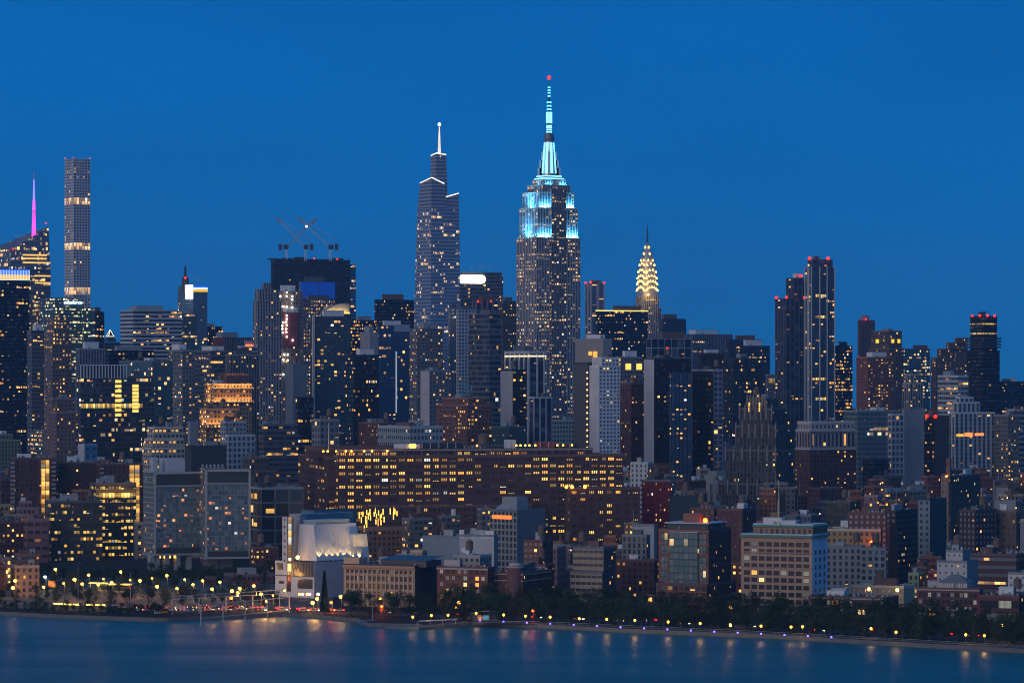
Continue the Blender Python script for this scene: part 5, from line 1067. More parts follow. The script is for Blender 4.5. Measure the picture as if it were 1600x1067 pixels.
# ---------------------------------------------------------------- riverfront and village blocks
NEAR=[
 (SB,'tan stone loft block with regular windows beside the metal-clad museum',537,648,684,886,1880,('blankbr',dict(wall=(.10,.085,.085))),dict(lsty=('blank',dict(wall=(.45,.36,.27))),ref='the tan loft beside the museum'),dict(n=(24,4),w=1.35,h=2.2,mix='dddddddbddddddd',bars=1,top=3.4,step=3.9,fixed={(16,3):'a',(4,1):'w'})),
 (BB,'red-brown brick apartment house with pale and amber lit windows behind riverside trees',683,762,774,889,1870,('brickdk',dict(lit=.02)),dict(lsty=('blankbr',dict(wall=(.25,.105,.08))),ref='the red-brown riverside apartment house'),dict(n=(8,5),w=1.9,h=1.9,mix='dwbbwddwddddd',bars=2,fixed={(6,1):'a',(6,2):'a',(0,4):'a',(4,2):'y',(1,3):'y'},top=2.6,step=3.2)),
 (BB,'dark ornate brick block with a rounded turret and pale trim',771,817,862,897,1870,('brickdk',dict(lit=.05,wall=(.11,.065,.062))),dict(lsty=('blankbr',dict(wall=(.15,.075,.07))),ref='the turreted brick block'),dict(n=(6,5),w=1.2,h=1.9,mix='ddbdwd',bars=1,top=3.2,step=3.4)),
 (OB,'cream office block with ribbon windows and a roof garden setback',891,941,962,896,1890,('grey',dict(wall=(.14,.14,.15),lit=.05)),dict(lsty=('band',dict(wall=(.42,.34,.25),ww=.9,wh=.42,flr=4.2,lit=.04,row=0)),ref='the cream ribbon-window block',tiers=[(895,943,962,857)]),None),
 (AB,'brick and glass apartment block with a wide teal glazed centre and red roof lamp',1029,1107,1142,829,1850,('brickdk',dict(lit=.05,wall=(.085,.06,.062))),dict(lsty=('blankbr',dict(wall=(.30,.13,.085))),ref='the brick and teal glass block'),None),
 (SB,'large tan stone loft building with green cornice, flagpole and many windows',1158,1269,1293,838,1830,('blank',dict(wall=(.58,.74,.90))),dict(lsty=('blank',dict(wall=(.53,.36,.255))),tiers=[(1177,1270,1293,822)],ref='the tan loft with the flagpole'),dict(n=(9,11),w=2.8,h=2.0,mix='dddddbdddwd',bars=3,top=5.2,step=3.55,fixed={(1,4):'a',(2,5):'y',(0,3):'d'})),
 (OB,'pale grey stone wing with narrow paired windows between the tan loft and brick chimney',1290,1346,1352,856,1985,('grey',{}),dict(lsty=('stone',dict(wall=(.30,.32,.34),bay=2.3,flr=3.5,ww=.42,wh=.6,lit=.03)),th=78,ref='the pale grey wing'),None),
 (OB,'second pale grey wing with broad windows against the brick chimney',1345,1384,1388,858,1970,('grey',{}),dict(lsty=('stone',dict(wall=(.29,.31,.34),bay=3.2,flr=3.6,ww=.55,wh=.6,lit=.06)),th=75),None),
 (OB,'low yellow-brick house with arched openings and a red lamp above the grey wings',1291,1376,1382,829,2080,('cream',{}),dict(lsty=('cream',dict(wall=(.42,.30,.14),ww=.4,wh=.5,lit=.03)),th=80),None),
 (BB,'low brick building with arched windows under the tan loft, half hidden by trees',1268,1384,1404,936,1795,('brickdk',dict(lit=.02)),dict(lsty=('blankbr',dict(wall=(.17,.095,.095))),ref='the low arched brick building'),dict(n=(16,2),w=1.4,h=2.2,mix='dbdwdbdd',bars=1,top=3.4,step=4.2,fixed={(4,0):'a',(5,0):'a',(10,1):'y',(11,1):'y'})),
 (OB,'flat pale roofed depot with two yellow yard lamps',1330,1412,1428,918,1880,('cream',dict(lit=0,ww=.1)),dict(lsty=('cream',dict(lit=0,ww=.1)),roof='pale'),None),
 (BB,'red brick riverside warehouse with amber ground-floor windows and a roof pavilion',1432,1530,1536,922,1765,('brickdk',{}),dict(lsty=('blankbr',dict(wall=(.20,.085,.08))),th=70,ref='the red brick riverside warehouse'),dict(n=(13,4),w=1.5,h=1.9,mix='ddbdwddbd',bars=2,top=3.4,step=3.3,fixed={(0,3):'a',(1,3):'a',(2,3):'a',(3,3):'a',(2,2):'a'})),
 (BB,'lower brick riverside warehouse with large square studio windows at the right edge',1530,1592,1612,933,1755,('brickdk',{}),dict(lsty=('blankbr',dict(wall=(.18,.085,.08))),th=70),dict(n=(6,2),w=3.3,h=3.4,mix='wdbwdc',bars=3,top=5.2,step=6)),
 (OB,'white stepped rendered house with a tall chimney block above the brick warehouse',1464,1511,1528,879,1900,'blankg',dict(lsty=('white',dict(wall=(.62,.60,.62),bay=6,flr=4.5,ww=.24,wh=.32,lit=.12)),tiers=[(1478,1504,1516,862)],ref='the white stepped house'),None),
 (OB,'white flat-roofed house at the right edge above the studio warehouse',1575,1640,1660,898,1850,'blankg',dict(lsty=('white',dict(wall=(.62,.62,.64),bay=7,flr=5,ww=.24,wh=.32,lit=0)),roof='pale'),None),
 (OB,'long dark building of horizontal lit slots behind the white stepped house',1512,1588,1612,868,1960,('band',dict(wall=(.13,.085,.08),lit=.3)),dict(lsty=('band',dict(wall=(.15,.09,.085),bay=2,flr=2.2,wh=.4,lit=.03,glass=(.2,.2,.22)))),None),
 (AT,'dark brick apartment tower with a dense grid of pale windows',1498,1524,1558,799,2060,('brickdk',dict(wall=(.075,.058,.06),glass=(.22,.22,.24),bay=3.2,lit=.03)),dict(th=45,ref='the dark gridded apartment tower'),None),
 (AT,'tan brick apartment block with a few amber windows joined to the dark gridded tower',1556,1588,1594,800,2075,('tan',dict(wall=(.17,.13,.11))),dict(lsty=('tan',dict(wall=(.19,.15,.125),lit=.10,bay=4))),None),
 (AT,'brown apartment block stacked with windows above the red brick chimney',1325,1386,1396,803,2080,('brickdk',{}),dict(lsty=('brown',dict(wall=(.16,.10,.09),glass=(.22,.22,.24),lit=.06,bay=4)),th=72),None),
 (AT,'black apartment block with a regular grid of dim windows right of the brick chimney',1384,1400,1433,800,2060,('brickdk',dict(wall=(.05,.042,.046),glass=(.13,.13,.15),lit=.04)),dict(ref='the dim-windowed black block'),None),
 (OB,'narrow pale blue apartment front with a teal side wall and one orange window',1435,1453,1479,781,2150,('blankdk',dict(wall=(.055,.10,.125))),dict(lsty=('grid',dict(wall=(.26,.31,.36),bay=3.4,flr=3.8,ww=.45,wh=.5,lit=.08)),th=50,ref='the narrow pale blue front'),None),
 (BB,'tan brick block with a tall chimney and string lights on its roof',1470,1482,1532,746,2300,('tan',dict(wall=(.14,.10,.085),lit=.04)),dict(lsty=('tan',dict(wall=(.32,.24,.17),lit=.02)),ref='the tan block with the tall chimney'),None),
 (BB,'tall bare red brick chimney wall right of the pale grey wings',1386,1390,1403,824,1990,'blankbr',dict(lsty=('blankbr',dict(wall=(.16,.06,.055))),stuff='none',ref='the brick chimney wall'),None),
 (BB,'plain red brick block behind the tan loft',1120,1160,1182,797,2120,('brickdk',dict(wall=(.15,.07,.07),lit=.02)),dict(lsty=('brickdk',dict(wall=(.16,.075,.075),lit=.05)),ref='the plain red brick block'),None),
 (BB,'brick block with lit rooftop rooms left of the plain red brick block',1078,1116,1126,796,2180,('brickdk',dict(lit=.05)),dict(lsty=('brick',dict(wall=(.18,.085,.075),lit=.15)),th=66),None),
 (OB,'dark teal windowless block right of the crimson apartment house',1046,1096,1104,776,2270,('blankdk',dict(wall=(.04,.07,.085))),dict(lsty=('blankdk',dict(wall=(.045,.075,.09))),th=72,ref='the dark teal block'),None),
 (AB,'crimson apartment house with three rows of slit windows',1003,1048,1055,752,2440,('grey',dict(lit=.1)),dict(lsty='red',th=70,roof='dark',ref='the crimson apartment house'),None),
 (OB,'small bright white house with dark windows above the crimson apartment house',985,1012,1020,724,2600,('white',dict(wall=(.45,.46,.5))),dict(lsty=('white',dict(bay=3.2,flr=3.2,ww=.4,wh=.6,lit=.0)),th=60,roof='pale',ref='the small bright white house'),None),
 (SB,'dark gothic stone tower with stacked setbacks and lit upper windows',1122,1215,1246,758,2550,('stonedk',dict(bay=3.0,ww=.45,wh=.8,lh=.5,lit=.09,la=(1,.4,.08))),dict(th=52,tiers=[(1134,1212,1240,705),(1150,1212,1238,668),(1156,1206,1234,640),(1168,1196,1216,624)],ref='the gothic setback tower'),None),
 (OB,'grey stone hall with an orange lit top gallery and tall bays',765,808,852,799,2150,('blankg',dict(wall=(.19,.22,.26))),dict(th=46,lsty=('rib',dict(wall=(.34,.33,.32),bay=4.4,flr=20,ww=.62,wh=.72,lh=.3,lit=0)),roof='grey',ref='the hall with the orange gallery'),None),
 (LB,'bright white rendered party wall with stepped chimneys below the grey hall',718,772,778,838,2040,'blankg',dict(th=70,lsty=('blank',dict(wall=(.56,.57,.62))),ref='the white party wall'),None),
 (LB,'pale blue-grey parapeted block left of the white party wall',660,718,728,840,2080,'blankg',dict(th=72,lsty=('blankg',dict(wall=(.32,.37,.43))),roof='grey'),None),
 (LB,'small tan rooftop tower block behind the tan loft roof',641,660,667,862,1960,('tan',dict(lit=0)),dict(th=62,lsty=('blank',dict(wall=(.40,.33,.22))),stuff='none'),None),
 (LB,'cream penthouse with dark windows stepping above the red-brown apartment house',708,750,768,870,1905,('white',dict(wall=(.3,.32,.36))),dict(lsty=('white',dict(wall=(.46,.42,.36),bay=4,flr=4,ww=.5,wh=.5,lit=.05)),roof='pale'),None),
 (BB,'brick house with white-framed glazed attic left of the cream ribbon-window block',818,848,864,846,1990,('brickdk',{}),dict(lsty=('brick',dict(lit=.05,ww=.6,wh=.55,glass=(.16,.18,.2),bay=4)),ref='the brick house with the glazed attic'),None),
 (LB,'low block with white chimneys and a roof terrace beside the turreted brick block',818,852,866,884,1925,('brickdk',{}),dict(lsty=('white',dict(wall=(.4,.4,.43),bay=4,lit=.03)),roof='grey'),None),
 (BB,'dark brick house with tall amber windows left of the brick and teal glass block',962,1022,1030,877,1930,('brickdk',dict(lit=.04)),dict(lsty=('brickdk',dict(lit=.13,la=(1,.3,.05)))),None),
 (LB,'pale stone fronted house with a grid of tall windows among dark roofs',972,1010,1016,838,2040,('grey',{}),dict(lsty=('grey',dict(wall=(.24,.24,.25),bay=2.4,flr=5,ww=.5,wh=.75,lit=0))),None),
 (LB,'white painted end wall and roof left of the brick and teal glass block',988,1022,1027,822,2090,'blankg',dict(lsty=('blank',dict(wall=(.45,.46,.48))),roof='pale'),None),
 # left riverside
 (OB,'layered glass office with yellow lit terraces, taller rear volume',140,150,213,757,2390,('lit',dict(lit=.35,row=.55,flr=4.3)),dict(th=18,lsty=('lit',dict(lit=.2,row=.3)),ref='the yellow-lit terraced office'),None),
 (OB,'lower dark glass terraced office with patchy yellow light in front of the brick slab',70,80,160,785,2340,('lit',dict(lit=.20,row=.14,flr=4.2)),dict(th=16,lsty=('lit',dict(lit=.1)),ref='the dark terraced office'),None),
 (BB,'brick office with pale horizontal bands beside the dark terraced office',37,42,76,813,2320,('band',dict(wall=(.30,.15,.14),bay=5,flr=5,wh=.42,ww=.75,lit=.02,row=0)),dict(th=18,ref='the banded brick office'),None),
 (BB,'dark brick block with scattered amber windows at the left edge',-20,-12,38,817,2330,('brickdk',dict(lit=.22)),dict(th=18),None),
 (AT,'brick housing slab with a full-height glowing stairwell, left of a white tower',16,24,88,717,2480,('brickdk',dict(lit=.05,wall=(.12,.07,.065))),dict(th=16,ref='the left glowing-stair slab'),None),
 (AT,'dark brick housing slab between the two glowing stairwells',88,96,152,724,2500,('brickdk',dict(lit=.05,wall=(.10,.062,.06))),dict(th=16),None),
 (AT,'brick housing slab with a full-height glowing stairwell beside the hotel on stilts',150,156,224,726,2490,('brickdk',dict(lit=.04,wall=(.12,.07,.065))),dict(th=16),None),
 (LB,'blank pale blue tower of two faces between the brick housing slabs',122,132,152,696,2550,('white',dict(wall=(.36,.43,.52),bay=9,flr=5,ww=.3,wh=.4,lit=0)),dict(lsty=('blank',dict(wall=(.50,.50,.55))),roof='pale',ref='the blank pale blue tower'),None),
 (BB,'dark brick tenement with small amber windows between hotel stilts and museum',390,399,436,857,2170,('brickdk',dict(lit=.24,ww=.4)),dict(th=18),None),
 (OB,'grey gridded loft frame with black panes behind the museum',390,408,474,764,2290,('grid',dict(wall=(.30,.30,.30),glass=(.025,.03,.035),bay=8,flr=8.5,ww=.88,wh=.88,lh=.6,lit=.10,la=(1,.5,.08))),dict(th=20,ref='the grey gridded loft'),None),
 (SB,'grey-brown stone block right of the hotel on stilts',386,398,432,737,2340,('stonedk',dict(lit=.06)),dict(th=20,tiers=[(378,392,420,716)]),None),
 (LB,'white gallery block with pointed black windows and a lit roof garden',433,438,466,766,2400,('white',dict(wall=(.5,.5,.52),bay=3,flr=6,ww=.4,wh=.7,lit=0)),dict(th=18),None),
 (LB,'low market hall with a red sign band beside the highway',350,362,432,900,2090,('brickdk',dict(wall=(.16,.10,.10),lit=.08)),dict(th=16,ref='the low market hall'),None),
 (LB,'small brick pump house near the highway lamps',318,324,338,904,2075,('brickdk',dict(wall=(.16,.09,.085),lit=0)),dict(th=18,stuff='none'),None),
 (OB,'grey tank-roofed loft with pitched gable among roofs right of the lantern terrace',684,690,720,808,2200,('grey',dict(wall=(.13,.15,.17),lit=.03)),dict(th=20),None),
 (LB,'low roof deck with bright work lights right of the lantern terrace',628,640,676,812,2190,('grey',dict(wall=(.15,.15,.16),lit=.3,ww=.7)),dict(th=20,roof='grey'),None),
 (OB,'grey stone block with string lights left of the hall with the orange gallery',745,752,768,796,2200,('grey',dict(wall=(.2,.2,.22),lit=.05)),dict(th=20),None),
]
NB=[]
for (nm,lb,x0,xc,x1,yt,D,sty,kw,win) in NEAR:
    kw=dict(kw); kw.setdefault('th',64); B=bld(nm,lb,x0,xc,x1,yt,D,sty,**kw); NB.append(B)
    if win:
        nu,nz=win['n']; zs=[B.h-win['top']-k*win['step'] for k in range(nz)]; zs=[z for z in zs if z>.6]
        windows(B,'L',even(nu,.03),zs,win['w'],win['h'],win['mix'],win.get('fr','dark'),win['bars'],win.get('fixed'))
TB+=NB
B=T('arched bays and pale cornices'); volume(B,'attic',1246,1267.5,1335,660.5,673,2702,('stone',dict(wall=(.42,.40,.41),lit=.12,bay=3.4,flr=5.5,ww=.4,wh=.4)),roof='grey')
volume(B,'brick_base',1242,1266,1338,703,None,2694,('brickdk',dict(lit=.06)),par=False)
for y in (673,702):
    m=MB(); x0,x1,y0,y1=B.levels[0][:4]; zz=zof(y,B.D)-GZ; m.box(x0-.9,x1+.9,y0-.9,y0-.02,zz-.5,zz+.6); m.box(x0-.9,x0-.02,y0,y1,zz-.5,zz+.6); m.build('cornice',[principled('pale_cornice',(.44,.42,.42),.8)],B.root)
# trim on the riverfront fronts
def course(B, name, ys, mat, h=.5, o=.35, face='L', a=0,b=1, lv=0):
    x0,x1,y0,y1,z=B.levels[lv]
    for y in ys:
        m=MB(); zz=zof(y,B.D)-GZ
        if face=='L': m.box(x0-o,x0-.02,y1-(y1-y0)*b-(.3 if b==1 else 0),y1-(y1-y0)*a+(.3 if a==0 else 0),zz-h/2,zz+h/2)
        else: m.box(x0+(x1-x0)*a,x0+(x1-x0)*b,y0-o,y0-.02,zz-h/2,zz+h/2)
        m.build(name,[mat],B.root)
VERD=principled('green_copper',(.09,.21,.17),.7,noise=.25,nscale=.6); TANC=principled('tan_course',(.34,.235,.17),.8,noise=.15)
B=T('green cornice'); course(B,'cornice',[838.6],VERD,1.2,1.1); course(B,'cornice',[838.6],VERD,1.2,.9,'R'); course(B,'cornice',[822.8],VERD,1.0,.8,lv=1); course(B,'cornice',[822.8],VERD,1.0,.8,'R',lv=1); course(B,'string_course',[864,888,946],TANC,.55,.3)
x0,x1,y0,y1,z=B.levels[1]; zz=B.levels[1][4]
fm=facade(('stone',dict(wall=(.40,.28,.19),bay=3,flr=4.6,ww=.6,wh=.6,lit=.02)))[0]; m=MB(); m.ring([(x0-.08,y0-.02),(x1,y0-.02),(x1,y1),(x0-.08,y1+.02)],B.levels[0][4],zz-.6,3,4.8); m.build('attic_storey',[fm],B.root)
for a,b,h in ((.12,.42,3.4),(.42,.66,2.2)):
    m=MB(); m.box(x0+4,x0+9,y1-(y1-y0)*b,y1-(y1-y0)*a,zz-.1,zz+h); m.box(x0+3.7,x0+9.3,y1-(y1-y0)*b-.3,y1-(y1-y0)*a+.3,zz+h,zz+h+.3); m.build('penthouse',[M_WHITE],B.root)
p=loc(B,1217,B.D+8,820); zt=zof(753,B.D)-GZ; m=MB(); m.tube((p.x,p.y,zz),(p.x,p.y,zt),.28,.14,8); m.ball((p.x,p.y,zt),.35); m.build('flagpole',[principled('lit_flagpole',(.75,.66,.42),.5)],B.root)
lamp('SPOT',(p.x-.8,p.y-1,zz+3.6),1400,(1,.75,.35),B.root,.2,(.035,.045,1),spot_size=R(12))
m=MB(); m.box(x0-.02-.10,x0-.0,y0-1,y0-.9,0,1); 
# narrow windows on its blue-white flank
windows(B,'R',[.22,.5,.78],[B.h-9-k*3.7 for k in range(8)],1.5,1.9,'d','dark',2,area=B.levels[0][:4])
B=T('wide teal glazed centre'); x0,x1,y0,y1=B.levels[0][:4]; d=y1-y0
gm=facade(('teal',dict(wall=(.12,.14,.14),glass=(.055,.14,.15),bay=3.0,flr=3.4,ww=.86,wh=.80,lh=1.2,lit=.05,row=.02,refl=.2,vary=.55,vexp=2.2)))[0]
m=MB(); a,b=y1-d*.80,y1-d*.23; m.ring([(x0-.9,a),(x0+.2,a),(x0+.2,b),(x0-.9,b)],zof(914,B.D)-GZ,zof(832,B.D)-GZ,2.4,3.4); m.build('glazed_centre',[gm],B.root)
m=MB(); m.box(x0-1.1,x0,a-.4,b+.4,zof(832,B.D)-GZ,zof(831,B.D)-GZ); m.build('glazing_cap',[PALE],B.root)
for u in (.12,.89):
    for k,(yt_,yb_) in enumerate(((834,849),(852,866),(870,889),(892,908))):
        m=MB(); c=y1-d*u; z0,z1=zof(yb_,B.D)-GZ,zof(yt_,B.D)-GZ; m.ring([(x0-.25,c-1.9),(x0,c-1.9),(x0,c+1.9),(x0-.25,c+1.9)],z0,z1,1.9,3.2); m.build('bay_window',[gm],B.root)
course(B,'string_course',[829.5,850.5,890.5,912],principled('brick_course',(.38,.17,.11),.8),.5,.3)
volume(B,'lower_block',1025,1104,1150,915,None,B.D-8,('brickdk',dict(lit=.10,wall=(.1,.06,.06))),lsty=('brick',dict(wall=(.30,.13,.085),ww=.8,wh=.7,bay=4.2,flr=5.5,lit=.12)),par=True)
volume(B,'base_block',1003,1115,1158,934,None,B.D-16,('brickdk',dict(lit=.02,wall=(.1,.06,.06))),lsty=('brick',dict(wall=(.30,.13,.085),ww=.7,wh=.7,bay=4.2,flr=5.5,lit=.08)),par=True)
z=B.ztop
m=MB(); m.box(x0+4,x1-3,y0+2,y1-3,z-.1,z+3.2); m.box(x0+3,x1-2,y0+1,y1-2,z+3.2,z+3.8,1); m.build('penthouse',[gm,PALE],B.root)
m=MB(); m.box(x0+7,x0+14,y1-d*.72,y1-d*.38,z+3.8,z+8.2); m.build('penthouse_brick',[principled('penthouse_red',(.27,.12,.08),.85)],B.root)
p=loc(B,1102,B.D+8,813); m=MB(); m.ball((0,0,0),1.3); m.tube((0,0,-4),(0,0,-1),.12,mat=1); o=m.build('red_lamp',[glow('red_orange_lamp',(1,.09,.012),12,True),M_DKSTEEL],B.root); o.location=p
B=T('arched openings and a red lamp'); p=loc(B,1363,B.D-4,848); m=MB(); m.ball((0,0,0),1.5); m.tube((0,0,0),(3,0,0),.12,mat=1); o=m.build('red_lamp',[glow('red_orange_lamp',(1,.09,.012),12,True),M_DKSTEEL],B.root); o.location=p
B=T('rounded turret'); p=loc(B,803,B.D,890); m=MB(); r=4.2; x0,x1,y0,y1=B.top; cx,cy=x0+r*.35,y1-(y1-y0)*.70; m.cyl(cx,cy,r,r,0,B.h+4.2,20,0); m.cyl(cx,cy,r+.35,r+.35,B.h+3.2,B.h+4.0,20,1); m.cyl(cx,cy,r*.8,r*.6,B.h+4.2,B.h+5.6,20,1); m.build('turret',[principled('turret_brick',(.15,.075,.07),.85,noise=.2,nscale=.6),M_TRIM],B.root)
course(B,'pale_course',[897.6,907.5,934],M_TRIM,.45,.25); course(B,'pale_course',[897.6,907.5],M_TRIM,.45,.25,'R')
B=T('tan stone loft block'); course(B,'cornice',[886.5],TANC,1.2,.9); course(B,'string_course',[890.5,929],TANC,.6,.4)
x0,x1,y0,y1=B.top
for i in range(16):
    m=MB(); c=y1-(y1-y0)*(.03+.94*i/15); m.box(x0-.3,x0-.02,c-.4,c+.4,0,B.h-2); m.build('pilaster',[principled('loft_pilaster',(.42,.335,.25),.8,noise=.15)],B.root)
m=MB(); m.box(x0,x0+9,y1-9,y1,B.h-.1,B.h+4.2); m.build('corner_attic',[principled('loft_pilaster',(.42,.335,.25),.8)],B.root)
m=MB(); m.box(x0+3,x0+20,y1-46,y1-20,B.h-.1,B.h+3.2); m.poly([(x0+2,y1-47,B.h+3.2),(x0+21,y1-47,B.h+5),(x0+21,y1-19,B.h+5),(x0+2,y1-19,B.h+3.2)],[(0,1,2,3)],1); m.build('skylight_house',[M_DKSTEEL,principled('skylight',(.07,.09,.12),.5,.1)],B.root)
B=T('red-brown brick apartment house'); course(B,'pale_course',[889.5],M_TRIM,.7,.4)
B=T('low arched brick') if 0 else T('low brick building with arched windows'); course(B,'pale_course',[936.6],M_TRIM,.6,.4)
B=T('amber ground-floor windows'); course(B,'pale_course',[922.6],M_TRIM,.5,.3)
m=MB(); x0,x1,y0,y1=B.top; d=y1-y0; z=B.h; m.box(x0+3,x0+14,y1-d*.78,y1-d*.36,z-.1,z+3.4); m.poly([(x0+2,y1-d*.80,z+3.4),(x0+2,y1-d*.34,z+3.4),(x0+15,y1-d*.34,z+3.4),(x0+15,y1-d*.80,z+3.4),(x0+8,y1-d*.62,z+7),(x0+8,y1-d*.5,z+7)],[(0,1,5,4),(1,2,5),(2,3,4,5),(3,0,4)],1)
for i in range(12): c=y1-d*(.78-.42*i/11); m.box(x0+2.6,x0+3,c-.2,c+.2,z,z+3.4,2)
m.build('roof_pavilion',[M_UNIT,principled('pavilion_roof',(.16,.16,.17),.8),M_WHITE],B.root)
B=T('orange lit top gallery'); x0,x1,y0,y1=B.top; d=y1-y0; m=MB(); m.box(x0-.35,x0-.05,y1-d*.80,y1-d*.10,zof(811.5,B.D)-GZ,zof(805.5,B.D)-GZ); m.build('gallery_glow',[glow('gallery_orange',(1,.20,.03),1.6)],B.root)
m=MB(); z=B.h; m.box(x0+4,x0+13,y0+4,y0+16,z-.1,z+8.2); m.build('stair_tower',[principled('hall_grey',(.26,.29,.32),.8,noise=.15)],B.root)
m=MB(); n=10; pts=[(x0+1+12*i/n, z+4.8*math.sin(math.pi*.5*i/n)) for i in range(n+1)]+[(x0+13,z)]; k=len(pts); m.poly([(a,y1-d*.62,b) for a,b in pts]+[(a,y1-2,b) for a,b in pts],[tuple(range(k))[::-1],tuple(range(k,2*k))]+[(i,(i+1)%k,k+(i+1)%k,k+i) for i in range(k)]); m.build('curved_roof',[M_UNIT],B.root)
B=T('white rendered party wall'); x0,x1,y0,y1=B.top; d=y1-y0
for u,w_,h in ((.06,1.4,6.5),(.40,.9,3.6),(.66,.9,4.6),(.86,2.6,6.2)):
    m=MB(); c=y1-d*u; m.box(x0-.04,x0+1.2,c-w_,c+w_,B.h-1,B.h+h-3); m.build('chimney',[M_WHITE],B.root)
B=T('tall chimney and string lights'); p=loc(B,1500,B.D,746); m=MB(); m.box(p.x-1.4,p.x+1.4,B.top[2]-.4,B.top[2]+2,0,zof(716,B.D)-GZ); m.build('chimney',[principled('chimney_brick',(.19,.10,.08),.85,noise=.2)],B.root)
for i in range(12): p=loc(B,1468+i*2.7,B.D,743.5+(i%2)*.8); m=MB(); m.ball((0,0,0),.42,n=6,m=4); o=m.build('string_light',[glow('string_orange',(1,.30,.07),4)],B.root); o.location=(p.x,B.top[2]+1,p.z)
B=T('yellow yard lamps')
for px,py in ((1357.5,920),(1402,921.5)): p=loc(B,px,B.D-5,py); m=MB(); m.ball((0,0,0),.9); m.tube((0,0,-max(2,0)),(0,0,-.5),.1,mat=1); o=m.build('yard_lamp',[glow('yard_lamp',(1,.58,.07),14,True),M_DKSTEEL],B.root); o.location=p
for key,px in (('left of a white tower',73),('beside the hotel on stilts',None)):
    B=T(key); x0,x1,y0,y1=B.top
    a,b=(66.5,80) if px else (205,222); pa,pb=loc(B,a,B.D-2,800),loc(B,b,B.D-2,800)
    sm=facade('stair')[0]; m=MB(); zt=zof(719 if px else 727,B.D)-GZ; m.ring([(pa.x,y0-1.2),(pb.x,y0-1.2),(pb.x,y0-.05),(pa.x,y0-.05)],0,zt,(pb.x-pa.x)/2,2.9); m.quad([(pa.x,y0-1.2,zt),(pb.x,y0-1.2,zt),(pb.x,y0,zt),(pa.x,y0,zt)],1); m.build('stairwell',[sm,ROOF['grey']],B.root)
    for bx in ((20,87) if px else (160,)):
        p=loc(B,bx,B.D-2,800); m=MB()
        for i in range(12): zz=B.h-2-i*2.9; m.box(p.x-1.3,p.x+1.3,y0-1.5,y0-.05,zz-1.2,zz)
        m.build('balcony',[M_UNIT],B.root)
B=T('taller rear volume'); strip_light(B,'lit_floor',770,YEL,3.2,'R',0,.5,.08,.92)
p=loc(B,185,B.D-3,770); lamp('AREA',(p.x,B.top[2]-2.5,p.z-2),1600,(1,.55,.1),B.root,(26,.6),(0,.6,1))
B=T('bands beside the dark terraced'); 
B=T('red sign band'); x0,x1,y0,y1=B.top; strip_light(B,'sign_band',909,principled('sign_red',(.45,.05,.05),.6),2.2,'R',0,.3,.1,.6)
B=T('gothic stone'); x0,x1,y0,y1,z=B.levels[4]
WN=glow('gothic_window_light',(1,.52,.12),1.7)
for px in (1187,1203):
    for k in range(4):
        p=loc(B,px,B.D+8,632+k*3.8-1.5); m=MB(); m.box(-.55,.55,-.25,0,-.65,.65); o=m.build('lit_window',[WN],B.root); a0=B.levels[3]; o.location=(a0[0]-.02,0,p.z) ; 
        t=.30 if px==1187 else .62; o.location=(a0[0]-.05,a0[3]-(a0[3]-a0[2])*t,p.z); o.rotation_euler[2]=-math.pi/2
for lv in range(5):
    a,b,c,d_,z=B.levels[lv]
    for f in [i/6 for i in range(7)]:
        m=MB(); m.box(a-.5,a+.5,d_-(d_-c)*f-.6,d_-(d_-c)*f+.6,z-7,z+2.4); m.cyl(a,d_-(d_-c)*f,.6,.05,z+2.4,z+4.6,4); m.build('pinnacle',[principled('gothic_stone',(.20,.18,.175),.85,noise=.25,nscale=.4)],B.root)

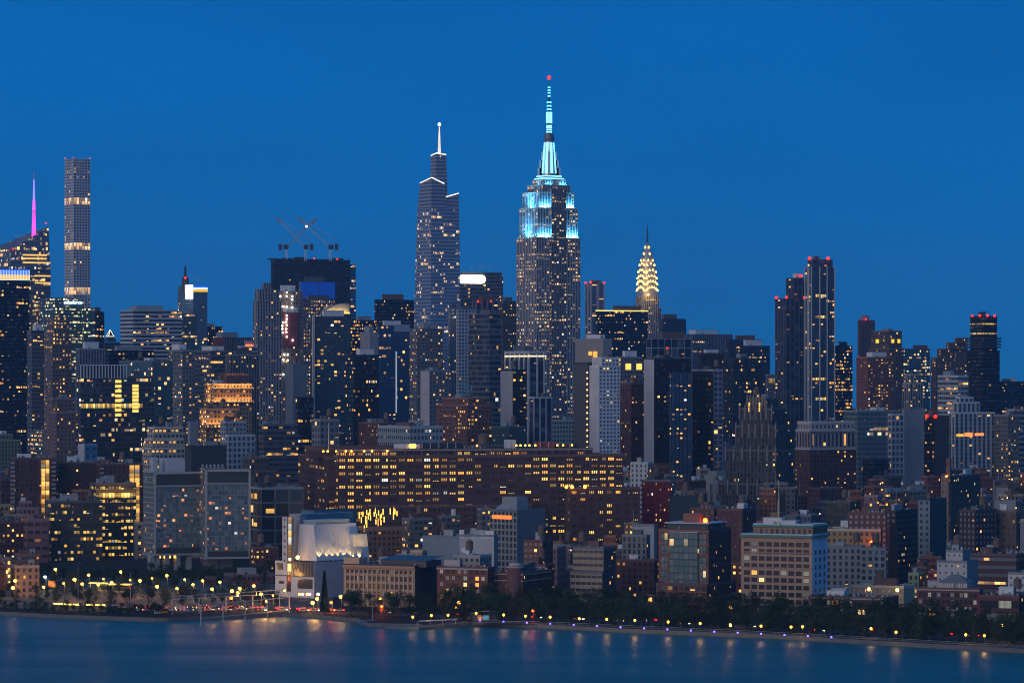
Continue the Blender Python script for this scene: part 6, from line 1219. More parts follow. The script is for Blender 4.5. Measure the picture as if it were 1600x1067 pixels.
# ---------------------------------------------------------------- smaller buildings filling the streets between
FILL=[('brick','red-brick'),('brickdk','dark brick'),('brown','brown brick'),('stone','grey stone'),('stonedk','sooty stone'),('tan','tan brick'),('grey','grey rendered'),('grey','ashen'),('navy','dark glass'),('blankg','windowless grey'),('cream','cream'),('brick','rust-brick'),('band','pale banded'),('aptblk','black glazed'),('bandg','grey banded')]
FEAT=['a water tank','a pale roof hut','two roof huts','a bare tar roof','a silver roof','a raised skylight','a brick chimney','a mast','a long roof hut']
REFS=[o for o in OCC if o[6]]; HANDS=list(OCC)
USED=set()
FLA=glow('small_lamp_amber',(1,.40,.06),7); FLB=glow('small_lamp_warm',(1,.75,.4),6)
def fillers():
    r=random.Random(21); cands=[]
    rows=[1925,1965,2005,2045,2085,2125,2170,2215,2260,2310,2365,2420,2475,2530,2590,2650,2720,2790,2870,2960,3070,3220,3400,3620,3880,4150,4450]
    for D in rows:
        x=-150+r.uniform(0,20)
        while x<1740:
            m=r.uniform(6,14) if D<2320 else r.uniform(8,19) if D<2900 else r.uniform(12,28) if D<3300 else r.uniform(22,42)
            w=m*F/D*1.3; hm=(r.uniform(9,17) if D<2250 else r.uniform(11,27) if D<2420 else r.uniform(14,40) if D<2600 else r.uniform(18,48) if D<3000 else r.uniform(26,64) if D<3500 else r.uniform(40,84))
            if r.random()<.10: hm*=1.35
            dj=D+r.uniform(-18,18); cands.append((dj,x,x+w,hm)); x+=w*r.uniform(1.0,1.25)
    hand=sorted(OCC,key=lambda o:o[3]); cands.sort(); prof=[2000.0]*2200; hi=0; n=0
    def cover(x0,x1,yt):
        for x in range(max(0,int(x0)+200),min(2199,int(x1)+200)): prof[x]=min(prof[x],yt)
    for (D,x0,x1,hm) in cands:
        while hi<len(hand) and hand[hi][3]<D: cover(*hand[hi][:3]); hi+=1
        yt=YH+F/D*(H-hm-GZ)
        # tall things stay in the band of roofs that the place shows
        if D>2600: yt=max(yt, 640 if D<3300 else 608)
        if D>3800 and yt<622: yt=622+r.random()*30
        
        cols=[x for x in range(int(x0)+200,int(x1)+200) if 0<=x<2200]
        if not cols or sum(prof[x]>yt+3 for x in cols)<.35*len(cols): continue
        bad=False
        for o in HANDS:
            if o[3]>D-(45 if o[3]<2350 else -15):
                ov=min(x1,o[1])-max(x0,o[0])
                if ov>.15*min(x1-x0,o[1]-o[0]):
                    g=YH+F/o[3]*(H-GZ); lim=o[2]+.72*(g-o[2]) if o[3]<2420 else o[2]+.5*(min(g,712)-o[2])
                    if yt<lim: bad=True; break
        if bad: continue
        ctr=at((x0+x1)/2,D+8).xy; rad=(x1-x0)/2*D/F
        if any((ctr-o[4]).length<rad*.7+o[5]*.72 for o in OCC): continue
        if D<edge_D((x0+x1)/2)+95 or (70<x1 and x0<432 and D<2300): continue
        lab=None
        for _ in range(60):
            st,cw=r.choice(FILL if D>2700 else FILL[:6]+FILL[:5]+FILL[6:7]); ft=r.choice(FEAT); px=(x0+x1)/2
            lit=r.choice(['dark','dark','few','many'])
            ref=min(REFS,key=lambda o:math.hypot((o[0]+o[1])/2-px,(o[2]-yt)*1.3)+ (120 if o[3]>D+1200 else 0))
            rel=('below ' if yt>ref[2]+45 and ref[0]<px<ref[1] else 'in front of ' if ref[3]>D+60 and ref[0]<px<ref[1] else 'behind ' if ref[0]<px<ref[1] else 'left of ' if px<ref[0] else 'right of ')
            h=hm; size=('low' if h<15 else 'mid-height' if h<32 else 'tall')+(' narrow' if x1-x0<34 else ' broad' if x1-x0>60 else '')
            lt={'dark':'','few':', few lit windows','many':', many lit windows'}[lit]
            t=f"{size} {cw} block with {ft}{lt}, {rel}{ref[6]}"
            if len(t.split())<=15 and t not in USED: lab=t; break
            if len(t.split())>15:
                t=f"{cw} block with {ft}, {rel}{ref[6]}"
                if t not in USED and len(t.split())<=16: lab=t; break
        if not lab: continue
        USED.add(lab)
        ll={'dark':.02,'few':.10,'many':.26}[lit]
        th=(66 if D<2450 and x0>430 else 17 if D<2500 else 30)+r.uniform(-4,4)
        f=r.uniform(.25,.42) if th<40 else r.uniform(.62,.8)
        if th<20: f=r.uniform(.1,.2)
        wc=[c*r.uniform(.75,1.15) for c in {**BASE,**ST[st]}['wall']]; wc=[round(c,2) for c in wc]
        B=bld('low_building' if hm<15 else 'office_building' if st in('navy','band','bandg','cream','aptblk') else 'brick_building' if 'br' in st or st=='tan' else 'stone_building',
              lab,x0,x0+(x1-x0)*f,x1,yt,D,(st,dict(wall=tuple(wc),lit=ll,row=0,**({'la':(1,.30,.05)} if r.random()<.3 else {}))),th=th,roof='pale' if ft=='a silver roof' else r.choice(['dark','dark','grey']),stuff='none',tiers=[(x0+(x1-x0)*.12,x0+(x1-x0)*(.12+.7*f),x0+(x1-x0)*.8,yt-r.uniform(2.6,5)*F/D)] if r.random()<.3 and x1-x0>26 else (),
              lsty=None if r.random()<.7 else ('blankg' if D>2300 else ('blank',dict(wall=tuple(min(.6,c*1.4) for c in wc)))))
        n+=1; cover(x0,x1,yt)
        q=B.top; w_,d_=q[1]-q[0],q[3]-q[2]; z=B.ztop
        if min(w_,d_)<4.5: continue
        if ft=='a water tank': tank(B,q[0]+w_*.4,q[2]+d_*.4,z,min(1.9,min(w_,d_)*.28))
        elif ft=='a pale roof hut': bulk(B,.35,.35,3,M_WHITE)
        elif ft=='two roof huts': bulk(B,.22,.3,2.8,ox=.15); bulk(B,.22,.3,3.4,ox=.85)
        elif ft=='a long roof hut': bulk(B,.7,.35,3.0)
        elif ft=='a brick chimney': bulk(B,.10,.12,4.5,principled('chimney_brick',(.19,.10,.08),.85,noise=.2),name='chimney')
        elif ft=='a mast': m=MB(); m.tube((q[0]+w_*.5,q[2]+d_*.5,z),(q[0]+w_*.5,q[2]+d_*.5,z+9),.18,.08,5); m.build('mast',[M_STEEL],B.root)
        elif ft=='a raised skylight':
            m=MB(); a,b=q[0]+w_*.3,q[2]+d_*.3; m.box(a,a+w_*.4,b,b+d_*.35,z,z+.7); m.poly([(a,b,z+.7),(a+w_*.4,b,z+.7),(a+w_*.4,b+d_*.35,z+.7),(a,b+d_*.35,z+.7),(a,b+d_*.17,z+1.9),(a+w_*.4,b+d_*.17,z+1.9)],[(0,1,5,4),(1,2,5),(2,3,4,5),(3,0,4)],1); m.build('skylight',[M_UNIT,principled('skylight',(.07,.09,.12),.5,.1)],B.root)
        if r.random()<.42 and D<3200:
            m=MB(); m.ball((0,0,0),.36,n=6,m=4); m.box(-.06,.06,-.06,.06,-1.6,-.3,1)
            o=m.build('roof_lamp',[r.choice([FLA,FLA,FLB]),M_DKSTEEL],B.root); o.location=(q[0]-.4 if r.random()<.5 else q[0]+w_*r.random(),q[2]-.4,z-r.uniform(-1.4,4))
        if w_*d_>60 and D<2900:
            m=MB()
            for _ in range(6): a,b=r.uniform(q[0]+1,q[1]-2.6),r.uniform(q[2]+1,q[3]-2.2); m.box(a,a+1.6,b,b+1.1,z,z+r.uniform(.7,1.4))
            o=m.build('roof_unit',[M_UNIT],B.root); o['kind']='stuff'
    print('FILLERS',n)
fillers()

# ---------------------------------------------------------------- trees along the river
def tree_meshes(k):
    r=random.Random(50+k); m=MB(); clumps=[]
    for i in range(14+k):
        a=r.uniform(0,6.28); rr=r.uniform(0,1)**.6*3.4; z=r.uniform(2.0,10.2); s=1-abs(z-5.6)/7.5
        clumps.append((rr*s*math.cos(a),rr*s*math.sin(a),z,r.uniform(1.2,2.1)))
    for cx,cy,cz,cr in clumps:
        for j in range(95):
            v=Vector((r.gauss(0,1),r.gauss(0,1),r.gauss(0,.8))).normalized()*cr*r.uniform(.55,1.08); c=Vector((cx,cy,cz))+v
            s=r.uniform(.16,.36); u=Vector((r.gauss(0,1),r.gauss(0,1),r.gauss(0,1))).normalized(); w=u.orthogonal().normalized()
            m.quad([c-u*s,c-w*s*.6,c+u*s,c+w*s*.6],0 if r.random()<.6 else 1)
    crown=m.mesh('crown',[principled('leaf_dark',(.028,.046,.020),.85,spec=.1),principled('leaf_light',(.06,.085,.032),.85,spec=.1)])
    t=MB(); t.tube((0,0,-.1),(.15,.1,3.2),.32,.22,8); t.tube((.15,.1,3.1),(.1,.3,7.5),.22,.07,6)
    for cx,cy,cz,cr in clumps[:7]: t.tube((.15,.1,r.uniform(2.6,4.2)),(cx*.8,cy*.8,cz-.3),.13,.04,5)
    return crown, t.mesh('trunk',[principled('bark',(.07,.055,.045),.9,noise=.3,nscale=3)])
TM=[tree_meshes(k) for k in range(6)]
tr=random.Random(5)
def tree(p,s,k,label,group):
    t=thing('tree',label,'tree',p,tr.uniform(0,6.28),group); t.scale=(s*tr.uniform(.95,1.25),s*tr.uniform(.95,1.25),s)
    link('trunk',TM[k][1],t); link('crown',TM[k][0],t)
x=548.0
while x<1760:
    D=SH(x)+tr.uniform(14,22); big=1.0+.28*max(0,min(1,(x-900)/500))
    tree(at(x,D,GZ),tr.uniform(.98,1.28),tr.randrange(6),'dark leafy tree in the unbroken row along the river promenade','trees along the river promenade'); x+=tr.uniform(12,19)
x=700.0
while x<1760:
    D=SH(x)+tr.uniform(61,70); tree(at(x,D,GZ),tr.uniform(1.1,1.5),tr.randrange(6),'dark leafy tree between the highway and the riverfront buildings','trees across the highway'); x+=tr.uniform(15,26)
x=0.0
while x<262:
    D=SH(x)+tr.uniform(6,12); tree(at(x,D,GZ),tr.uniform(.40,.62),tr.randrange(6),'small bushy tree on the bare bank beside the highway','small trees on the left bank'); x+=tr.uniform(6,13)
x=60.0
while x<432:
    D=SH(x)+tr.uniform(250,330); tree(at(x,D,GZ),tr.uniform(.7,1.0),tr.randrange(6),'street tree in the dark lots between the highway and the hotel on stilts','trees in the dark lots'); x+=tr.uniform(9,16)
x=0.0
while x<432:
    D=SH(x)+tr.uniform(95,260); tree(at(x,D,GZ),tr.uniform(.55,.85),tr.randrange(6),'street tree in the dark lots between the highway and the hotel on stilts','trees in the dark lots'); x+=tr.uniform(8,16)
x=0.0
while x<440:
    D=SH(x)+tr.uniform(66,90); tree(at(x,D,GZ),tr.uniform(.65,1.05),tr.randrange(6),'street tree behind the highway lamps','street trees behind the highway'); x+=tr.uniform(18,36)
cy=MB()
rr=random.Random(9)
for i in range(1100):
    z=rr.uniform(.6,12.5); q=1.5*(1-z/13.2)+.12; a=rr.uniform(0,6.28); c=Vector((q*math.cos(a)*rr.uniform(.5,1),q*math.sin(a)*rr.uniform(.5,1),z)); u=Vector((rr.gauss(0,.4),rr.gauss(0,.4),1)).normalized(); w=u.orthogonal().normalized(); s=rr.uniform(.2,.42); cy.quad([c-u*s,c-w*s*.5,c+u*s,c+w*s*.5])
for px,s in ((507,1.7),(724,1.25)):
    t=thing('conifer','tall dark columnar conifer in front of the metal-clad museum' if px<600 else 'dark columnar conifer before the red-brown apartment house','tree',at(px,SH(px)+24,GZ)); t.scale=(s,s,s)
    cy.build('crown',[principled('leaf_dark',(.028,.046,.020),.85,spec=.1)],t); m=MB(); m.tube((0,0,0),(0,0,3),.2,.12); m.build('trunk',[principled('bark',(.07,.055,.045),.9)],t)

# ---------------------------------------------------------------- lamps
def proto(build):
    return build
PM={}
def part(name,key,fn,mats):
    if key not in PM: m=MB(); fn(m); PM[key]=m.mesh(name,mats)
    return PM[key]
def prom_lamp(px,py):
    # head 4.4 m above the promenade
    p=pos(px,py,GZ+4.4); t=thing('promenade_lamp','low amber globe lamp post at the edge of the river promenade','street lamp',(p.x,p.y,GZ),0,'lamp posts along the promenade')
    link('pole',part('pole','pp',lambda m:(m.tube((0,0,0),(0,0,4),.09,.06),m.cyl(0,0,.2,.16,0,.4,8)),[M_DKSTEEL]),t); lamp('POINT',(0,0,3.6),480,(1,.55,.15),t,.3); link('globe',part('globe','pg',lambda m:m.ball((0,0,4.4),.6),[M_AMBER]),t)
def tall_lamp(px,py,h,label,group,mat,key,gap=0):
    p=pos(px,py,GZ+h); D=max(p.y,SH(px)+20+gap); p=at(px,D); hh=zof(py,D)-GZ; hh=max(5,hh)
    t=thing('street_lamp',label,'street lamp',(p.x,p.y,GZ),R(-20),group)
    m=MB(); m.tube((0,0,0),(0,0,hh+.5),.14,.09); m.tube((0,0,hh+.5),(0,-1.2,hh+.6),.06); m.build('pole',[M_DKSTEEL],t)
    lamp('POINT',(0,-1.2,hh-.9),2200,(1,.5,.12) if key=='ha' else (.8,1,.85) if key=='hc' else (1,.1,.03),t,.4)
    link('lamp_head',part('lamp_head',key,lambda m:m.ball((0,0,0),.95,sq=.8),[mat]),t,(0,-1.2,hh+.1),0,(tr.uniform(.55,1.1),)*3)
for px,py in ((645,963.5),(674,961),(700,960.5),(744,957.5),(787,960),(821,962),(859.5,963.5),(905,966),(948,967),(992,968.5),(1044,971),(1094,973.5),(1141,975.5),(1189,977.5),(1236,979),(1254,978.5),(1361,981.5),(1400,987),(1509,991),(1538,992.5)): prom_lamp(px,py)
HWY=[(12,893),(25,907),(88,889),(101,911),(140,898),(190,893),(205,906),(262,899),(290,905),(303,913),(345,909),(398,915),(409,928),(446,922),(22,918),(70,917),(41,884),(56,897),(50,901),(72,901),(118,905),(163,904),(176,910),(130,912),(155,913),(220,907),(247,916),(239,903),(278,919),(318,907),(333,920),(364,923),(376,919),(373,926),(428,930),(418,939),(534,932),(490,943),(497,935),(595,935),(718,941),(714,952),(1142,949),(1568,976)]  # leading positions are extra lamps added for the left bank's warm glow
YL=glow('sodium_lamp',(1,.40,.04),11,True); CL=glow('cool_lamp',(.75,1,.85),5,True)
for i,(px,py) in enumerate(HWY):
    if px in (56,72): tall_lamp(px,py,9,'cool white street lamp among the amber lamps near the left edge','street lamp' and 'cool white street lamps',CL,'hc',30)
    else: tall_lamp(px,py,9,'amber street lamp glowing over the riverside highway','amber lamps over the highway',YL,'ha',30 if py<920 else 12)
tall_lamp(54,908,5,'red traffic signal glowing at the left end of the highway',None,glow('signal_red',(1,.02,.01),8,True),'hr')
tall_lamp(203,918,5,'red traffic signal near the middle of the highway',None,glow('signal_red',(1,.02,.01),8,True),'hr')
tall_lamp(363,934,5,'orange-red traffic signal beside the open steel frame',None,glow('signal_orange',(1,.12,.015),7,True),'ho')
tall_lamp(598,948,5,'orange traffic signal behind the barge pier',None,glow('signal_orange',(1,.12,.015),7,True),'ho')
tall_lamp(834,957,4,'red-orange traffic signal among the promenade trees',None,glow('signal_orange',(1,.12,.015),7,True),'ho')
tall_lamp(519,944,4,'orange traffic signal below the conifer by the museum',None,glow('signal_orange',(1,.12,.015),7,True),'ho')
px=750.0
while px<1330:
    py=969+(px-750)*.0475; p=pos(px,py,GZ+.9); t=thing('marker_light','small blue marker light on the promenade railing','marker light',(p.x,p.y,GZ),0,'blue marker lights along the promenade')
    link('post',part('post','bp',lambda m:m.cyl(0,0,.12,.1,0,.8,8),[M_DKSTEEL]),t); link('lens',part('lens','bl',lambda m:m.ball((0,0,.95),.42),[M_BLUE]),t); px+=36.6
# highmast poles without visible lamps are part of the left bank
for px,yt in ((41,884),(122,880),(204,895)):
    D=SH(px)+30; p=at(px,D,GZ); t=thing('lamp_mast','slim unlit lamp mast beside the highway','lamp mast',p,0,'slim unlit lamp masts'); m=MB(); hh=zof(yt,D)-GZ; m.tube((0,0,0),(0,0,hh),.16,.08); m.build('pole',[M_UNIT],t); m=MB(); m.tube((0,0,hh),(1.6,0,hh+.3),.07); m.build('arm',[M_UNIT],t)

# ---------------------------------------------------------------- traffic
CARCOL=[principled('car_paint_silver',(.35,.36,.38),.3,.5),principled('car_paint_black',(.02,.02,.022),.25,.3),principled('car_paint_white',(.6,.6,.6),.3),principled('car_paint_yellow',(.55,.33,.03),.35),principled('car_paint_blue',(.04,.07,.15),.3,.4)]
TAIL=glow('tail_light_lens',(1,.012,.008),10); HEAD=glow('head_light_lens',(1,.80,.45),7); GLS=principled('car_glass',(.02,.025,.03),.08,spec=.9); TYR=principled('tyre_rubber',(.02,.02,.02),.8)
def car_body(m):
    prof=[(-2.2,.35),(2.2,.35),(2.25,.75),(2.1,.88),(1.1,.98),(.5,1.42),(-1.2,1.45),(-1.9,1.02),(-2.25,.95)]
    k=len(prof); m.poly([(x,-.88,z) for x,z in prof]+[(x,.88,z) for x,z in prof],[tuple(range(k)),tuple(range(2*k-1,k-1,-1))]+[(i,k+i,k+(i+1)%k,(i+1)%k) for i in range(k)])
def car_glass(m):
    m.poly([(1.05,-.89,1.0),(.48,-.89,1.38),(-1.15,-.89,1.40),(-1.8,-.89,1.03)],[(0,1,2,3)]); m.poly([(1.05,.89,1.0),(.48,.89,1.38),(-1.15,.89,1.40),(-1.8,.89,1.03)],[(3,2,1,0)])
    m.poly([(1.12,-.75,1.0),(1.12,.75,1.0),(.53,.72,1.41),(.53,-.72,1.41)],[(0,1,2,3)]); m.poly([(-1.92,-.75,1.04),(-1.23,-.72,1.44),(-1.23,.72,1.44),(-1.92,.75,1.04)],[(0,1,2,3)])
def car(p,rz,c,label,group):
    t=thing('car',label,'car',p,rz,group)
    link('body',part('body',('cb',c),car_body,[CARCOL[c]]),t); link('windows',part('windows','cg',car_glass,[GLS]),t)
    for x in (-1.4,1.4):
        for y in (-.8,.8): link('wheel',part('wheel','cw',lambda m:(m.tube((0,-.11,0),(0,.11,0),.33,n=10),),[TYR]),t,(x,y,.33))
    for y in (-.62,.62):
        link('tail_light',part('tail_light','ct',lambda m:m.box(-.14,.05,-.34,.34,-.2,.24),[TAIL]),t,(-2.27,y,.82)); link('headlight',part('headlight','ch',lambda m:m.box(-.05,.12,-.24,.24,-.16,.16),[HEAD]),t,(2.25,y,.68))
cr=random.Random(3)
def road_dir(px):
    a=at(px,SH(px)+44); b=at(px+12,SH(px+12)+44); return math.atan2(b.y-a.y,b.x-a.x)
x=-12.0
while x<520:
    far=cr.random()<.68; dd=cr.choice([48.5,54]) if far else cr.choice([33.5,40]); D=SH(x)+dd
    car(at(x,D,GZ+.07),road_dir(x)+(math.pi if far else 0),cr.randrange(5),'car with red tail lights in the heavy highway traffic' if far else 'car with pale headlights on the near highway lanes','cars showing tail lights' if far else 'cars showing headlights'); x+=cr.uniform(4,9)
x=530.0
while x<1590:
    far=cr.random()<.5; D=SH(x)+(cr.choice([48.5,54]) if far else cr.choice([33.5,40])); car(at(x,D,GZ+.07),road_dir(x)+(math.pi if far else 0),cr.randrange(5),'car glimpsed beneath the promenade trees','cars beneath the trees'); x+=cr.uniform(34,80)
# concrete barrier with added glowing bars in place of yellow light streaks, and site huts on the left bank
def on_bank(name,label,cat,x0,x1,dd,h,dep,mat,group=None,z0=0):
    a=at(x0,SH(x0)+dd,GZ+z0); b=at(x1,SH(x1)+dd,GZ+z0); L=(b-a).length; t=thing(name,label,cat,a,math.atan2(b.y-a.y,b.x-a.x),group); return t,L
t,L=on_bank('barrier','long pale concrete barrier wall along the near edge of the highway','barrier',-20,168,27,0,0,0); m=MB(); m.box(0,L,-.3,.3,0,2.6); m.build('wall',[M_QUAY],t); m=MB(); m.box(0,L,-.4,.4,2.6,2.8); m.build('coping',[M_TRIM],t)
for a,b in ((83,98),(101,111),(114,123),(135,145),(149,164)):
    t,L=on_bank('light_streak_bar','glowing yellow bar standing in for a light streak above the concrete barrier','light bar',a,b,25.5,0,0,0,'bars standing in for light streaks'); m=MB(); m.box(0,L,-.15,.15,3.0,3.7); m.build('streak_bar',[glow('streak_bar_yellow',(1,.62,.10),7,True)],t); m=MB(); m.box(.2,.35,-.06,.06,0,3.0); m.box(L-.35,L-.2,-.06,.06,0,3.0); m.build('stand',[M_DKSTEEL],t)
for a,b,h,lab,mt in ((167,181,3.6,'beige site cabin at the end of the barrier',M_QUAY),(182,206,2.8,'dark low site store beside the beige cabin',M_DKSTEEL),(240,252,3.4,'white site cabin near the excavator',M_WHITE)):
    t,L=on_bank('site_cabin',lab,'site cabin',a,b,16,0,0,0); m=MB(); m.box(0,L,0,4,0,h); m.build('wall',[mt],t); m=MB(); m.box(-.2,L+.2,-.2,4.2,h,h+.2); m.build('roof',[M_UNIT],t); m=MB(); m.box(L*.3,L*.5,-.05,0,1,2.1); m.build('window',[M_PANE],t)
for a,b,dd,lab in ((139,168,205,'long low canopy edged with yellow light in the dark lots'),(169,206,196,'second low canopy edged with yellow light, nearer the hotel on stilts')):
    t,L=on_bank('canopy',lab,'canopy',a,b,dd,0,0,0); m=MB(); m.box(0,L,0,5,4.2,4.6); m.build('roof',[M_UNIT],t); m=MB(); m.box(0,L,-.3,-.05,3.7,4.3); m.build('edge_light',[glow('canopy_yellow',(1,.60,.07),3,True)],t)
    for f in (.05,.5,.95): m=MB(); m.box(L*f-.12,L*f+.12,.2,.44,0,4.2); m.build('post',[M_STEEL],t)
    lamp('AREA',(L/2,2,3.9),2500,(1,.6,.15),t,(L,2),(0,0,-1))
t,L=on_bank('kiosk','small kiosk with a glowing orange front below the dark terraced office','kiosk',75,88,212,0,0,0); m=MB(); m.box(0,L,0,4,0,4.6); m.build('wall',[M_DKSTEEL],t); m=MB(); m.box(.3,L-.3,-.15,-.02,.8,4.2); m.build('lit_front',[glow('kiosk_orange',(1,.30,.05),1.0)],t); m=MB(); m.box(-.4,L+.4,-.6,4.3,4.6,4.9); m.build('roof',[M_UNIT],t)
# excavator
t=thing('excavator','small orange excavator on the quay by the open steel frame','excavator',at(257,SH(257)+7,GZ),R(15)); OR=principled('excavator_orange',(.5,.17,.02),.5)
m=MB(); m.box(-1.8,1.8,-1.3,-.7,0,.8); m.box(-1.8,1.8,.7,1.3,0,.8); m.build('track',[TYR],t); m=MB(); m.box(-1.7,1.3,-1.2,1.2,.9,2.0); m.build('body',[OR],t); m=MB(); m.box(-.2,1.2,-1.2,-.1,2.0,3.1); m.build('cab',[GLS],t); m=MB(); m.tube((1.2,.4,1.8),(3.6,.4,4.6),.28,.22); m.tube((3.6,.4,4.6),(5.4,.4,2.2),.2,.15); m.build('arm',[OR],t); m=MB(); m.poly([(5.1,0,2.3),(5.1,.9,2.3),(5.9,.9,1.6),(5.9,0,1.6),(5.0,0,1.1),(5.0,.9,1.1)],[(0,1,2,3),(3,2,5,4),(0,4,5,1),(0,3,4),(1,5,2)]); m.build('bucket',[M_DKSTEEL],t)
# open steel shed frame standing in the water
t=thing('steel_shed_frame','open pale steel outline of a shed standing in the water','steel frame',pos(360,966,0)); o0=pos(360,966,0); fr=principled('frame_steel',(.48,.47,.46),.45,.3)
A=[pos(269+(437-269)*i/4,966-9*i/4,0)-o0 for i in range(5)]; Bq=[pos(314+(452-314)*i/4,976-13*i/4,0)-o0 for i in range(5)]; hh=9.6
for i in range(5):
    a,b=A[i],Bq[i]; m=MB(); up=Vector((0,0,hh)); m.tube(a,a+up,.27,n=6); m.build('post',[fr],t); m=MB(); m.tube(b,b+up,.27,n=6); m.build('post',[fr],t)
    mid=(a+b)/2+Vector((0,0,hh+3)); q=a.lerp(b,.25)+Vector((0,0,hh+.3)); q2=a.lerp(b,.75)+Vector((0,0,hh+.3)); m=MB(); m.tube(a+up,q,.2,n=5); m.tube(q,q+Vector((0,0,2.1)),.2,n=5); m.tube(q+Vector((0,0,2.1)),mid,.2,n=5); m.tube(mid,q2+Vector((0,0,2.1)),.2,n=5); m.tube(q2+Vector((0,0,2.1)),q2,.2,n=5); m.tube(q2,b+up,.2,n=5); m.build('rafter',[fr],t)
for S,zz in ((A,hh),(Bq,hh),(A,3.2),(Bq,3.2)):
    m=MB(); m.tube(S[0]+Vector((0,0,zz)),S[4]+Vector((0,0,zz)),.2,n=5); m.build('beam',[fr],t)
m=MB(); m.tube((A[0]+Bq[0])/2+Vector((0,0,hh+3)),(A[4]+Bq[4])/2+Vector((0,0,hh+3)),.2,n=5); m.build('ridge_beam',[fr],t)
# barge pier, covered boat and small cafe pavilion
def deck(name,label,cat,pts,z,mat,group=None):
    P=[pos(*p,z) for p in pts]; c=sum(P,Vector())/len(P); t=thing(name,label,cat,(c.x,c.y,0),0,group); n=len(P); m=MB(); V=[(p.x-c.x,p.y-c.y,z) for p in P]; m.poly(V+[(x,y,-1) for x,y,_ in V],[tuple(range(n))]+[(i,(i+1)%n,n+(i+1)%n,n+i) for i in range(n)][::1]); m.build('deck',[mat],t); return t,c
t,c=deck('pier','low concrete pier jutting into the river in front of the tan loft','pier',[(600,977),(655,980),(745,971),(740,968),(690,969),(610,972)],1.4,M_QUAY)
m=MB(); a=pos(652,973,3)-Vector((c.x,c.y,0)); b=pos(712,970,3)-Vector((c.x,c.y,0)); m.poly([(*a.xy,3.6),(*b.xy,3.6),(b.x+1,b.y+5,3.9),(a.x+1,a.y+5,3.9)],[(0,1,2,3),(3,2,1,0)]); m.build('canopy',[M_WHITE],t)
for f in (0,.33,.66,1): p=a.lerp(b,f); m=MB(); m.tube((p.x,p.y+.3,1.4),(p.x,p.y+.3,3.6),.12); m.build('canopy_post',[M_STEEL],t)
p=pos(577,976,0); t=thing('boat','blue-covered boat moored beside the pier','boat',p,R(-8)); m=MB(); k=[(-5,-1.5),(4,-1.5),(6,0),(4,1.5),(-5,1.5)]; m.poly([(x*.94,y*.8,-.2) for x,y in k]+[(x,y,1.2) for x,y in k],[(4,3,2,1,0),(5,6,7,8,9)]+[(i,(i+1)%5,5+(i+1)%5,5+i) for i in range(5)]); m.build('hull',[principled('hull_grey',(.16,.19,.23),.5)],t); m=MB(); m.poly([(-4.6,-1.4,1.22),(3.8,-1.4,1.22),(3.8,1.4,1.22),(-4.6,1.4,1.22),(-4.2,0,2.5),(3.4,0,2.4)],[(0,1,5,4),(1,2,5),(2,3,4,5),(3,0,4)]); m.build('cover',[principled('boat_cover',(.03,.13,.24),.7)],t); m=MB(); m.tube((1.5,0,2),(1.5,0,11),.12,.06); m.build('mast',[M_STEEL],t)
p=pos(762,971,GZ); t=thing('pavilion','small curved-roof pavilion with a glowing orange and cyan interior on the promenade','pavilion',(p.x,p.y+9,GZ),R(-12)); m=MB(); n=8
pts=[(-8+16*i/n,3.2+1.3*math.sin(math.pi*i/n)) for i in range(n+1)]; m.poly([(x,-3,z) for x,z in pts]+[(x,3,z) for x,z in pts]+[(x,-3,z+.25) for x,z in pts]+[(x,3,z+.25) for x,z in pts],[(i,i+1,n+2+i,n+1+i) for i in range(n)]+[(2*n+2+i,3*n+3+i,3*n+4+i,2*n+3+i) for i in range(n)]+[(i,2*n+2+i,2*n+3+i,i+1) for i in range(n)]); m.build('roof',[M_UNIT],t); m=MB(); m.box(-7,7,-2.4,2.4,0,3.1); m.build('wall',[M_DKSTEEL],t); m=MB(); m.box(-2,1,-2.5,-2.42,.6,2.6); m.build('lit_window',[glow('pavilion_cyan',(.12,.45,.6),.5)],t); m=MB(); m.box(-4.4,-2.4,-2.5,-2.42,.6,2.8); m.build('lit_window',[glow('pavilion_orange',(1,.3,.08),.7)],t)
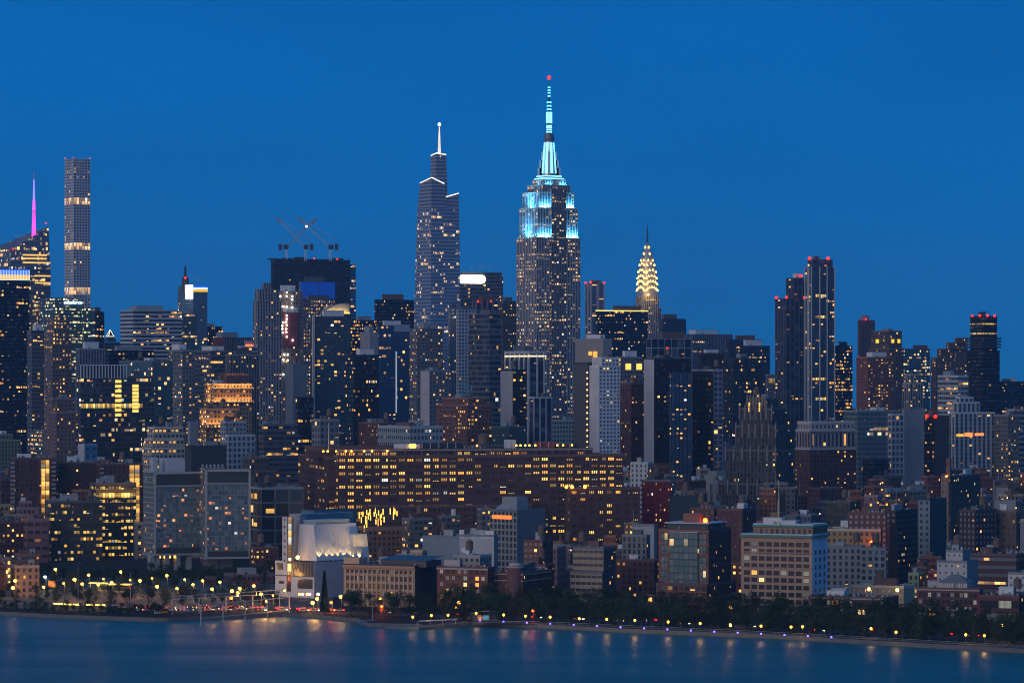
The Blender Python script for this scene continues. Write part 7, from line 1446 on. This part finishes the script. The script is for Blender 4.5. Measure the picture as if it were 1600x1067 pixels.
# railing of the promenade
for a in range(740,1640,60):
    P=[at(x,SH(x)+3.4,GZ) for x in range(a,a+61,10)]; t=thing('railing','low steel railing along the edge of the river promenade','railing',P[0],0,'railing along the promenade'); m=MB()
    for p,q in zip(P,P[1:]): m.tube(p-P[0]+Vector((0,0,1.1)),q-P[0]+Vector((0,0,1.1)),.05,n=4)
    m.build('rail',[M_STEEL],t); m=MB()
    for p in P[:-1]: m.tube(p-P[0],p-P[0]+Vector((0,0,1.1)),.04,n=4)
    m.build('baluster',[M_STEEL],t)

# ---------------------------------------------------------------- air
def steam(px,py,D,w,h,seed):
    r=random.Random(seed); m=MB()
    for i in range(9): m.ball((r.uniform(-.5,.5)*w,r.uniform(-3,3),r.uniform(-.3,.5)*h),r.uniform(.16,.30)*w,n=10,m=7,sq=.7)
    mt=bpy.data.materials.get('steam_vapour')
    if not mt:
        mt=bpy.data.materials.new('steam_vapour'); mt.use_nodes=True; q=mt.node_tree; q.nodes.clear(); o=q.nodes.new('ShaderNodeOutputMaterial'); v=q.nodes.new('ShaderNodeVolumePrincipled'); v.inputs['Density'].default_value=.016; v.inputs['Color'].default_value=(.95,.95,.97,1); q.links.new(v.outputs[0],o.inputs['Volume'])
        try: mt.cycles.homogeneous_volume=True
        except Exception: pass
    o=m.build('steam',[mt]); o.location=at(px,D,zof(py,D)); o['kind']='stuff'
steam(38,374,4460,20,10,1); steam(752,419,4960,26,6,2); steam(308,436,4340,12,8,3)
HAZE=3.6e-5
mb=MB(); mb.box(-3600,3600,-300,12300,-2,470); hz=mb.build('haze',[]); hz['kind']='stuff'
hm=bpy.data.materials.new('haze_air'); hm.use_nodes=True; nt=hm.node_tree; nt.nodes.clear(); o=nt.nodes.new('ShaderNodeOutputMaterial'); v=nt.nodes.new('ShaderNodeVolumePrincipled'); v.inputs['Density'].default_value=HAZE; v.inputs['Color'].default_value=(.38,.66,1,1); v.inputs['Anisotropy'].default_value=.2
nt.links.new(v.outputs[0],o.inputs['Volume']); hz.data.materials.append(hm)
try: hm.cycles.homogeneous_volume=True
except Exception: pass
